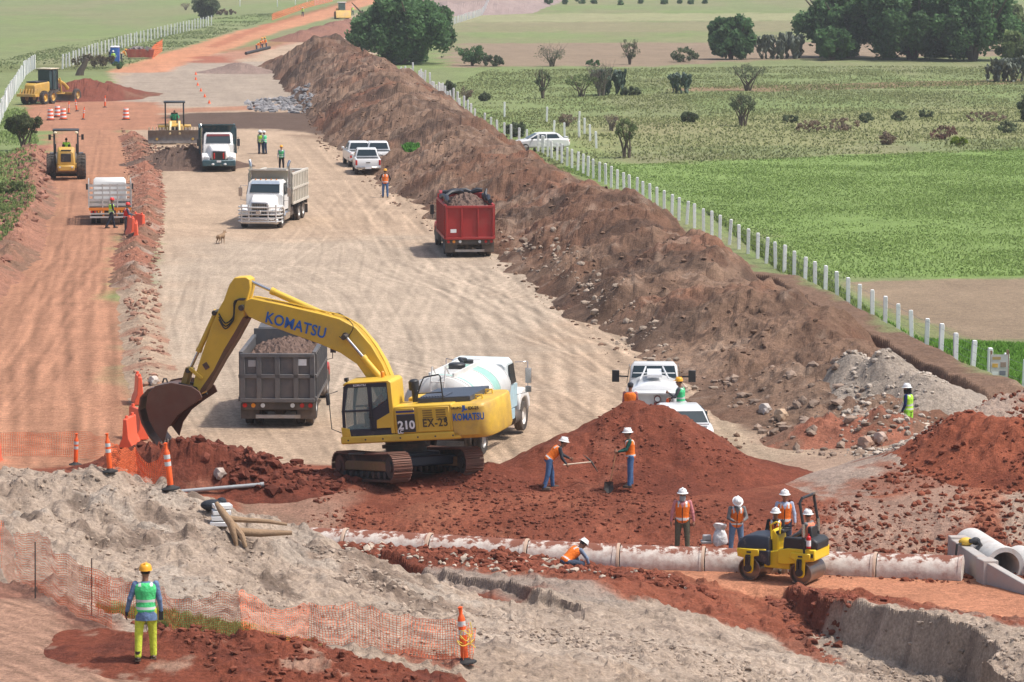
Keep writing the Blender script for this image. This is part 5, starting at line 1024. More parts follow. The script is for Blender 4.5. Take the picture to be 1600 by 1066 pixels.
q = MB(); q.prism(LP([(384,494),(390,497),(372,530),(350,565),(326,608),(314,617),(318,606),(338,577),(354,545),(371,517)], BY), BY-.225, BY+.225); q.build('arm_underside', mat('grimy_arm_steel', (.16,.085,.04), .7, dirt=.6, dirtcol=(.2,.08,.05)), EX)
q = MB(); xw, zw = LT(322,572,BY+.23); q.box((xw, BY+.235, zw), (.16,.02,.2), Matrix.Rotation(.5,3,'Y')); q.build('wear_patch', STEEL, EX)
# undercarriage: its own heading, turned against the upper works
UC = EXM.inverted() @ (Matrix.Translation(EX.location) @ (Matrix.Rotation(R(-3), 3, 'Y') @ Matrix.Rotation(R(-6.5), 3, 'X') @ Matrix.Rotation(R(118), 3, 'Z')).to_4x4())
def ubuild(q, name, m, par=EX, bev=0, mod=None):
    q.v = [tuple(UC @ Vector(p)) for p in q.v] if mod is None else q.v; return q.build(name, m, par, bev)
ug = -.10
q = MB(); q.cyl((0,0,.72), (0,0,zb+.05+.1), .62, .62, 28); q.cyl((0,0,.95), (0,0,1.05), .72, .72, 28); ubuild(q, 'slewing_ring', STEEL)
q = MB(); q.box((0,0,.62), (1.6,1.5,.4)); q.box((.9,0,.55), (.5,2.2,.3)); q.box((-.9,0,.55), (.5,2.2,.3)); ubuild(q, 'undercarriage', NAVY, bev=.04)
for s in (-1, 1):
    yc = s*1.19; tw = .30; L, rr, zc = 1.78, .40, .46
    path = []; 
    for k in range(17): a = -math.pi/2+math.pi*k/16; path.append((L+rr*math.cos(a), zc+rr*math.sin(a)))
    for k in range(17): a = math.pi/2+math.pi*k/16; path.append((-L+rr*math.cos(a), zc+rr*math.sin(a)))
    path[17:17] = []; q = MB(); q.prism([(x*.985, (z-zc)*.93+zc) for x, z in path], yc-.12, yc+.12); q2 = []
    tr = ubuild(q, 'track', mat('track_chain', (.06,.045,.04), .8, dirt=.5, dirtcol=RDUST))
    per = 4*L+2*math.pi*rr; n = 46; q = MB()
    for k in range(n):
        d_ = per*k/n
        if d_ < 2*L: x, z, a = -L+d_, zc-rr, 0
        elif d_ < 2*L+math.pi*rr: a = (d_-2*L)/rr; x, z = L+rr*math.sin(a), zc-rr*math.cos(a)
        elif d_ < 4*L+math.pi*rr: x, z, a = L-(d_-2*L-math.pi*rr), zc+rr-.03*math.sin((d_-2*L-math.pi*rr)/(2*L)*math.pi), math.pi
        else: a2 = (d_-4*L-math.pi*rr)/rr; a = math.pi+a2; x, z = -L-rr*math.sin(a2), zc+rr*math.cos(a2)
        m3 = Matrix.Rotation(-a, 3, 'Y'); q.box((x, yc, z), (per/n*.93, tw*2, .035), m3); nn = m3 @ Vector((0,0,-1))
        for o_ in (-.05, .04): q.box(Vector((x, yc, z))+nn*.03+m3@Vector((o_,0,0)), (.014, tw*2, .04), m3)
    ubuild(q, 'track_shoes', RTRK, tr)
    q = MB(); q.prism([(-1.45,.34),(1.45,.34),(1.45,.56),(1.3,.62),(-1.3,.62),(-1.45,.56)], yc-.2, yc+.2); ubuild(q, 'track_frame', mat('track_frame_paint', (.25,.15,.06), .7, dirt=.6, dirtcol=RDUST), tr, .02)
    q = MB()
    for k in range(8): x = -1.4+k*.4; q.cyl((x,yc-.24,.22), (x,yc+.24,.22), .1, n=14)
    ubuild(q, 'track_roller', STEEL, tr)
    for x in (L, -L): q = MB(); q.cyl((x,yc-.22,zc), (x,yc+.22,zc), .33, n=22); q.cyl((x,yc-.27,zc), (x,yc+.27,zc), .17, n=16); ubuild(q, 'drive_sprocket' if x < 0 else 'idler_wheel', RTRK if x > 0 else STEEL, tr)
# ------------------------------------------------------------------ tandem roller
RL = empty('tandem_roller', down((7.25, 87.95, 0)), R(153), 'small yellow and black tandem roller standing on the orange pit floor beside the pipe', 'road roller'); RL.scale = (.87,)*3
RYEL = mat('bright_yellow_paint', (.80,.56,.02), .35, dirt=.1, dirtcol=DUST, var=.04); DRUM = mat('steel_drum', (.22,.20,.18), .3, .7, dirt=.5, dirtcol=(.25,.12,.08))
for x in (.85, -.85):
    q = MB(); q.lathe([(0,-.58), (.10,-.58), (.10,-.50), (.30,-.48), (.33,-.60), (.35,-.60), (.36,-.59), (.36,.59), (.35,.60), (.33,.60), (.30,.48), (.10,.50), (.10,.58), (0,.58)], (x,0,.36), 'y', 40); dr = q.build('drum', DRUM, RL)
    for s in (-1, 1):
        q = MB(); q.prism([(x-.34,1.0),(x+.30,1.0),(x+.34,.84),(x+.17,.78),(x+.14,.32),(x+.05,.24),(x-.10,.24),(x-.16,.34),(x-.18,.78),(x-.34,.8)], s*.62, s*.67); q.build('drum_fork', RYEL, RL, .02)
        q = MB(); q.cyl((x,s*.67,.40), (x,s*.74,.40), .12); q.cyl((x-.03,s*.70,.50), (x-.05,s*.72,.78), .045); q.cyl((x+.06,s*.70,.50), (x+.04,s*.72,.78), .045); q.box((x,s*.70,.78), (.14,.06,.08)); q.build('hydraulic_motor', BLKP, RL)
        q = MB(); q.box((x-.02,s*.68,.90), (.14,.02,.05)); q.build('grab_slot', BLKP, RL)
q = MB(); q.prism([(.30,.62),(1.25,.72),(1.28,.98),(.3,1.02)], -.60, .60); q.prism([(-.45,.42),(.42,.42),(.42,.9),(-.1,1.0),(-.45,1.0)], -.45, .45); q.prism([(-1.32,.78),(-.35,.60),(-.1,.60),(-.1,1.05),(-.45,1.12),(-1.32,1.12)], -.62, .62); q.build('frame', RYEL, RL, .03, seg=2)
q = MB(); q.loft([[(x, y*w, z) for y, z in ((-1, z0), (1, z0), (1, z1-.12), (.88, z1), (-.88, z1), (-1, z1-.12))] for x, w, z0, z1 in ((.22,.55,.75,1.40), (.7,.58,.78,1.42), (1.05,.58,.9,1.36), (1.28,.54,.92,1.15))]); q.prism([(.2,.5),(.75,.7),(.95,.98),(.2,.98)], -.61, .61); q.build('engine_bonnet', NAVY, RL, .03, seg=2)
q = MB(); q.box((1.2,0,1.18), (.2,.5,.1)); q.build('bonnet_vent', BLKP, RL)
q = MB(); q.prism([(-.02,.75),(.20,.75),(.24,1.55),(.16,1.62),(-.0,1.4)], -.32, .32); q.build('dash_column', RYEL, RL, .03); q = MB(); q.box((.0,0,1.52), (.34,.6,.12), Matrix.Rotation(.35,3,'Y')); q.lathe([(.17,0),(.19,.015),(.17,.03)], (-.12,0,1.62)); q.cyl((-.1,0,1.5), (-.12,0,1.64), .03); q.build('dashboard', BLKP, RL, .02)
q = MB(); q.tube([(.22,.35,1.3), (.24,.35,1.75), (.06,.35,1.85), (-.06,.35,1.82), (-.06,.35,1.5)], .03); q.build('dash_guard', RYEL, RL)
q = MB(); q.prism([(-.25,.95),(-1.0,.95),(-1.05,1.38),(-.9,1.45),(-.3,1.45)], .40, .60); q.prism([(-.25,.95),(-1.0,.95),(-1.05,1.38),(-.9,1.45),(-.3,1.45)], -.60, -.40); q.bx(-.9,-.3,-.4,.4,.95,1.08); q.bx(-.85,-.4,-.26,.26,1.08,1.24); q.box((-1.0,0,1.5), (.14,.5,.55)); q.build('operator_seat', BLKP, RL, .03)
q = MB(); q.tube([(-.98,.60,.95), (-.92,.60,1.9), (-.80,.58,2.55), (-.84,.50,2.68), (-.84,-.50,2.68), (-.80,-.58,2.55), (-.92,-.60,1.9), (-.98,-.60,.95)], .045, 10); q.build('roll_bar', BLKP, RL)
for s in (-1, 1): q = MB(); q.tube([(-.95,s*.61,1.5), (-.93,s*.61,1.9)], .055); q.build('roll_bar_clamp', CHROME, RL)
q = MB(); q.cyl((-1.12,.62,1.18), (-1.12,.62,1.50), .07); q.ell((-1.12,.62,1.5), (.07,.07,.06)); q.cyl((-1.12,.62,1.52), (-1.12,.62,1.62), .02); q.build('fire_extinguisher', mat('red_extinguisher', (.6,.02,.02), .3), RL); q = MB(); q.cyl((-1.12,.62,1.24), (-1.12,.62,1.42), .074); q.build('extinguisher_label', WTXT, RL)
q = MB(); q.prism([(-.95,1.12),(-1.34,1.08),(-1.36,1.34),(-1.2,1.44),(-.95,1.42)], -.5, .5); q.build('water_tank', BLKP, RL, .05, seg=2)
q = MB()
for x in (-1.05, -1.22): q.box((x,.625,.94), (.10,.02,.12))
q.build('reflector', BLKP, RL)
# ------------------------------------------------------------------ soil compactor seen from behind
t = vroot('soil_compactor', 0, 0, 97, 'yellow soil compactor with open canopy seen from behind on the red haul road', 'road roller', at0=P(101, 281)); t.location.y += 1.0; t.scale = (1.08,)*3
for y in (-.93, .93): wheel(t, -.2, y, .78, .58, rim=CYEL, treads=22)
q = MB(); q.bx(-1.6, .9, -.55, .55, .75, 1.15); q.build('frame', CYEL, t, .03)
q = MB(); q.loft([ring(-1.75,.50,.95,1.80,.12,.9), ring(-1.5,.56,.85,1.98,.12,.92), ring(-.4,.58,.85,2.02,.1,.93)]); q.build('engine_hood', CYEL, t, .03, seg=2)
q = MB(); q.box((-1.77,0,1.42), (.06,.62,.52)); q.build('radiator_grille', BLKP, t, .02); q = MB(); q.box((-1.72,0,1.88), (.06,.62,.07)); q.build('vent', BLKP, t)
q = MB(); q.bx(-1.95,-1.6,-.52,.52,.62,.95); q.build('rear_bumper', CYEL, t, .05)
for y in (-.38,.38): q = MB(); q.cyl((-1.95,y,.85), (-1.98,y,.85), .06, n=10); q.build('tail_light', WLAMP, t)
q = MB()
for x in (-.3, 1.0):
    for y in (-.72, .72): q.cyl((x,y,1.1), (x*.95,y*1.02,3.0), .06, n=8)
q.bx(-.45,1.1,-.82,.82,3.0,3.08); q.bx(-.35,-.2,-.75,-.6,1.6,2.2); q.bx(-.35,-.2,.6,.75,1.6,2.2); q.build('canopy', BLKP, t, .02)
for y in (-.66,.66): q = MB(); q.ell((-.5,y,2.9), (.06,.11,.09)); q.build('work_light', mat('warm_lamp_glass', (.8,.7,.5), .2), t)
for s in (-1, 1): q = MB(); q.tube([(.9,s*.75,2.6), (.8,s*1.0,2.6)], .02); q.box((.8,s*1.02,2.55), (.05,.16,.34)); q.build('mirror', BLKP, t)
q = MB(); q.box((.3,0,1.5), (.5,.5,.15)); q.box((.05,0,1.85), (.12,.5,.6)); q.build('operator_seat', BLKP, t, .03)
q = MB(); q.lathe([(0,-1.05),(.72,-1.05),(.75,-1.03),(.75,1.03),(.72,1.05),(0,1.05)], (2.5,0,.75), 'y', 36); q.build('drum', DRUM, t); q = MB()
for s in (-1, 1): q.bx(.9,3.0,s*1.15-.05,s*1.15+.05,.6,.9)
q.bx(3.0,3.15,-1.2,1.2,.6,.9); q.bx(.8,1.0,-1.2,1.2,.6,.9); q.build('drum_frame', CYEL, t, .02)
COMPACTOR = t
# ------------------------------------------------------------------ bulldozer facing the camera
t = vroot('bulldozer', 0, 0, -84, 'yellow bulldozer with black canopy pushing a dark soil heap with its wide blade', 'bulldozer', at0=P(268, 226)); t.location.y += 2.6
for s in (-1, 1):
    q = MB(); q.prism([(-1.9,.45),(-1.6,.1),(1.5,.1),(1.9,.5),(1.5,.9),(-.2,1.25),(-1.5,.95)], s*1.0-.26, s*1.0+.26); q.build('track', mat('track_chain', (.06,.045,.04)), t, .05)
q = MB(); q.bx(-2.0,.3,-.7,.7,.6,1.35); q.prism([(.2,.6),(2.1,.6),(2.15,1.45),(.2,1.75)], -.48, .48); q.build('body', CYEL, t, .04)
q = MB(); q.box((2.16,0,1.0), (.06,.7,.7)); q.build('grille', BLKP, t)
q = MB(); q.cyl((1.2,.2,1.5), (1.2,.2,2.2), .06); q.build('exhaust_pipe', BLKP, t)
for s in (-1, 1): q = MB(); q.bx(-1.5,.1,s*.95-.35,s*.95+.35,1.1,1.35); q.build('fender', CYEL, t, .03)
for s in (-1, 1): q = MB(); q.cyl((2.0,s*.32,1.75), (2.9,s*.38,.85), .09); q.build('lift_cylinder', mat('pale_cylinder_paint', (.75,.62,.35), .4), t)
q = MB()
for x in (-1.5, .05):
    for y in (-.72, .72): q.cyl((x,y,1.2), (x,y,3.15), .065, n=8)
q.bx(-1.65,.2,-.85,.85,3.12,3.22); q.build('canopy', BLKP, t, .02); q = MB(); q.box((-.9,0,1.55), (.5,.6,.2)); q.box((-1.15,0,1.95), (.14,.55,.7)); q.build('operator_seat', BLKP, t, .03)
bl = []
for k in range(7): a = -.6+k*.2; bl.append((3.15-.35*math.cos(a*1.6), .12+k*.17))
q = MB(); q.prism(bl+[(x-.08, z) for x, z in bl[::-1]], -2.1, 2.1); q.build('blade', mat('worn_blade', (.20,.17,.15), .5, .5, dirt=.6, dirtcol=(.12,.08,.06)), t, .01)
q = MB()
for k in range(15): q.box((2.95, -2.0+k*.286, 1.28), (.10,.09,.22))
q.build('blade_top_guard', mat('pale_guard_paint', (.55,.47,.33), .5), t); DOZER = t
for s in (-1, 1): q = MB(); q.cyl((-.4,s*1.3,.5), (2.9,s*1.4,.45), .1); q.build('push_arm', CYEL, t)
# ------------------------------------------------------------------ motor grader
t = vroot('motor_grader', 0, 0, 20, 'yellow motor grader with dark cab beside the red soil at the upper left', 'grader', at0=P(72, 162)); t.location.y += 1.; t.scale = (1.05,)*3
t.rotation_euler.z = R(68)
for y in (-1.0,1.0):
    for x in (-2.3,-.9): wheel(t, x, y, .62, .38, rim=CYEL, treads=16)
    wheel(t, 3.7, y, .60, .36, rim=CYEL)
q = MB(); q.loft([ring(-3.2,.55,.9,1.75,.1), ring(-3.0,.6,.85,1.95,.1), ring(-.6,.62,.85,2.05,.1)]); q.build('engine_hood', CYEL, t, .04); q = MB(); q.bx(-2.9,-.8,-.55,.55,2.0,2.12); q.build('hood_top', BLKP, t, .03)
q = MB(); q.bx(-3.9,-3.2,-1.,1.,.75,1.0)
for y in np.linspace(-.9,.9,7): q.prism([(-3.5,.9),(-3.3,1.45),(-3.2,1.45),(-3.35,.9)], y-.05, y+.05)
q.build('ripper', CYEL, t, .01)
q = MB(); q.loft([ring(-.6,.6,1.3,3.1,.08,.92), ring(-.2,.75,1.2,3.15,.08,.95), ring(.7,.72,1.2,3.15,.08,.95), ring(1.0,.5,1.3,2.6,.08,.95)]); q.build('cab', mat('dark_cab_glass', (.03,.06,.065), .15, dirt=.1, dirtcol=DUST), t, .02)
q = MB(); q.bx(-.7,.9,-.82,.82,3.15,3.25); q.build('cab_roof', mat('pale_roof_paint', (.65,.58,.42), .5), t, .03)
q = MB()
for x, y in ((-.25,.77),(.7,.74),(-.25,-.77),(.7,-.74)): q.box((x,y,2.2), (.08,.04,1.9))
q.build('cab_pillars', BLKP, t)
q = MB(); q.tube([(.8,0,1.7), (1.8,0,2.1), (3.0,0,1.7), (3.8,0,1.2)], [.2,.18,.16,.18], 8); q.bx(3.5,3.9,-.8,.8,.6,.85); q.build('gooseneck_frame', CYEL, t); q = MB(); q.prism([(1.6,.15),(1.85,.2),(1.9,.65),(1.7,.75),(1.75,.45)], -1.9, 1.9); q.build('moldboard', DRUM, t); q = MB(); q.lathe([(.7,.8),(.75,.8),(.75,.9),(.7,.9)], (1.8,0,0), 'z', 20); q.cyl((1.6,.6,.9), (1.3,.6,2.3), .07); q.cyl((1.6,-.6,.9), (1.3,-.6,2.3), .07); q.build('blade_circle', CYEL, t)
# ------------------------------------------------------------------ far wheel loader
t = vroot('wheel_loader', 0, 0, -80, 'yellow wheel loader far up the road in front of the big tree', 'loader', at0=P(533, 30)); t.location.y += 2
for x in (-1.4,1.4):
    for y in (-1.,1.): wheel(t, x, y, .7, .5, rim=CYEL)
q = MB(); q.bx(-2.8,-.3,-.8,.8,.8,2.0); q.bx(-.3,1.8,-.5,.5,.7,1.4); q.build('body', CYEL, t, .06); q = MB(); q.bx(-.6,.8,-.65,.65,1.5,3.1); q.build('cab', GLASSB, t, .1); q = MB(); q.bx(-.8,1.0,-.8,.8,3.1,3.25); q.build('cab_roof', WHT, t, .03)
q = MB(); q.prism([(2.3,.5),(3.3,.2),(3.35,.3),(2.7,1.6),(2.5,1.7)], -1.45, 1.45); q.build('bucket', CYEL, t, .03)
for s in (-1, 1): q = MB(); q.tube([(.8,s*.5,1.6), (1.8,s*.5,1.3), (2.5,s*.5,.8)], .12); q.build('lift_arm', CYEL, t)
# ------------------------------------------------------------------ portable toilet, skip, container panel
t = vroot('portable_toilet', 180, 100, 0, 'blue portable toilet with white roof beside the far left fence', 'portable toilet'); tb = mat('blue_plastic', (.02,.10,.42), .4)
q = MB(); q.box((0,0,1.1), (1.1,1.1,2.1)); q.build('cabin', tb, t, .05); q = MB(); q.box((0,0,2.2), (1.2,1.2,.18), taper=(.8,.8)); q.build('roof', CWHT, t, .03); q = MB(); q.box((0,-.57,1.05), (.75,.04,1.8)); d_ = q.build('door', mat('blue_door', (.03,.16,.5), .4), t, .02); q = MB(); q.box((.25,-.61,1.0), (.05,.04,.16)); q.build('handle', WTXT, d_)
t = vroot('skip_container', 219, 92, 8, 'rusty red skip full of rubble near the blue portable toilet', 'skip'); q = MB(); q.prism([(-1.6,.2),(1.6,.2),(1.9,1.25),(-1.9,1.25)], -.9, .9); q.build('body', mat('rusty_red_paint', (.33,.07,.04), .7, dirt=.4), t, .02); q = MB()
for k in range(14): q.box((random.uniform(-1.6,1.6), random.uniform(-.7,.7), 1.3), (random.uniform(.2,.6),)*3, Matrix.Rotation(random.random()*3,3,(random.random(),.4,.6)))
q.build('rubble', mat('grey_rubble', (.2,.18,.17), .9), t); q = MB()
for s in (-1, 1):
    for x in (-1.2, 0, 1.2): q.box((x, s*.93, .75), (.08,.05,1.))
q.build('ribs', mat('rusty_red_paint', (.33,.07,.04)), t)
# ------------------------------------------------------------------ fences of white concrete posts
WIRE = mat('fence_wire', (.25,.25,.25), .5, .6)
PSN = [0]
def post_mesh():
    q = MB(); q.prism([(-.085,-.5),(.085,-.5),(.085,1.30),(.07,1.36),(-.07,1.36),(-.085,1.30)], -.085, .085); return q.build('post', mat('whitewashed_post', (.88,.88,.87), .9, var=.06, dirt=.12, dirtcol=(.4,.33,.28)), None, .01)
PM = post_mesh(); 
def fence(pts, label, step=2.5, lean=1.5, wire=True, hs=1., group='fences of white concrete posts', cnt=None):
    global PM
    w = [Vector(p) for p in pts]; r = empty('post_fence', down(w[0]), 0, label, 'fence', group); L = [0]
    for a, b in zip(w, w[1:]): L.append(L[-1]+(b-a).length)
    n = max(2, int(L[-1]/step)+1) if cnt is None else cnt; tops = []
    for k in range(n):
        d = L[-1]*k/(n-1); i = min(len(w)-2, max(j for j in range(len(L)) if L[j] <= d+1e-6)); t = (d-L[i])/(L[i+1]-L[i]); p = w[i].lerp(w[i+1], t); g = hz(p.x, p.y)
        o = PM if PSN[0] == 0 else PM.copy()
        if PSN[0]: COL.objects.link(o)
        PSN[0] += 1; o.parent = r; o.location = Vector((p.x+random.uniform(-.03,.03), p.y, g+random.uniform(-.06,.05)))-r.location; o.rotation_euler = (R(random.gauss(0,lean)), R(random.gauss(0,lean)), R(random.uniform(-8,8))); o.scale = (1,1,hs); tops.append(Vector((p.x, p.y, g)))
    if wire:
        for hh in (.3,.6,.9,1.2):
            q = MB(); 
            for a, b in zip(tops, tops[1:]):
                if random.random() < .85: q.tube([a+Vector((0,-.07,hh*hs))-r.location, (a+b)/2+Vector((0,-.07,hh*hs-.03))-r.location, b+Vector((0,-.07,hh*hs))-r.location], .006, 4)
            q.build('wire', WIRE, r)
    return r
fence([(fence_x(y), y, 0) for y in (111,122,146,170,200,230,252)], 'long fence of white concrete posts along the right of the spoil ridge', 2.5)
fence([P(848,240), P(800,222), P(757,205)], 'short fence of white posts running on behind the saloon car', 2.6, cnt=9)
fence([P(742,200), P(700,178), P(672,158)], 'fence of white posts above the ridge, left of the open gap by the car', 2.7)
fence([P(664,150), P(620,125), P(575,100)], 'fence of white posts running up beside the big tree', 2.5)
fence([P(932,232), P(903,198), P(866,194), P(836,186), P(788,183)], 'five widely spaced white posts standing in the pasture behind the car', 8, cnt=6, wire=False)
fence([P(905,215), P(885,218), P(865,214)], 'three white posts in the pasture just right of the white saloon car', 4, cnt=3, wire=False)
fence([P(703,40), P(760,22), P(822,4), P(850,-8)], 'far fence of white posts beyond the big tree', 3.1)
fence([P(98,108), P(150,88), P(215,68), P(330,40)], 'long fence of white posts behind the blue portable toilet', 4.0, hs=1.3)
fence([P(-30,240), P(-8,210), P(12,165), P(40,118), P(54,108)], 'curved fence of white posts on the left edge beside the motor grader', 3.2, hs=1.3)
fence([P(375,10), P(410,12), P(446,10), P(480,4)], 'few widely spaced white posts at the top edge left of the far road', 20, cnt=4, hs=1.8, wire=False)
fence([P(492,8), P(540,-4)], 'short row of close white posts at the top edge above the far road', 3, hs=1.3, wire=False)
# ------------------------------------------------------------------ sign board on the fence
t = empty('sign_board', down(P(1560,622)), 0, 'leaning printed notice board on wooden stakes in front of the white posts', 'sign board'); A = P(1560,622); t.location = down((A.x, A.y))
q = MB(); q.box((-.28,0,.62), (.07,.07,1.45)); q.box((.30,-.02,.60), (.09,.07,1.55)); q.build('stake', mat('weathered_wood', (.30,.19,.12), .9), t); q = MB(); q.box((0,-.06,.72), (.62,.02,.98)); bd = q.build('panel', mat('printed_board', (.60,.58,.56), .6, dirt=.2), t)
for (x, z, w_, h_, c) in ((-.1,1.08,.3,.1,(.5,.35,.15)), (.14,.85,.2,.18,(.35,.25,.2)), (-.15,.82,.2,.14,(.75,.45,.1)), (.12,.55,.22,.16,(.2,.2,.25)), (-.14,.5,.22,.2,(.8,.8,.8)), (-.1,.32,.3,.06,(.1,.1,.12))): q = MB(); q.box((x,-.075,z), (w_,.006,h_)); q.build('printed_patch', mat('print_%d%d' % (int(c[0]*99), int(c[1]*99)), c, .6), bd)
# ------------------------------------------------------------------ concrete pipe line and headwall
PIPE = mat('stained_pipe_concrete', (.60,.54,.48), .9, dirt=.55, dirtcol=(.27,.10,.065), bump=.012, scale=8, var=.12)
# red soil lies caked along the crown of the pipes
_n = PIPE.node_tree; _N = _n.nodes; _L = _n.links; _b = _N['Principled BSDF']; _src = _b.inputs['Base Color'].links[0].from_socket
_g = _N.new('ShaderNodeNewGeometry'); _s = _N.new('ShaderNodeSeparateXYZ'); _L.new(_g.outputs['Normal'], _s.inputs[0]); _t = _N.new('ShaderNodeTexCoord'); _q = _N.new('ShaderNodeTexNoise'); _q.inputs['Scale'].default_value = 2.6; _q.inputs['Detail'].default_value = 7; _q.inputs['Roughness'].default_value = .7; _L.new(_t.outputs['Object'], _q.inputs['Vector'])
_a = _N.new('ShaderNodeMath'); _a.operation = 'MULTIPLY_ADD'; _L.new(_s.outputs['Z'], _a.inputs[0]); _a.inputs[1].default_value = .55; _L.new(_q.outputs['Fac'], _a.inputs[2])
_r = _N.new('ShaderNodeMapRange'); _r.inputs['From Min'].default_value = .93; _r.inputs['From Max'].default_value = 1.0; _L.new(_a.outputs[0], _r.inputs['Value']); _x = _N.new('ShaderNodeMix'); _x.data_type = 'RGBA'; _L.new(_r.outputs[0], _x.inputs[0]); _L.new(_src, _x.inputs[6]); _x.inputs[7].default_value = (.21,.075,.045,1); _L.new(_x.outputs[2], _b.inputs['Base Color'])
pc = [P(385,845,-.46), P(560,853,-.5), P(900,874,-.58), P(1200,885,-.66), P(1505,895,-.6)]
def pipe_pt(s):     # 0..1
    k = s*(len(pc)-1); i = min(len(pc)-2, int(k)); return pc[i].lerp(pc[i+1], k-i)
npp = 9; PR = .46
for i in range(npp):
    a, b_ = pipe_pt(i/npp), pipe_pt((i+1)/npp); d = (b_-a)
    t = empty('concrete_pipe', a, 0, ['first concrete pipe at the left end beside the log', 'soil strewn concrete pipe second from the left end', 'concrete pipe third from the left end, half covered by red clods', 'concrete pipe behind the man crouching in the trench, left side', 'concrete pipe to the right of the man crouching in the trench', 'concrete pipe below the man in a pink shirt', 'concrete pipe below the white sack and bowing man', 'concrete pipe right behind the tandem roller', 'last concrete pipe running into the headwall'][i], 'pipe', 'concrete pipes of the culvert line')
    q = MB(); n = 30; dn = d.normalized(); pr = [(.03,PR), (.95,PR), (.955,PR+.025), (.995,PR+.025), (1.0,PR-.02)]
    X = dn.cross(Vector((0,0,1))).normalized(); Y = X.cross(dn)
    q.loft([[dn*d.length*f_+(X*math.cos(2*math.pi*k/n)+Y*math.sin(2*math.pi*k/n))*rr for k in range(n)] for f_, rr in pr]); q.build('barrel', PIPE, t); q = MB()
    q.loft([[dn*d.length*f_+(X*math.cos(2*math.pi*k/n)+Y*math.sin(2*math.pi*k/n))*rr for k in range(n)] for f_, rr in ((-.02,PR+.02), (-.015,PR+.032), (.012,PR+.032), (.018,PR))], cap=False); q.build('joint_collar', mat('mortar_joint', (.50,.36,.27), .9, dirt=.4, dirtcol=RDUST), t)
CONC = mat('grey_concrete', (.40,.375,.35), .9, dirt=.3, dirtcol=(.45,.28,.2), bump=.012, scale=2, var=.08)
hw = empty('concrete_headwall', (12.2, 88.9, -.75), 0, 'grey concrete headwall with sloping wing wall at the end of the pipe', 'headwall'); O = hw.location
def slab(a, b, th, za, zb_, zl, name, side=1):
    """upright slab from a to b on plan, thickness th, top za to zb_, foot zl"""
    a, b = Vector((*a, 0)), Vector((*b, 0)); n = Vector((-(b-a).y, (b-a).x, 0)).normalized()*th*side; V = []
    for p, z in ((a, za), (b, zb_)):
        for o_ in (Vector((0,0,0)), n): V += [p+o_+Vector((0,0,zl))-O, p+o_+Vector((0,0,z))-O]
    q = MB(); q.add(V, [(0,1,3,2), (4,6,7,5), (0,4,5,1), (2,3,7,6), (1,5,7,3), (0,2,6,4)]); return q.build(name, CONC, hw, .02)
slab((12.1,90.4), (12.5,87.7), .30, -.10, -.12, -1.3, 'wall'); slab((12.05,90.7), (12.1,90.38), .5, -.04, -.04, -1.3, 'buttress')
slab((12.42,87.72), (12.56,87.2), .42, -.10, -.10, -1.3, 'buttress'); slab((12.6,87.3), (14.6,84.2), .24, -.14, -.95, -1.6, 'wing_wall')
def pipe_end(a, b, r, lb):
    a, b = Vector(a), Vector(b); t = empty('concrete_pipe', a, 0, lb, 'pipe', 'concrete pipes of the culvert line'); ax = (b-a).normalized(); X = ax.cross(Vector((0,0,1))).normalized(); Y = X.cross(ax); n = 32
    def rg(s_, rr): return [ax*s_+(X*math.cos(2*math.pi*k/n)+Y*math.sin(2*math.pi*k/n))*rr for k in range(n)]
    L = (b-a).length; q = MB(); q.loft([rg(0,r-.08), rg(0,r), rg(L-.25,r), rg(L-.24,r+.05), rg(L,r+.05), rg(L,r-.08), rg(0,r-.08)], cap=False); q.build('barrel', mat('pale_pipe_concrete', (.55,.53,.50), .9, dirt=.2, dirtcol=(.45,.3,.2)), t); return t
pipe_end((12.75,91.2,-.42), (13.3,88.4,-.50), .50, 'big open ended concrete pipe lying behind the sloping wing wall')
pipe_end((13.9,90.0,-.65), (14.6,87.0,-.70), .46, 'pale concrete pipe end cut off by the right edge of the photo')
top = [Vector((12.0,90.2,.12))]
# hose coil on the headwall
t = empty('cut_off_saw', Vector((12.32,89.5,-.12)), 0, 'black and yellow hand machine with hose lying on top of the headwall', 'power tool'); q = MB(); q.ell((.1,0,.16), (.28,.16,.16)); t.scale = (.75,)*3; q.build('housing', YEL, t); q = MB(); q.tube([(.2,-.1,.2), (.5,-.15,.22), (.62,-.2,.05), (.45,-.25,-.1)], .09); q.ell((.45,0,.18), (.18,.16,.15)); q.tube([(-.1,-.1,.1), (-.25,-.2,.1), (-.3,-.22,-.4)], .045); q.build('hose', BLKP, t)
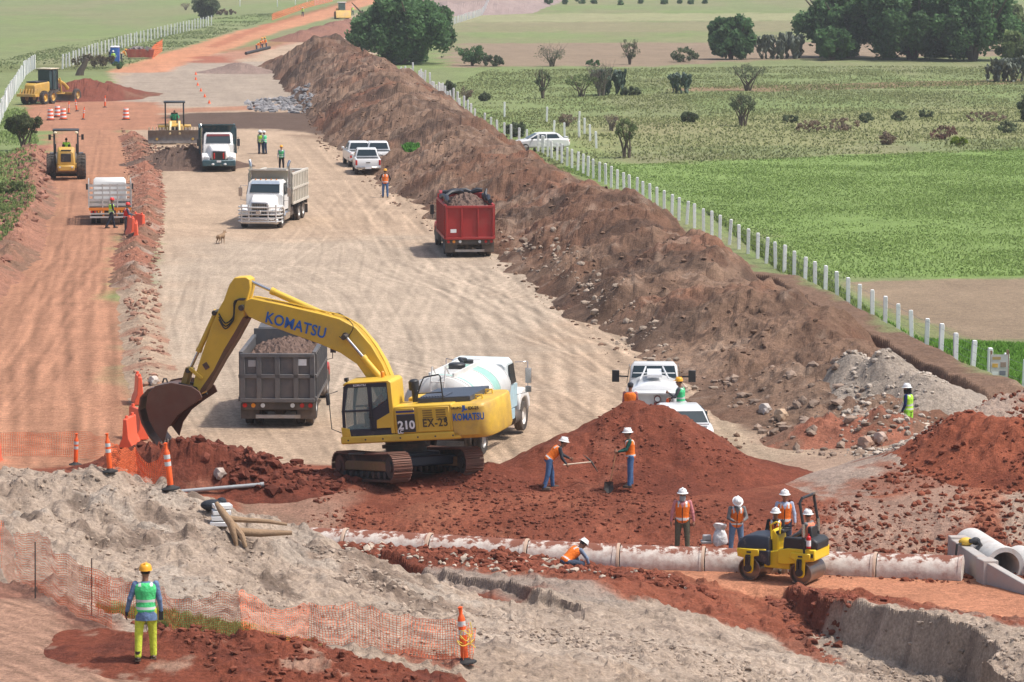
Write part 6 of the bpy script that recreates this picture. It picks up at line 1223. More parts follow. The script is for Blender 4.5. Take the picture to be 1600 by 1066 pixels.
# ------------------------------------------------------------------ barriers, posts, drums, netting
ORM = mat('orange_barrier_plastic', (.85,.13,.06), .45, dirt=.15, dirtcol=(.6,.3,.2), var=.05); ORP2 = mat('orange_post_plastic', (.90,.12,.02), .45, dirt=.08)
def barrier(p, rz, label, sc=1.):
    t = empty('traffic_barrier', p, R(rz), label, 'barrier', 'orange plastic road barriers'); t.scale = (sc*.8, sc, sc)
    q = MB(); q.prism([(-.27,0),(.27,0),(.24,.18),(.13,.36),(.08,.95),(-.08,.95),(-.13,.36),(-.24,.18)], -.55, .55); q.build('body', ORM, t, .03, seg=2); q = MB()
    for y in (-.35, .35): q = MB(); q.lathe([(.07,.95),(.06,1.03),(0,1.04)], (0,y,0), 'z', 10); q.build('filler_cap', ORM, t)
    return t
for u, v, rz, lb in ((217,630,12,'orange barrier standing farthest back, left of the excavator bucket'), (214,684,25,'orange barrier in the middle of the three left of the excavator bucket'), (203,699,-8,'orange barrier nearest the delineator posts, left of the excavator bucket'), (-7,736,0,'orange barrier cut off by the left edge of the photo'),
                   (205,368,20,'orange barrier left of the two others beside the stake truck'), (213,376,5,'orange barrier nearest the camera beside the stake truck'), (217,362,35,'orange barrier farthest right beside the stake truck')): barrier(P(u, v, 0) if v > 500 else P(u, v, 0), rz, lb, 1.05)
def delineator(p, label, lean=(0,0), sc=1., white=True):
    t = empty('delineator_post', p, 0, label, 'delineator', 'orange delineator posts'); t.rotation_euler = (R(lean[0]), R(lean[1]), 0); t.scale = (sc,)*3
    q = MB(); q.lathe([(.065,.0),(.065,.78),(.05,.82),(.03,.86),(.035,.95),(.045,.98),(0,1.0)], n=14); q.build('post', ORP2, t); q = MB(); q.lathe([(.2,0),(.2,.03),(.1,.06),(.07,.1)], n=8); q.build('base', BLK, t)
    for z in (.50, .65): q = MB(); q.lathe([(.068,z),(.068,z+.09)], n=14); q.build('reflective_band', SILV, t)
    return t
delineator(at(118,727), 'orange delineator post on the left where the far netting begins', (2,3)); delineator(at(172,738), 'orange delineator post with a white band behind the grey heap', (0,-4), .95)
delineator(at(267,765), 'orange delineator post wrapped in netting beside the grey plastic pipe', (0,-6), 1.15); delineator(at(727,1037), 'orange delineator post in the foreground tied with yellow cord', (0,-5), 1.12)
for u, v, lb in ((107,178,'thin orange delineator post beside the striped drums'), (120,174,'leaning orange delineator right of the striped drums'), (130,187,'short orange delineator on the red verge'), (164,168,'orange delineator wrapped in mesh at the edge of the grey pad')): delineator(P(u,v), lb, (random.uniform(-3,3), random.uniform(-7,7)), 1.15)
def drum_(p, label):
    t = empty('traffic_drum', p, 0, label, 'traffic drum', 'orange and white traffic drums'); q = MB(); q.mi = 0
    for k, (z0, z1) in enumerate(((0,.2),(.2,.36),(.36,.52),(.52,.68),(.68,.84),(.84,1.0))): q.mi = k % 2; q.lathe([(.30-.07*z0,z0),(.30-.07*z1,z1)], n=16)
    q.mi = 0; q.lathe([(.23,1.0),(.1,1.03),(0,1.03)], n=16); q.build('barrel', [ORP2, WTXT], t); q = MB(); q.lathe([(.38,0),(.38,.06),(.3,.08)], n=10); q.build('base', BLK, t)
for u, v, lb in ((79,188,'striped traffic drum, leftmost of the cluster of three'), (90,183,'striped traffic drum, rearmost of the cluster of three'), (99,187,'striped traffic drum, rightmost of the cluster of three'), (197,187,'striped traffic drum standing alone left of the bulldozer')): drum_(P(u,v), lb)
NET = mat('orange_netting', (.90,.17,.05), .6, var=.15)
def netting(pts, hgt, label, sag=.15, cell=.075, wd=.008, lean=0., m=NET, grd=True):
    """woven safety mesh: real strands along a ground path"""
    w = [Vector(p) for p in pts]; L = [0.]
    for a, b in zip(w, w[1:]): L.append(L[-1]+(b-a).length)
    n = int(L[-1]/cell); r = empty('safety_netting', w[0], 0, label, 'safety netting', 'orange safety netting'); cols = []
    for k in range(n+1):
        d = L[-1]*k/n; i = min(len(w)-2, int(np.searchsorted(L, d, 'right')-1)); p = w[i].lerp(w[i+1], (d-L[i])/(L[i+1]-L[i])); g = hz(p.x, p.y) if grd else p.z
        hh = hgt*(1-sag*(.5+.5*math.sin(d*1.3)+.3*math.sin(d*3.1))); wv = .06*math.sin(d*2.3)+.04*math.sin(d*5.1); cols.append((p, g, hh, wv))
    m_ = max(3, int(hgt/(cell*.8))); V = []; F = []
    grid = [[Vector((p.x+wv*j/m_, p.y+lean*j/m_+wv*math.sin(j), g+.03+hh*j/m_))-w[0] for j in range(m_+1)] for p, g, hh, wv in cols]
    def strand(a, b, o_): i = len(V); V.extend([a-o_, a+o_, b+o_, b-o_]); F.append((i, i+1, i+2, i+3))
    for k in range(len(grid)):
        for j in range(m_+1):
            if k < len(grid)-1: strand(grid[k][j], grid[k+1][j], Vector((0,0,wd*.8)))
            if j < m_: dx = (grid[min(k+1,len(grid)-1)][j]-grid[k-1 if k else 0][j]); dx.z = 0; strand(grid[k][j], grid[k][j+1], dx.normalized()*wd)
    q = MB(); q.add(V, F); q.build('mesh', m, r, smooth=False); q = MB()
    return r
netting([at(-60,880), at(2,890), at(60,925), at(120,965), at(175,985)], 1.05, 'orange netting running down the left edge beside the dirt track', .1, .06, .0065, .25)
netting([at(150,962), at(260,978), at(380,990), at(480,1000), at(600,1022), at(735,1036)], .78, 'long orange netting behind the man in a green vest', .08, .06, .005)
netting([P(-40,722), P(60,722), P(118,724), P(172,735)], .8, 'orange netting across the end of the red haul road', .1, .07, .005)
netting([at(172,740), at(215,742), at(265,760)], .8, 'crumpled orange netting in front of the dug red soil', .3, .06, .008)
netting([at(724,1037), at(738,1040)], .75, 'end of the orange netting folded behind the foreground delineator', .1, .06, .006)
netting([P(1e-3+238,92), P(254,80)], 1.6, 'far orange netting beside the rusty skip', .1, .3, .06); netting([P(425,32), P(480,12), P(520,2)], 1.2, 'far orange netting along the upper road', .2, .5, .08)
for u, v, lb in ((55,935,'thin steel stake at the bend of the netting'), (143,962,'thin steel stake holding the netting near the grass')): t = empty('steel_stake', at(u,v), 0, lb, 'stake', 'thin steel stakes'); q = MB(); q.cyl((0,0,-.1), (.02,0,1.15), .014, n=6); q.build('rod', STEEL, t)
t = empty('yellow_cord', at(727,1037)+Vector((.0,-.1,.62)), 0, 'tangle of yellow cord tied to the foreground delineator', 'cord'); q = MB()
for k in range(3): q.tube([(.0+.09*math.cos(a*1.1)+.08*k*math.sin(a), .09*math.sin(a), -.1*k+.05*math.sin(a*2)) for a in np.linspace(0, 6.3, 22)], .009, 5)
q.tube([(.1,0,.2), (.14,-.02,0), (.1,0,-.22), (.2,0,-.3)], .009, 5); q.build('strand', mat('yellow_cord', (.85,.6,.08), .6), t)
# ------------------------------------------------------------------ loose things
def simple(name, p, label, cat, fn, group=None, rz=0): t = empty(name, p, R(rz), label, cat, group); fn(t); return t
def f1(t): q = MB(); q.cyl((-1.35,-.35,.1), (1.35,.35,.22), .055, n=16); q.build('tube', mat('grey_pvc', (.30,.32,.33), .5), t); q = MB(); q.cyl((1.35,.35,.22), (1.45,.38,.225), .068, n=16); q.build('socket', mat('grey_pvc', (.30,.32,.33)), t)
simple('plastic_pipe', at(333,772), 'grey plastic pipe lying on the ground below the dug red soil', 'pipe', f1)
def f2(t):
    q = MB(); q.tube([(-.5,.1,.75), (-.35,.0,.55), (-.15,-.1,.3), (-.05,-.2,0), (.0,-.25,-.25)], [.05,.09,.10,.07,.04], 10); q.tube([(-.2,0,.4), (.2,.1,.35), (.7,.2,.3), (1.1,.25,.22)], [.08,.06,.05,.03], 9); q.tube([(-.1,-.05,.25), (.1,-.2,.05), (.2,-.3,-.2)], [.09,.07,.04], 8); q.tube([(0,0,.1), (.5,.1,.05), (1.2,.3,.02)], [.10,.09,.05], 10); q.build('wood', mat('weathered_log', (.30,.20,.12), .9, bump=.03, dirt=.3), t)
simple('tree_stump', at(372,838), 'weathered tree stump with forked roots beside the left end of the pipe', 'tree stump', f2)
def f3(t):
    for k in range(4): q = MB(); q.box((.02*k, .03*k, .06+k*.13), (.42,.34,.10), Matrix.Rotation(.1*k,3,'Z')); q.build('block', CWHT, t, .01)
simple('block_stack', at(343,822), 'stack of white blocks leaning by the tree stump', 'block stack', f3)
def f4(t):
    q = MB(); q.ell((0,0,.12), (.3,.2,.14)); q.ell((.2,.05,.2), (.12,.12,.1)); q.build('bundle', mat('dark_cloth_bundle', (.02,.025,.035), .8, bump=.04), t)
simple('cloth_bundle', at(333,798), 'dark blue bundle lying above the white blocks', 'bundle', f4)
def f5(t):
    q = MB(); q.lathe([(.0,0),(.17,.0),(.2,.08),(.19,.25),(.15,.38),(.10,.44),(.14,.52),(.17,.6),(.12,.58),(.08,.46)], n=14, sc=(1,.7)); o = q.build('sack', mat('white_plastic_sack', (.78,.78,.78), .35, bump=.08, scale=3), t)
    for v_ in o.data.vertices: v_.co += Vector([random.uniform(-.035,.035) for _ in range(3)])
    q = MB(); q.box((-.38,.1,.08), (.3,.3,.08)); q.box((-.36,.1,.2), (.24,.2,.14)); q.build('grey_box', mat('grey_box_plastic', (.35,.34,.34), .6), t, .02)
WS = P(1125,852,-.35); simple('plastic_sack', WS, 'white plastic sack and grey box on the far side of the pipe', 'sack', f5)
# rubble stuff
def rocks(name, centres, sizes, m, label=None, kind='stuff', flat=.7, sub=1, parent=None, colv=None):
    bm = bmesh.new(); bmesh.ops.create_icosphere(bm, subdivisions=sub, radius=1); bv = np.array([v.co[:] for v in bm.verts]); bf = np.array([[v.index for v in f.verts] for f in bm.faces]); bm.free()
    n = len(centres); rg_ = np.random.RandomState(len(centres)); nz = rg_.uniform(.62, 1.25, (n, len(bv), 1)); a = rg_.uniform(0, 6.28, n); sx = rg_.uniform(.7, 1.4, (n,3)); sx[:,2] *= flat
    V = bv[None]*nz*sx[:,None,:]*np.asarray(sizes)[:,None,None]; ca, sa = np.cos(a)[:,None], np.sin(a)[:,None]; x = V[...,0]*ca-V[...,1]*sa; y = V[...,0]*sa+V[...,1]*ca; V = np.stack([x, y, V[...,2]], -1)+np.asarray(centres)[:,None,:]
    F = (bf[None]+np.arange(n)[:,None,None]*len(bv)).reshape(-1, 3); col = None
    if colv is not None: col = np.repeat((np.array(colv)[None]*rg_.uniform(.7,1.3,(n,1)))[:,None,:], len(bv), 1).reshape(-1, 3)
    o = mesh_np(name, V.reshape(-1,3), F, m, parent, col=col); tag(o, label, None, None, kind); return o
def scatter(poly, n, s0, s1, z=0, pw=2.5, seed=1, sink=.15, clump=.45, csc=1.5):
    p = px(poly, z); rg_ = np.random.RandomState(seed); C_ = []; S_ = []
    lo, hi = p.min(0), p.max(0); tries = 0
    while len(C_) < n and tries < 60:
        k = 4000; x = rg_.uniform(lo[0], hi[0], k); y = rg_.uniform(lo[1], hi[1], k); ok = (pin(p, x, y) > 0) & (fbm(x, y, csc, 3, seed+400) > rg_.uniform(-clump, clump, k)-.1); x, y = x[ok], y[ok]
        s_ = s0+(s1-s0)*rg_.uniform(0, 1, len(x))**pw; g = gsample(HM, x, y)
        C_ += list(np.stack([x, y, g+s_*.35-sink*s_], 1)); S_ += list(s_); tries += 1
    return C_[:n], S_[:n]
CLOD = soil_mat('clod', bump=.02, speck=.12, scale=2)
def rub(poly, n, s0, s1, c, name='rubble', z=0, seed=1, label=None, **k): C_, S_ = scatter(poly, n, s0, s1, z, seed=seed, **k); rocks(name, C_, S_, CLOD, label, colv=c)
rub([(440,838),(640,846),(830,868),(1060,900),(1120,915),(1000,915),(860,905),(700,885),(520,868),(450,858)], 3400, .03, .15, (.19,.06,.036), 'red_clods', -.4, 1, clump=.2)
rub([(440,838),(640,846),(830,868),(1060,900),(1120,915),(860,915),(700,895),(520,875)], 260, .05, .17, (.42,.35,.28), 'grey_stones', -.4, 2)
rub([(170,690),(300,668),(420,700),(560,745),(520,770),(380,765),(250,750),(160,730)], 1500, .03, .20, (.15,.046,.03), 'red_clods', .3, 3)
rub([(500,755),(1000,775),(1500,800),(1500,870),(1100,850),(700,820),(480,800)], 3600, .015, .085, (.18,.06,.037), 'red_clods', 0, 4)
rub([(1300,760),(1400,725),(1460,690),(1600,650),(1640,760),(1640,840),(1400,830)], 2600, .015, .12, (.19,.06,.035), 'red_clods', .6, 5)
rub([(0,760),(170,735),(300,790),(430,870),(560,960),(740,1010),(740,1066),(400,990),(150,930),(-20,830)], 2000, .012, .06, (.34,.265,.205), 'grey_stones', 2.5, 6, csc=.8)
rub([(430,880),(800,950),(1060,910),(1260,945),(1240,1040),(1000,1066),(740,1066),(600,980)], 3000, .012, .075, (.36,.285,.225), 'grey_stones', 1.4, 7)
rub([(1270,930),(1400,945),(1640,1010),(1640,1090),(1450,1075),(1330,1000)], 1400, .012, .08, (.36,.285,.225), 'grey_stones', .2, 8)
rub([(200,985),(480,985),(700,1060),(700,1090),(400,1090)], 1100, .015, .09, (.19,.062,.038), 'red_clods', 3, 9); rub([(1195,935),(1270,950),(1330,1000),(1260,1010)], 260, .03, .13, (.2,.07,.045), 'red_clods', -1, 10)
rub([(1290,912),(1390,925),(1390,948),(1300,940)], 420, .03, .12, (.2,.06,.037), 'red_clods', -.2, 11, clump=.2)
rub([(1100,600),(1200,600),(1330,640),(1400,700),(1330,730),(1210,700),(1130,640)], 450, .03, .24, (.27,.20,.155), 'ridge_foot_stones', 0, 12, pw=5)
rub([(780,380),(860,400),(960,480),(1060,570),(1120,620),(1060,620),(960,540),(880,460),(780,400)], 500, .03, .2, (.35,.28,.22), 'ridge_foot_stones', 0, 13, pw=4)
rub([(385,160),(470,150),(495,165),(480,178),(390,175)], 500, .12, .42, (.24,.235,.24), 'grey_rubble_strip', 0, 14); rub([(190,200),(250,230),(260,330),(250,420),(255,560),(225,640),(205,560),(190,430),(200,330)], 1200, .04, .18, (.30,.17,.12), 'windrow_stones', 0, 15, pw=3)
rub([(20,240),(80,240),(70,320),(20,420),(-20,440)], 500, .06, .28, (.28,.14,.1), 'windrow_stones', 0, 16, pw=3); rub([(450,110),(560,90),(700,180),(820,270),(960,330),(1150,420),(1350,560),(1150,640),(980,520),(800,390),(620,290),(500,200)], 5200, .02, .15, (.18,.115,.08), 'ridge_clods', 1.5, 17, pw=4)
rub([(1300,540),(1450,550),(1500,620),(1420,680),(1320,650)], 900, .03, .14, (.42,.36,.30), 'grey_stones', 1.4, 18)
rub([(222,222),(320,215),(325,250),(260,255),(225,245)], 420, .05, .22, (.12,.08,.06), 'dark_clods', .5, 19)
rub([(930,720),(1000,640),(1060,670),(1200,745),(1000,765),(820,755)], 900, .015, .07, (.17,.055,.035), 'red_clods', .5, 20)
# single big boulders
for u, v, s_, lb, c in ((1220,655,.34,'large pale boulder at the foot of the ridge, near the big red heap',(.40,.29,.2)), (1352,700,.36,'brown boulder below the man in lime trousers',(.30,.2,.15)), (1375,690,.3,'pale boulder just right of the brown boulder below the man in lime trousers',(.38,.29,.24)), (1195,645,.3,'pale grey boulder left of the large pale one at the ridge foot',(.4,.36,.33)),
                      (240,600,.28,'small grey stone beside the orange barriers',(.42,.38,.34)), (343,745,.26,'grey boulder near the grey plastic pipe',(.36,.3,.26))):
    p = at(u, v); o = rocks('boulder', [(p.x, p.y, p.z+s_*.3)], [s_], CLOD, lb, None, sub=2, colv=c); o['category'] = 'boulder'; o['group'] = 'boulders'; del o['group']
# water in the ditch
# ------------------------------------------------------------------ vegetation
def leafmat(name, rough=.6):
    if name in MATS: return MATS[name]
    m = bpy.data.materials.new(name); m.use_nodes = True; N = m.node_tree.nodes; L = m.node_tree.links; b = N['Principled BSDF']; b.inputs['Roughness'].default_value = rough; b.inputs['Specular IOR Level'].default_value = .2
    a = N.new('ShaderNodeAttribute'); a.attribute_name = 'Col'; L.new(a.outputs['Color'], b.inputs['Base Color'])
    tr = N.new('ShaderNodeBsdfTranslucent'); L.new(a.outputs['Color'], tr.inputs['Color']); mx = N.new('ShaderNodeMixShader'); mx.inputs[0].default_value = .45
    L.new(b.outputs[0], mx.inputs[1]); L.new(tr.outputs[0], mx.inputs[2]); L.new(mx.outputs[0], N['Material Output'].inputs['Surface']); MATS[name] = m; return m
LEAF = leafmat('foliage'); BARK = mat('bark', (.11,.085,.065), .95, bump=.03); BARKG = mat('grey_bark', (.19,.16,.13), .95)
rgv = np.random.RandomState(11)
def leaves(cent, size, cols):
    n = len(cent); a = rgv.normal(size=(n,3)); a /= np.linalg.norm(a, axis=1)[:,None]; b_ = rgv.normal(size=(n,3)); b_ -= a*(a*b_).sum(1)[:,None]; b_ /= np.linalg.norm(b_, axis=1)[:,None]
    s = size*rgv.uniform(.6,1.3,(n,1)); V = np.stack([cent-a*s*.7, cent+b_*s*.42, cent+a*s*.7, cent-b_*s*.42], 1).reshape(-1,3); F = np.arange(4*n).reshape(-1,4); return V, F, np.repeat(cols, 4, 0)
def tree(u, v, wpx, hpx, kind, label, col=(.055,.10,.035), name='tree', cat='tree', group='trees and bushes beyond the site', z=None, n=None, lf=None):
    p = P(u, v) if z is None else at(u, v); p = down(p); sc = p.y/FPX; Wd, H = wpx*sc, hpx*sc; R_ = Wd/2
    t = empty(name, p, 0, label, cat, group); rg_ = np.random.RandomState(int(u*7+v)); q = MB()
    clear = {'dense': .02, 'willow': .0, 'bush': 0., 'weeds': 0, 'acacia': .42, 'bare': .15, 'sparse': .15, 'cactus': 0}[kind]
    th = H*.55; r0 = {'dense': .035, 'willow': .05, 'bush': .015, 'weeds': .01, 'acacia': .03, 'bare': .02, 'sparse': .035, 'cactus': .02}[kind]*H+.02
    nb = {'dense': 7, 'willow': 9, 'bush': 6, 'weeds': 0, 'acacia': 9, 'bare': 22, 'sparse': 8, 'cactus': 0}[kind]; nt = {'bush': 4, 'bare': 5, 'acacia': 3}.get(kind, 1); tips = []
    for k in range(nb):
        a = 2*math.pi*(k+rg_.uniform(-.3,.3))/max(1,nb); rr = R_*rg_.uniform(.45,.9); zz = H*rg_.uniform(.55,.92); j = k % nt; b0 = Vector((.08*H*math.cos(j*2.1)*(nt > 1), .08*H*math.sin(j*2.1)*(nt > 1), 0)); m1 = b0+Vector((math.cos(a)*rr*.15, math.sin(a)*rr*.15, H*.22)); m2 = Vector((math.cos(a+.2)*rr*.55, math.sin(a+.2)*rr*.55, zz*.62)); e = Vector((math.cos(a)*rr, math.sin(a)*rr, zz))
        q.tube([b0-Vector((0,0,.2)), m1, m2, e], [r0, r0*.7, r0*.42, r0*.12], 6); tips.append(e)
        if kind in ('bare', 'acacia', 'sparse'):
            for s in range(4): w_ = m2.lerp(e, .2+.2*s); q.tube([w_, w_+Vector((rg_.uniform(-.3,.3)*R_, rg_.uniform(-.3,.3)*R_, rg_.uniform(.05,.3)*H))], [r0*.22, r0*.06], 5)
    if nb: q.build('trunk', BARKG if kind in ('bare',) else BARK, t)
    if kind == 'cactus':
        V = MB(); stack = [(Vector((rg_.uniform(-.85,.85)*R_, rg_.uniform(-.5,.5)*R_, 0)), 0) for _ in range(max(5, int(wpx/4)))]; cnt = 0
        while stack and cnt < 420:
            b0, lv = stack.pop(0); s = H*.105*rg_.uniform(.8,1.25); an = rg_.uniform(0,3.14); tl = rg_.uniform(-.9,.9); Mx = Matrix.Rotation(an,3,'Z') @ Matrix.Rotation(tl,3,'X'); c = b0+Mx@Vector((0,0,s*.8)); V.ell(c, (s*.62, s*.16, s), 8, 5, Mx); cnt += 1
            if c.z < H*.86 and lv < 8:
                for _ in range(rg_.choice([1,2,2])): stack.append((c+Mx@Vector((rg_.uniform(-.6,.6)*s, 0, s*.6)), lv+1))
        V.build('pads', mat('cactus_pads_%d' % int(col[1]*1000), col, .6, var=.25, scale=2), t); return t
    if kind == 'weeds':
        nl = n or 700; x = rg_.normal(size=nl)*R_*.45; y = rg_.normal(size=nl)*R_*.6; hh = H*rg_.uniform(.5,1.1,nl)*np.exp(-(x/R_)**2); w_ = .09+.05*rg_.uniform(size=nl); lx = rg_.normal(size=nl)*.25*H
        V = np.stack([np.stack([x-w_, y, 0*x-.05], 1), np.stack([x+w_, y, 0*x-.05], 1), np.stack([x+lx, y, hh], 1)], 1).reshape(-1,3); F = np.arange(3*nl).reshape(-1,3); mesh_np('stems', V, F, LEAF, t, col=np.repeat(np.array(col)[None]*rg_.uniform(.8,1.9,(nl,1)), 3, 0)); return t
    nc = {'dense': 75, 'willow': 110, 'bush': 26, 'acacia': 44, 'bare': 16, 'sparse': 22, 'weeds': 1}[kind]; cz = H*(1+clear)/2; rz = H*(1-clear)/2; C_ = []
    while len(C_) < nc:
        d = rg_.normal(size=3); d /= np.linalg.norm(d); k = rg_.uniform(.45,1)**.5*.86*(1 if kind not in ('dense','willow') else .86+.30*math.sin(d[0]*5+u)*math.sin(d[2]*4+v)+.1*math.sin(d[0]*11+d[2]*9)); c = np.array((d[0]*R_*k, d[1]*R_*k, cz+d[2]*rz*k))
        if kind == 'acacia' and c[2] < H*.45: continue
        if kind in ('dense','willow','bush') and d[2] < 0: c[0] *= 1.12; c[1] *= 1.12; c[2] = max(c[2], .08*H)
        C_.append(c)
    C_ = np.array(C_); cr = {'dense': .24, 'willow': .21, 'bush': .30, 'acacia': .17, 'weeds': .1, 'bare': .3, 'sparse': .22}[kind]*min(R_, H*.6)
    nl = n or {'dense': 9500, 'willow': 24000, 'bush': 2200, 'acacia': 2600, 'bare': 500, 'sparse': 1300}[kind]; idx = rg_.randint(0, nc, nl); d = rg_.normal(size=(nl,3)); d /= np.linalg.norm(d,axis=1)[:,None]
    c = C_[idx]+d*(cr*rg_.uniform(.5,1,(nl,1))*rg_.uniform(.8,1.2,(nc,1))[idx]); 
    if kind == 'willow': c[:,2] -= np.abs(rg_.normal(size=nl))*.05*H*(rg_.uniform(size=nl) < .4)
    c[:,2] = np.maximum(c[:,2], .03*H+.1*rg_.uniform(size=nl)); tone = rg_.uniform(.72,1.35,(nc,1))[idx]*rg_.uniform(.75,1.25,(nl,1))
    ls = lf or (max(.1, sc*1.1) if kind in ('acacia','bare','sparse') else max(.16, sc*1.7)); V, F, cc = leaves(c, ls, np.array(col)[None]*tone); mesh_np('crown', V, F, LEAF, t, col=cc); return t
DG = (.10,.19,.075); OG = (.17,.22,.09); BG = (.13,.165,.09); DRY = (.24,.18,.13)
tree(630,100,190,122,'willow','huge spreading dark green tree at the top centre, beside the fence', DG, lf=.40, n=36000)
tree(738,103,52,34,'dense','low dark bush at the right foot of the huge spreading tree', DG, 'bush', 'bush', n=3500); tree(771,104,36,18,'bush','small low bush right of the dark bush by the huge tree', BG, 'bush', 'bush')
tree(862,104,58,36,'bare','bare branched grey bush in front of the brown ploughed band', BG, 'bush', 'bush', n=900); tree(928,104,26,11,'bush','tiny dark round bush just right of the bare branched bush', DG, 'bush', 'bush', n=700)
tree(984,101,34,42,'sparse','small slender tree standing against the brown ploughed band', BG, n=1600); tree(1068,97,50,24,'bush','low spreading bush between the slender tree and the round green tree', BG, 'bush', 'bush')
tree(1142,93,78,70,'dense','round green tree left of the dark tree clump', (.10,.19,.08), lf=.5)
tree(1225,92,82,44,'cactus','grey green prickly pear thicket between the round tree and the dark clump', (.10,.12,.085), 'cactus', 'cactus')
tree(1318,90,150,125,'willow','tall dark tree forming the left of the dark clump at the upper right', DG, lf=.45, n=24000); tree(1425,93,195,132,'willow','broad dark tree in the middle of the clump at the upper right', DG, lf=.45, n=32000); tree(1520,95,160,128,'willow','tall dark tree forming the right of the clump at the upper right', DG, lf=.45, n=24000)
tree(1300,94,74,52,'dense','lower rounded tree in front of the left of the dark clump', (.09,.18,.065), lf=.5); tree(1592,80,60,70,'dense','tree at the right edge behind the olive one', OG, lf=.5); tree(1590,108,62,56,'dense','olive rounded tree at the right edge of the photo', OG, lf=.5, n=5000)
tree(1572,128,62,42,'cactus','prickly pear bush at the right edge below the olive tree', (.10,.12,.08), 'cactus', 'cactus'); tree(1604,190,30,50,'bush','dark bush cut off by the right edge in the pasture', BG, 'bush', 'bush')
tree(848,154,30,48,'sparse','crooked little tree alone in the pasture above the white posts', BG, n=1200); tree(908,151,58,36,'acacia','low acacia, left of the pair with the bare tree', OG, n=1800); tree(938,150,54,54,'bare','tall bare tree between the low acacia and the prickly pear', BG, n=700)
tree(957,149,42,40,'cactus','bluish prickly pear just right of the bare tree', (.07,.11,.075), 'cactus', 'cactus'); tree(985,149,34,14,'bush','low dark bush right of the bluish prickly pear', BG, 'bush', 'bush'); tree(1058,146,44,30,'cactus','dark green prickly pear alone in the middle of the pasture', (.06,.11,.06), 'cactus', 'cactus')
tree(1168,142,68,42,'acacia','wide flat acacia on the low earth bank', BG, n=1500); tree(1160,197,50,50,'acacia','round twiggy acacia below the wide flat one', BG, n=2000); tree(978,247,44,62,'acacia','leaning acacia with bare forked trunk, nearest to the saloon car', OG, n=1500)
tree(955,205,26,28,'bare','dead twiggy shrub behind the leaning acacia', DRY, 'bush', 'bush', n=200); tree(1080,191,34,18,'bush','small grey green shrub right of the dead twiggy shrub', BG, 'bush', 'bush'); tree(804,214,40,22,'bush','green shrub at the nose of the white saloon car', BG, 'bush', 'bush')
tree(886,198,34,20,'bare','dry shrub between the widely spaced posts', DRY, 'bush', 'bush', n=500); tree(700,152,26,26,'bush','olive shrub behind the fence gap left of the ridge fence', BG, 'bush', 'bush'); tree(728,157,24,20,'bare','grey dry shrub right of the olive shrub behind the fence', DRY, 'bush', 'bush', n=400); tree(757,158,20,12,'bush','small green shrub left of the short post row', BG, 'bush', 'bush')
for u, v, w, h, c, lb in ((1265,207,50,18,DRY,'reddish dry weeds, leftmost patch right of the round acacia'), (1320,205,60,20,DRY,'widest reddish dry weed patch in the pasture'), (1354,192,24,16,BG,'small dark weed between the reddish patches'), (1405,190,26,16,BG,'dark weed right of the middle of the pasture'), (1447,184,28,12,BG,'dark weed clump highest in the right pasture'),
                        (1475,218,46,22,(.20,.11,.09),'purple red weed clump beside the yellow green bush'), (1498,228,30,14,(.20,.27,.03),'bright yellow green bush in the pasture'), (1575,208,34,18,BG,'low grey shrub near the right edge of the pasture'), (1387,226,30,20,DRY,'thin dry twigs left of the purple red weeds'), (1235,192,26,14,BG,'low dark weed right of the round acacia'), (1535,190,80,16,DRY,'long strip of dry weeds near the right edge')):
    tree(u, v, w, h, 'bush', lb, c, 'weed_clump', 'weeds', 'weed clumps in the pasture', n=700, lf=.13)
for k, (u, v, w, h) in enumerate(((857,8,14,12),(883,7,9,8),(907,6,18,9),(928,6,10,7),(970,8,9,8),(1001,6,8,7),(1038,7,10,8),(1062,6,7,6),(1079,7,9,7),(1101,6,9,6))): tree(u, v, w, h, 'bush', 'small dark bush on the far field, one of the row at the top edge', DG, 'bush', 'bush', 'row of far bushes at the top edge', n=240, lf=.5)
tree(322,30,52,40,'dense','tree with open crown at the end of the long far left fence', BG, n=2600, lf=.5); tree(290,16,18,12,'bare','dead scrub left of the open crowned tree', DRY, 'bush', 'bush', n=100); tree(352,24,34,10,'bush','low dark brush at the right foot of the open crowned tree', DRY, 'bush', 'bush')
tree(148,106,76,24,'bush','heap of dry brush left of the blue portable toilet', (.15,.12,.075), 'bush', 'bush'); tree(185,108,20,12,'bush','low green plant in front of the blue portable toilet', DG, 'bush', 'bush', n=500)
tree(38,236,66,58,'acacia','green bush with reddish twigs on the left edge above the compactor', (.10,.125,.055), 'bush', 'bush', n=5000, lf=.12)
tree(20,310,60,18,'bush','low grass clump on the left edge left of the compactor', (.15,.19,.07), 'bush', 'bush', n=2000, lf=.12)
# old leaning stump by the brush heap
t = empty('dead_stump', P(128,118), 0, 'leaning dead tree stump in front of the dry brush heap', 'tree stump'); q = MB(); q.tube([(-.3,0,-.2), (-.1,0,.6), (.35,0,1.3), (.6,0,2.0)], [.55,.42,.32,.25], 9); q.tube([(.35,0,1.3), (.0,0,1.6)], [.2,.1], 7); q.build('trunk', BARK, t)
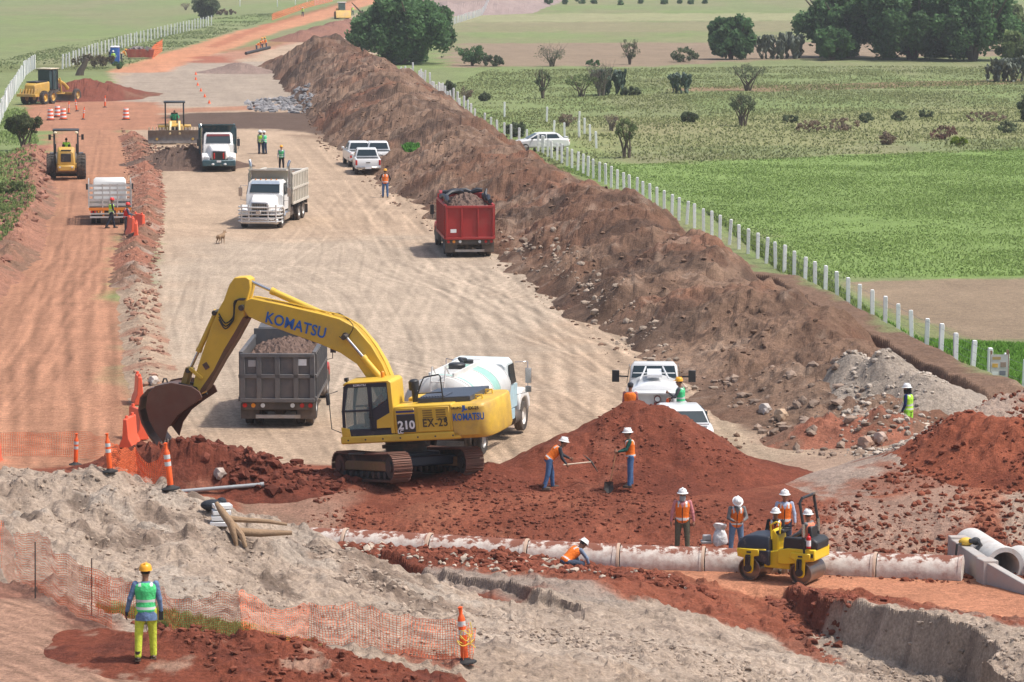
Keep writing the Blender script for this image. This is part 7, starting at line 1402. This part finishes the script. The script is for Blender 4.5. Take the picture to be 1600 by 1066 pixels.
# grass: nobody could count it
def grass(name, poly, n, s, col, label, seed, z=0, hgt=.3, cl=.3, csc=8):
    p = px(poly, z); rg_ = np.random.RandomState(seed); lo, hi = p.min(0), p.max(0); X_ = []; Y_ = []; c = 0
    while c < n:
        x = rg_.uniform(lo[0], hi[0], n); y = rg_.uniform(lo[1], hi[1], n); ok = (pin(p, x, y) > 0) & (fbm(x, y, csc, 3, seed) > rg_.uniform(-cl, cl, n)) & ((np.abs(x/y) < .17)); X_.append(x[ok]); Y_.append(y[ok]); c += ok.sum()
    x = np.concatenate(X_)[:n]; y = np.concatenate(Y_)[:n]; g = gsample(HM, x, y); V = []; CC = []; m = len(x)
    for k in range(3):
        a = rg_.uniform(0, 6.28, m); w = s*rg_.uniform(.5,1.1,m); h = hgt*rg_.uniform(.5,1.3,m); ox, oy = np.cos(a)*w, np.sin(a)*w; lx, ly = rg_.normal(size=m)*.4*h, rg_.normal(size=m)*.4*h
        V.append(np.stack([np.stack([x-ox, y-oy, g-.03], 1), np.stack([x+ox, y+oy, g-.03], 1), np.stack([x+lx+ox*.2, y+ly+oy*.2, g+h], 1)], 1)); CC.append(np.array(col)[None]*rg_.uniform(.72,1.3,(m,1)))
    V = np.concatenate(V).reshape(-1,3); F = np.arange(len(V)).reshape(-1,3); o = mesh_np(name, V, F, LEAF, smooth=True, col=np.repeat(np.concatenate(CC), 3, 0)); o.data.normals_split_custom_set_from_vertices(np.tile((0.,0.,1.), (len(V),1)).tolist()); tag(o, label, None, None, 'stuff'); return o
grass('crop_plants', [(860,262),(1700,228),(1700,430),(1290,436),(1100,330)], 60000, .055, (.235,.345,.095), 'bright green low crop', 1, hgt=.07, cl=.7, csc=5)
grass('crop_plants', [(1300,455),(1440,533),(1700,545),(1700,700),(1600,650),(1540,590)], 16000, .05, (.16,.34,.05), 'green plants along the posts', 2, hgt=.16)
grass('pasture_grass', [(670,150),(760,110),(1250,104),(1700,104),(1700,232),(860,262),(760,205)], 50000, .09, (.27,.305,.13), 'tall mixed pasture grass', 3, hgt=.13, cl=.6)
grass('pasture_grass', [(1100,330),(1290,436),(1400,520),(1560,600),(1480,580),(1250,450)], 5000, .06, (.22,.3,.09), 'grass along the fence', 4, hgt=.22)
grass('meadow_grass', [(-60,110),(60,80),(330,30),(480,12),(330,60),(190,105),(60,118)], 7000, .12, (.24,.30,.13), 'far left meadow grass', 5, hgt=.15); grass('meadow_grass', [(-60,175),(40,170),(60,220),(50,290),(0,330),(-60,340)], 5000, .08, (.28,.38,.13), 'grass at the left edge', 6, hgt=.2)
grass('weed_tufts', [(150,958),(260,962),(430,985),(440,1003),(240,990)], 5000, .012, (.24,.30,.10), 'green and dry weeds behind the netting', 7, 3, .12, .8, 2)

grass('weed_tufts', [(-10,300),(60,260),(55,330),(20,380),(-20,420)], 3500, .06, (.22,.3,.1), 'green weeds on the left verge', 12, hgt=.14)
grass('weed_tufts', [(628,195),(655,196),(652,205),(630,203)], 600, .12, (.10,.28,.05), 'green weeds on the spoil ridge', 10, 3, .25)
# ------------------------------------------------------------------ people
JEAN = (.075,.15,.30); CREW = 'construction workers'
def pe(u, v, rz, label, z=None, g=CREW, pos=None, **k): return person(pos if pos is not None else (at(u, v) if z is None else P(u, v, z)), R(rz), label, g, **k)
pe(229, 1031, 96, 'man in a green vest, yellow hard hat and lime trousers walking away in the foreground', hat='yellow', vest=(.09,.62,.22), shirt=(.13,.20,.34), pants=(.58,.66,.07), glove=(.03,.035,.05), arms=((-4,20,6,14),(-6,12,8,8)), legs=((-6,5,-10),(7,3,2)), h=.015, skirt=.12, hy=-10, lean=3, pouch='radio', sc=1.02)
w = pe(858, 765, 8, 'labourer bending forward with a pickaxe at the left of the red heap', hat='white', vest=ORANGE, shirt=(.05,.055,.065), pants=JEAN, lean=42, arms=((28,6,62,0),(10,8,35,0)), legs=((14,6,4),(-8,6,-16)), hand='grip', hp=-5, sc=.98)
WP = w
w2 = pe(985, 762, 184, 'labourer in a dark green shirt leaning on a long handled shovel', hat='white', vest=ORANGE, shirt=(.02,.09,.075), pants=JEAN, lean=5, arms=((25,8,80,0),(15,8,65,0)), legs=((4,3,2),(-3,4,-3)), hand='grip', sc=1.)
pe(984, 0, 80, 'man in orange vest and dark cap behind the top of the red heap', pos=Vector((3.82,106.6,.33)), hat='cap', vest=ORANGE, shirt=(.35,.15,.15), pants=(.05,.06,.09), stripes=False)
w5 = pe(1067, 0, 165, 'man in yellow hard hat and green vest holding an orange cone by the tank truck', pos=Vector((5.5,107.35,.38)), hat='yellow', vest=(.09,.60,.25), shirt=(.10,.10,.11), pants=(.05,.06,.09), arms=((25,10,120,0),(30,10,60,0)), hand='grip')
pe(1419, 686, 150, 'man in lime vest and lime trousers standing alone on the right', z=0.0, hat='white', vest=(.45,.85,.07), shirt=(.02,.035,.11), pants=(.38,.90,.08), arms=((0,10,25,0),(10,8,40,0)), mask=(.03,.03,.03), sc=1.04)
pe(1066, 866, -92, 'man in a pink shirt and olive trousers with a grey face scarf beside the pipe', z=-.55, hat='white', vest=ORANGE, shirt=(.50,.20,.21), pants=(.115,.105,.075), mask=(.30,.32,.33), arms=((0,16,4,8),(2,16,4,8)), sc=1.05)
pe(1150, 870, -84, 'man bowing his head over his hands beside the white sack', z=-.6, hat='white', vest=ORANGE, shirt=(.17,.17,.17), pants=(.12,.19,.30), lean=12, hp=42, arms=((18,14,75,-30),(18,14,75,-30)), legs=((0,6,-2),(4,6,0)))
pe(1225, 868, -90, 'man in a pale blue shirt standing behind the roller', z=-.6, hat='white', vest=ORANGE, shirt=(.36,.42,.55), pants=(.06,.08,.12), arms=((4,15,18,4),(4,15,18,4)), mask=None, sc=1.05)
pe(1222, 900, -100, 'man with dark gloves half hidden behind the yellow steering column of the roller', pos=Vector((7.15,88.95,-.72)), hat='white', vest=ORANGE, shirt=(.03,.03,.03), pants=(.05,.05,.05), arms=((25,10,95,-15),(25,10,95,-15)), glove=(.02,.02,.02))
pe(1277, 0, 150, 'roller driver sitting on the black seat under the roll bar', pos=RL.location+Vector((.70,-.36,.60)), hat='white', vest=(.75,.25,.15), shirt=(.20,.20,.2), pants=(.08,.10,.15), legs=((86,5,5),(86,5,5)), arms=((35,10,60,0),(35,10,60,0)), stripes=False, hy=-30)
pe(888, 862, 30, 'man in an orange vest stooping in the trench in front of the pipe', pos=P(884, 905, -.75), hat='white', vest=ORANGE, shirt=(.20,.26,.36), pants=(.06,.08,.12), lean=52, hp=20, arms=((25,10,30,0),(35,10,20,0)), legs=((88,10,-30),(80,10,-35)))
pe(602, 309, 92, 'man in an orange vest, yellow hard hat and jeans standing behind the pickups', hat='yellow', vest=(.9,.2,.04), shirt=(.03,.03,.03), pants=JEAN, arms=((10,26,60,-8),(10,26,60,-8)), sc=1.03)
pe(405, 240, 20, 'leftmost of the three men standing talking on the haul road', z=0, hat='white', vest=(.42,.72,.10), shirt=(.08,.10,.12), pants=(.03,.04,.07)); pe(408, 241, 100, 'man in a yellow green vest, middle of the three talking', z=0, hat='white', vest=(.5,.85,.08), shirt=(.3,.33,.3), pants=(.03,.05,.09))
pe(414, 241, 160, 'man in a green vest, rightmost of the three talking', z=0, hat='white', vest=(.10,.62,.30), shirt=(.25,.33,.35), pants=(.03,.05,.09)); pe(440, 266, -95, 'man in a green vest and orange hard hat standing alone behind the chromed truck', z=0, hat='yellow', hatcol=None, vest=(.09,.55,.22), shirt=(.3,.3,.32), pants=(.02,.02,.025))
pe(363, 238, 100, 'man in a yellow green vest standing beside the white and teal dump truck', z=0, hat='white', vest=(.5,.85,.08), shirt=(.1,.11,.13), pants=(.06,.13,.22))
pe(174, 357, 20, 'man in a red hard hat and lime vest stepping past the stake truck', z=0, hat='red', vest=(.45,.80,.07), shirt=(.04,.04,.05), pants=(.03,.035,.05), legs=((20,5,10),(-18,5,-28)), arms=((5,8,20,0),(10,8,30,0))); pe(197, 366, 15, 'man in a red vest and red hard hat beside the orange barriers', z=0, hat='red', vest=(.65,.04,.03), shirt=(.06,.08,.12), pants=(.08,.08,.09), lean=8, arms=((15,8,80,0),(15,8,80,0)))
pe(0, 0, 93, 'driver in a lime shirt sitting on the soil compactor', pos=COMPACTOR.location+Vector((0,.1,1.42)), hat=None, vest=LIME, shirt=(.35,.75,.08), pants=(.05,.05,.06), legs=((85,8,5),(85,8,5)), arms=((45,12,70,0),(45,12,70,0)), stripes=False)
pe(0, 0, -84, 'driver in a green shirt sitting on the bulldozer', pos=DOZER.location+Vector((-.08,.8,1.18)), hat=None, vest=(.08,.5,.25), shirt=(.07,.45,.22), pants=(.05,.05,.06), legs=((85,10,5),(85,10,5)), arms=((40,30,60,0),(40,30,60,0)), stripes=False)
q = EXM @ Vector((cx1+.45, .85, cz0+.16)); pe(0, 0, 163, 'driver in an orange vest sitting inside the excavator cab', pos=q, hat='cap', vest=ORANGE, shirt=(.55,.08,.04), pants=(.06,.08,.1), legs=((80,6,10),(80,6,10)), arms=((35,8,75,0),(35,8,75,0)), hatcol=(.3,.03,.02))
FAR = 'workers far up the road'
for u, v, rz, vst, ln, lb in ((177,102,-80,(.5,.8,.1),5,'man in a lime vest standing in front of the blue toilet'), (172,99,60,(.05,.06,.08),5,'dark clothed figure left of the blue toilet'), (190,96,20,(.95,.35,.05),50,'man in orange bending over right of the blue toilet'), (401,82,0,(.95,.25,.04),55,'man in orange bending at the left of the far pipe crew'),
                         (409,79,-60,(.95,.22,.04),10,'man in orange in the middle of the far pipe crew'), (416,78,200,(.95,.22,.04),15,'man in orange at the right of the far pipe crew'), (473,26,-90,(.5,.85,.1),3,'man in lime standing left of the far wheel loader'), (551,24,90,(.5,.8,.15),3,'man in lime standing right of the far wheel loader')):
    pe(u, v, rz, lb, z=0, g=FAR, hat='yellow' if vst[0] > .9 else 'white', vest=vst, shirt=tuple(x*.8 for x in vst), pants=(.05,.07,.12), lean=ln, h=.04, sc=1.05)
# tools held
bpy.context.view_layer.update()
def J(o, nm, i=2): return o.matrix_world @ PJ[o.name][nm][i]
a, b_ = J(w2,'L'), J(w2,'R'); t = empty('shovel', Vector((a.x-.12, a.y, 0)), 0, 'long handled shovel standing in the red soil under the hands of the leaning labourer', 'shovel'); tp = (a+b_)/2+Vector((-.05,-.02,.06)); ft = down((tp.x-.22, tp.y-.1, 0)); t.location = ft; q = MB()
q.tube([tp-ft, (tp-ft)*.25+Vector((0,0,.05))], .02, 8); q.tube([tp-ft+Vector((0,.07,0)), tp-ft-Vector((0,.07,0))], .022, 8); q.build('handle', mat('worn_wood_handle', (.50,.25,.12), .7), t); q = MB(); q.add([(-.13,0,.34), (.13,0,.34), (.14,-.03,.12), (0,-.02,-.06), (-.14,-.03,.12), (0,.05,.2)], [(0,1,5), (1,2,5), (2,3,5), (3,4,5), (4,0,5)]); q.add([(-.13,.01,.34), (.13,.01,.34), (.14,-.02,.12), (0,-.01,-.06), (-.14,-.02,.12), (0,.06,.2)], [(0,5,1), (1,5,2), (2,5,3), (3,5,4), (4,5,0)]); q.build('blade', STEEL, t, smooth=False)
a, b_ = J(WP,'L'), J(WP,'R'); t = empty('pickaxe', b_, 0, 'pickaxe with a pale handle held by the bending labourer', 'pickaxe'); dd = ((a-b_).normalized()+Vector((1.2, 0, -.25))).normalized(); q = MB(); q.tube([dd*-.12, dd*.88], .021, 8); q.build('handle', mat('pale_wood_handle', (.55,.45,.34), .7), t); q = MB(); q.tube([dd*.88+Vector((-.24,0,.22)), dd*.88+Vector((-.1,0,.12)), dd*.9, dd*.88+Vector((.12,0,-.16)), dd*.88+Vector((.2,0,-.3))], [.008,.02,.03,.02,.008], 8); q.build('head', STEEL, t)
a = J(w5,'R'); t = empty('traffic_cone', Vector((a.x-.12, a.y-.1, a.z-.72)), 0, 'orange traffic cone held by the man behind the tank truck', 'cone'); q = MB(); q.lathe([(.17,0),(.03,.72),(0,.73)], n=18); q.build('cone', ORP2, t); q = MB(); q.box((0,0,.01), (.42,.42,.03)); q.build('base', ORP2, t, .01)
for k, u_, v_ in ((0,306,117),(1,306,125),(2,309,134),(3,314,143),(4,320,152),(5,327,162)): t = empty('traffic_cone', P(u_, v_), 0, ['farthest','second farthest','third farthest','third nearest','second nearest','nearest'][k]+' small orange cone in the line on the far grey pad', 'cone', 'cones in a line on the far pad'); q = MB(); q.lathe([(.15,0),(.03,.34),(0,.35)], n=10); q.build('cone', ORP2, t)
# far drain pipe and stray dog
t = empty('plastic_pipe', P(405,86), 0, 'black plastic pipe being laid by the far pipe crew', 'pipe'); q = MB(); q.cyl((-1.6,-2.6,.3), (1.2,3.,.9), .22, n=12); q.build('tube', BLKP, t)
def dogf(p):
    d = cap(p, (-.22,0,.40), (.18,0,.42), .10, .13); d = su(d, cap(p, (.2,0,.46), (.34,0,.60), .085, .065), .05); d = su(d, elld(p, (.38,0,.62), (.09,.06,.065)), .03); d = su(d, cap(p, (.42,0,.60), (.53,0,.57), .04, .026), .02)
    for s in (-1, 1):
        d = su(d, cap(p, (.19,s*.07,.38), (.20,s*.075,.20), .05, .03), .03); d = su(d, cap(p, (.20,s*.075,.2), (.19,s*.075,.02), .028, .022), .01); d = su(d, cap(p, (-.22,s*.07,.38), (-.17,s*.08,.24), .07, .045), .03); d = su(d, cap(p, (-.17,s*.08,.24), (-.29,s*.08,.16), .035, .022), .015); d = su(d, cap(p, (-.29,s*.08,.16), (-.26,s*.08,.02), .022, .02), .01)
        d = su(d, cap(p, (.35,s*.05,.67), (.33,s*.07,.73), .02, .01), .01)
    return su(d, cap(p, (-.3,0,.44), (-.46,0,.34), .025, .015), .02)
V, F = surfnet(dogf, (-.6,-.25,-.05), (.65,.25,.85), .018); o = mesh_np('dog', V, F, mat('brown_fur', (.26,.17,.10), .95, var=.3, scale=4), None, True); o.location = P(345,381); o.rotation_euler = (0,0,R(60)); tag(o, 'small brown stray dog standing on the haul road below the white truck', 'dog')
# ------------------------------------------------------------------ sky backdrop is the world; the air between
q = MB(); q.box((0, 1380, 8.), (7600, 3500, 20.4)); hzo = q.build('haze', None, smooth=False) if False else None
me = bpy.data.meshes.new('haze'); me.from_pydata(q.v, [], q.f); hzo = bpy.data.objects.new('haze', me); COL.objects.link(hzo); m = bpy.data.materials.new('haze'); m.use_nodes = True; N = m.node_tree.nodes; N.remove(N['Principled BSDF']); pv = N.new('ShaderNodeVolumePrincipled'); pv.inputs['Density'].default_value = 0.0002; pv.inputs['Color'].default_value = (.93,.96,1,1); pv.inputs['Anisotropy'].default_value = .2
m.node_tree.links.new(pv.outputs[0], N['Material Output'].inputs['Volume']); me.materials.append(m); hzo['kind'] = 'stuff'; hzo['label'] = 'thin pale haze in the air'
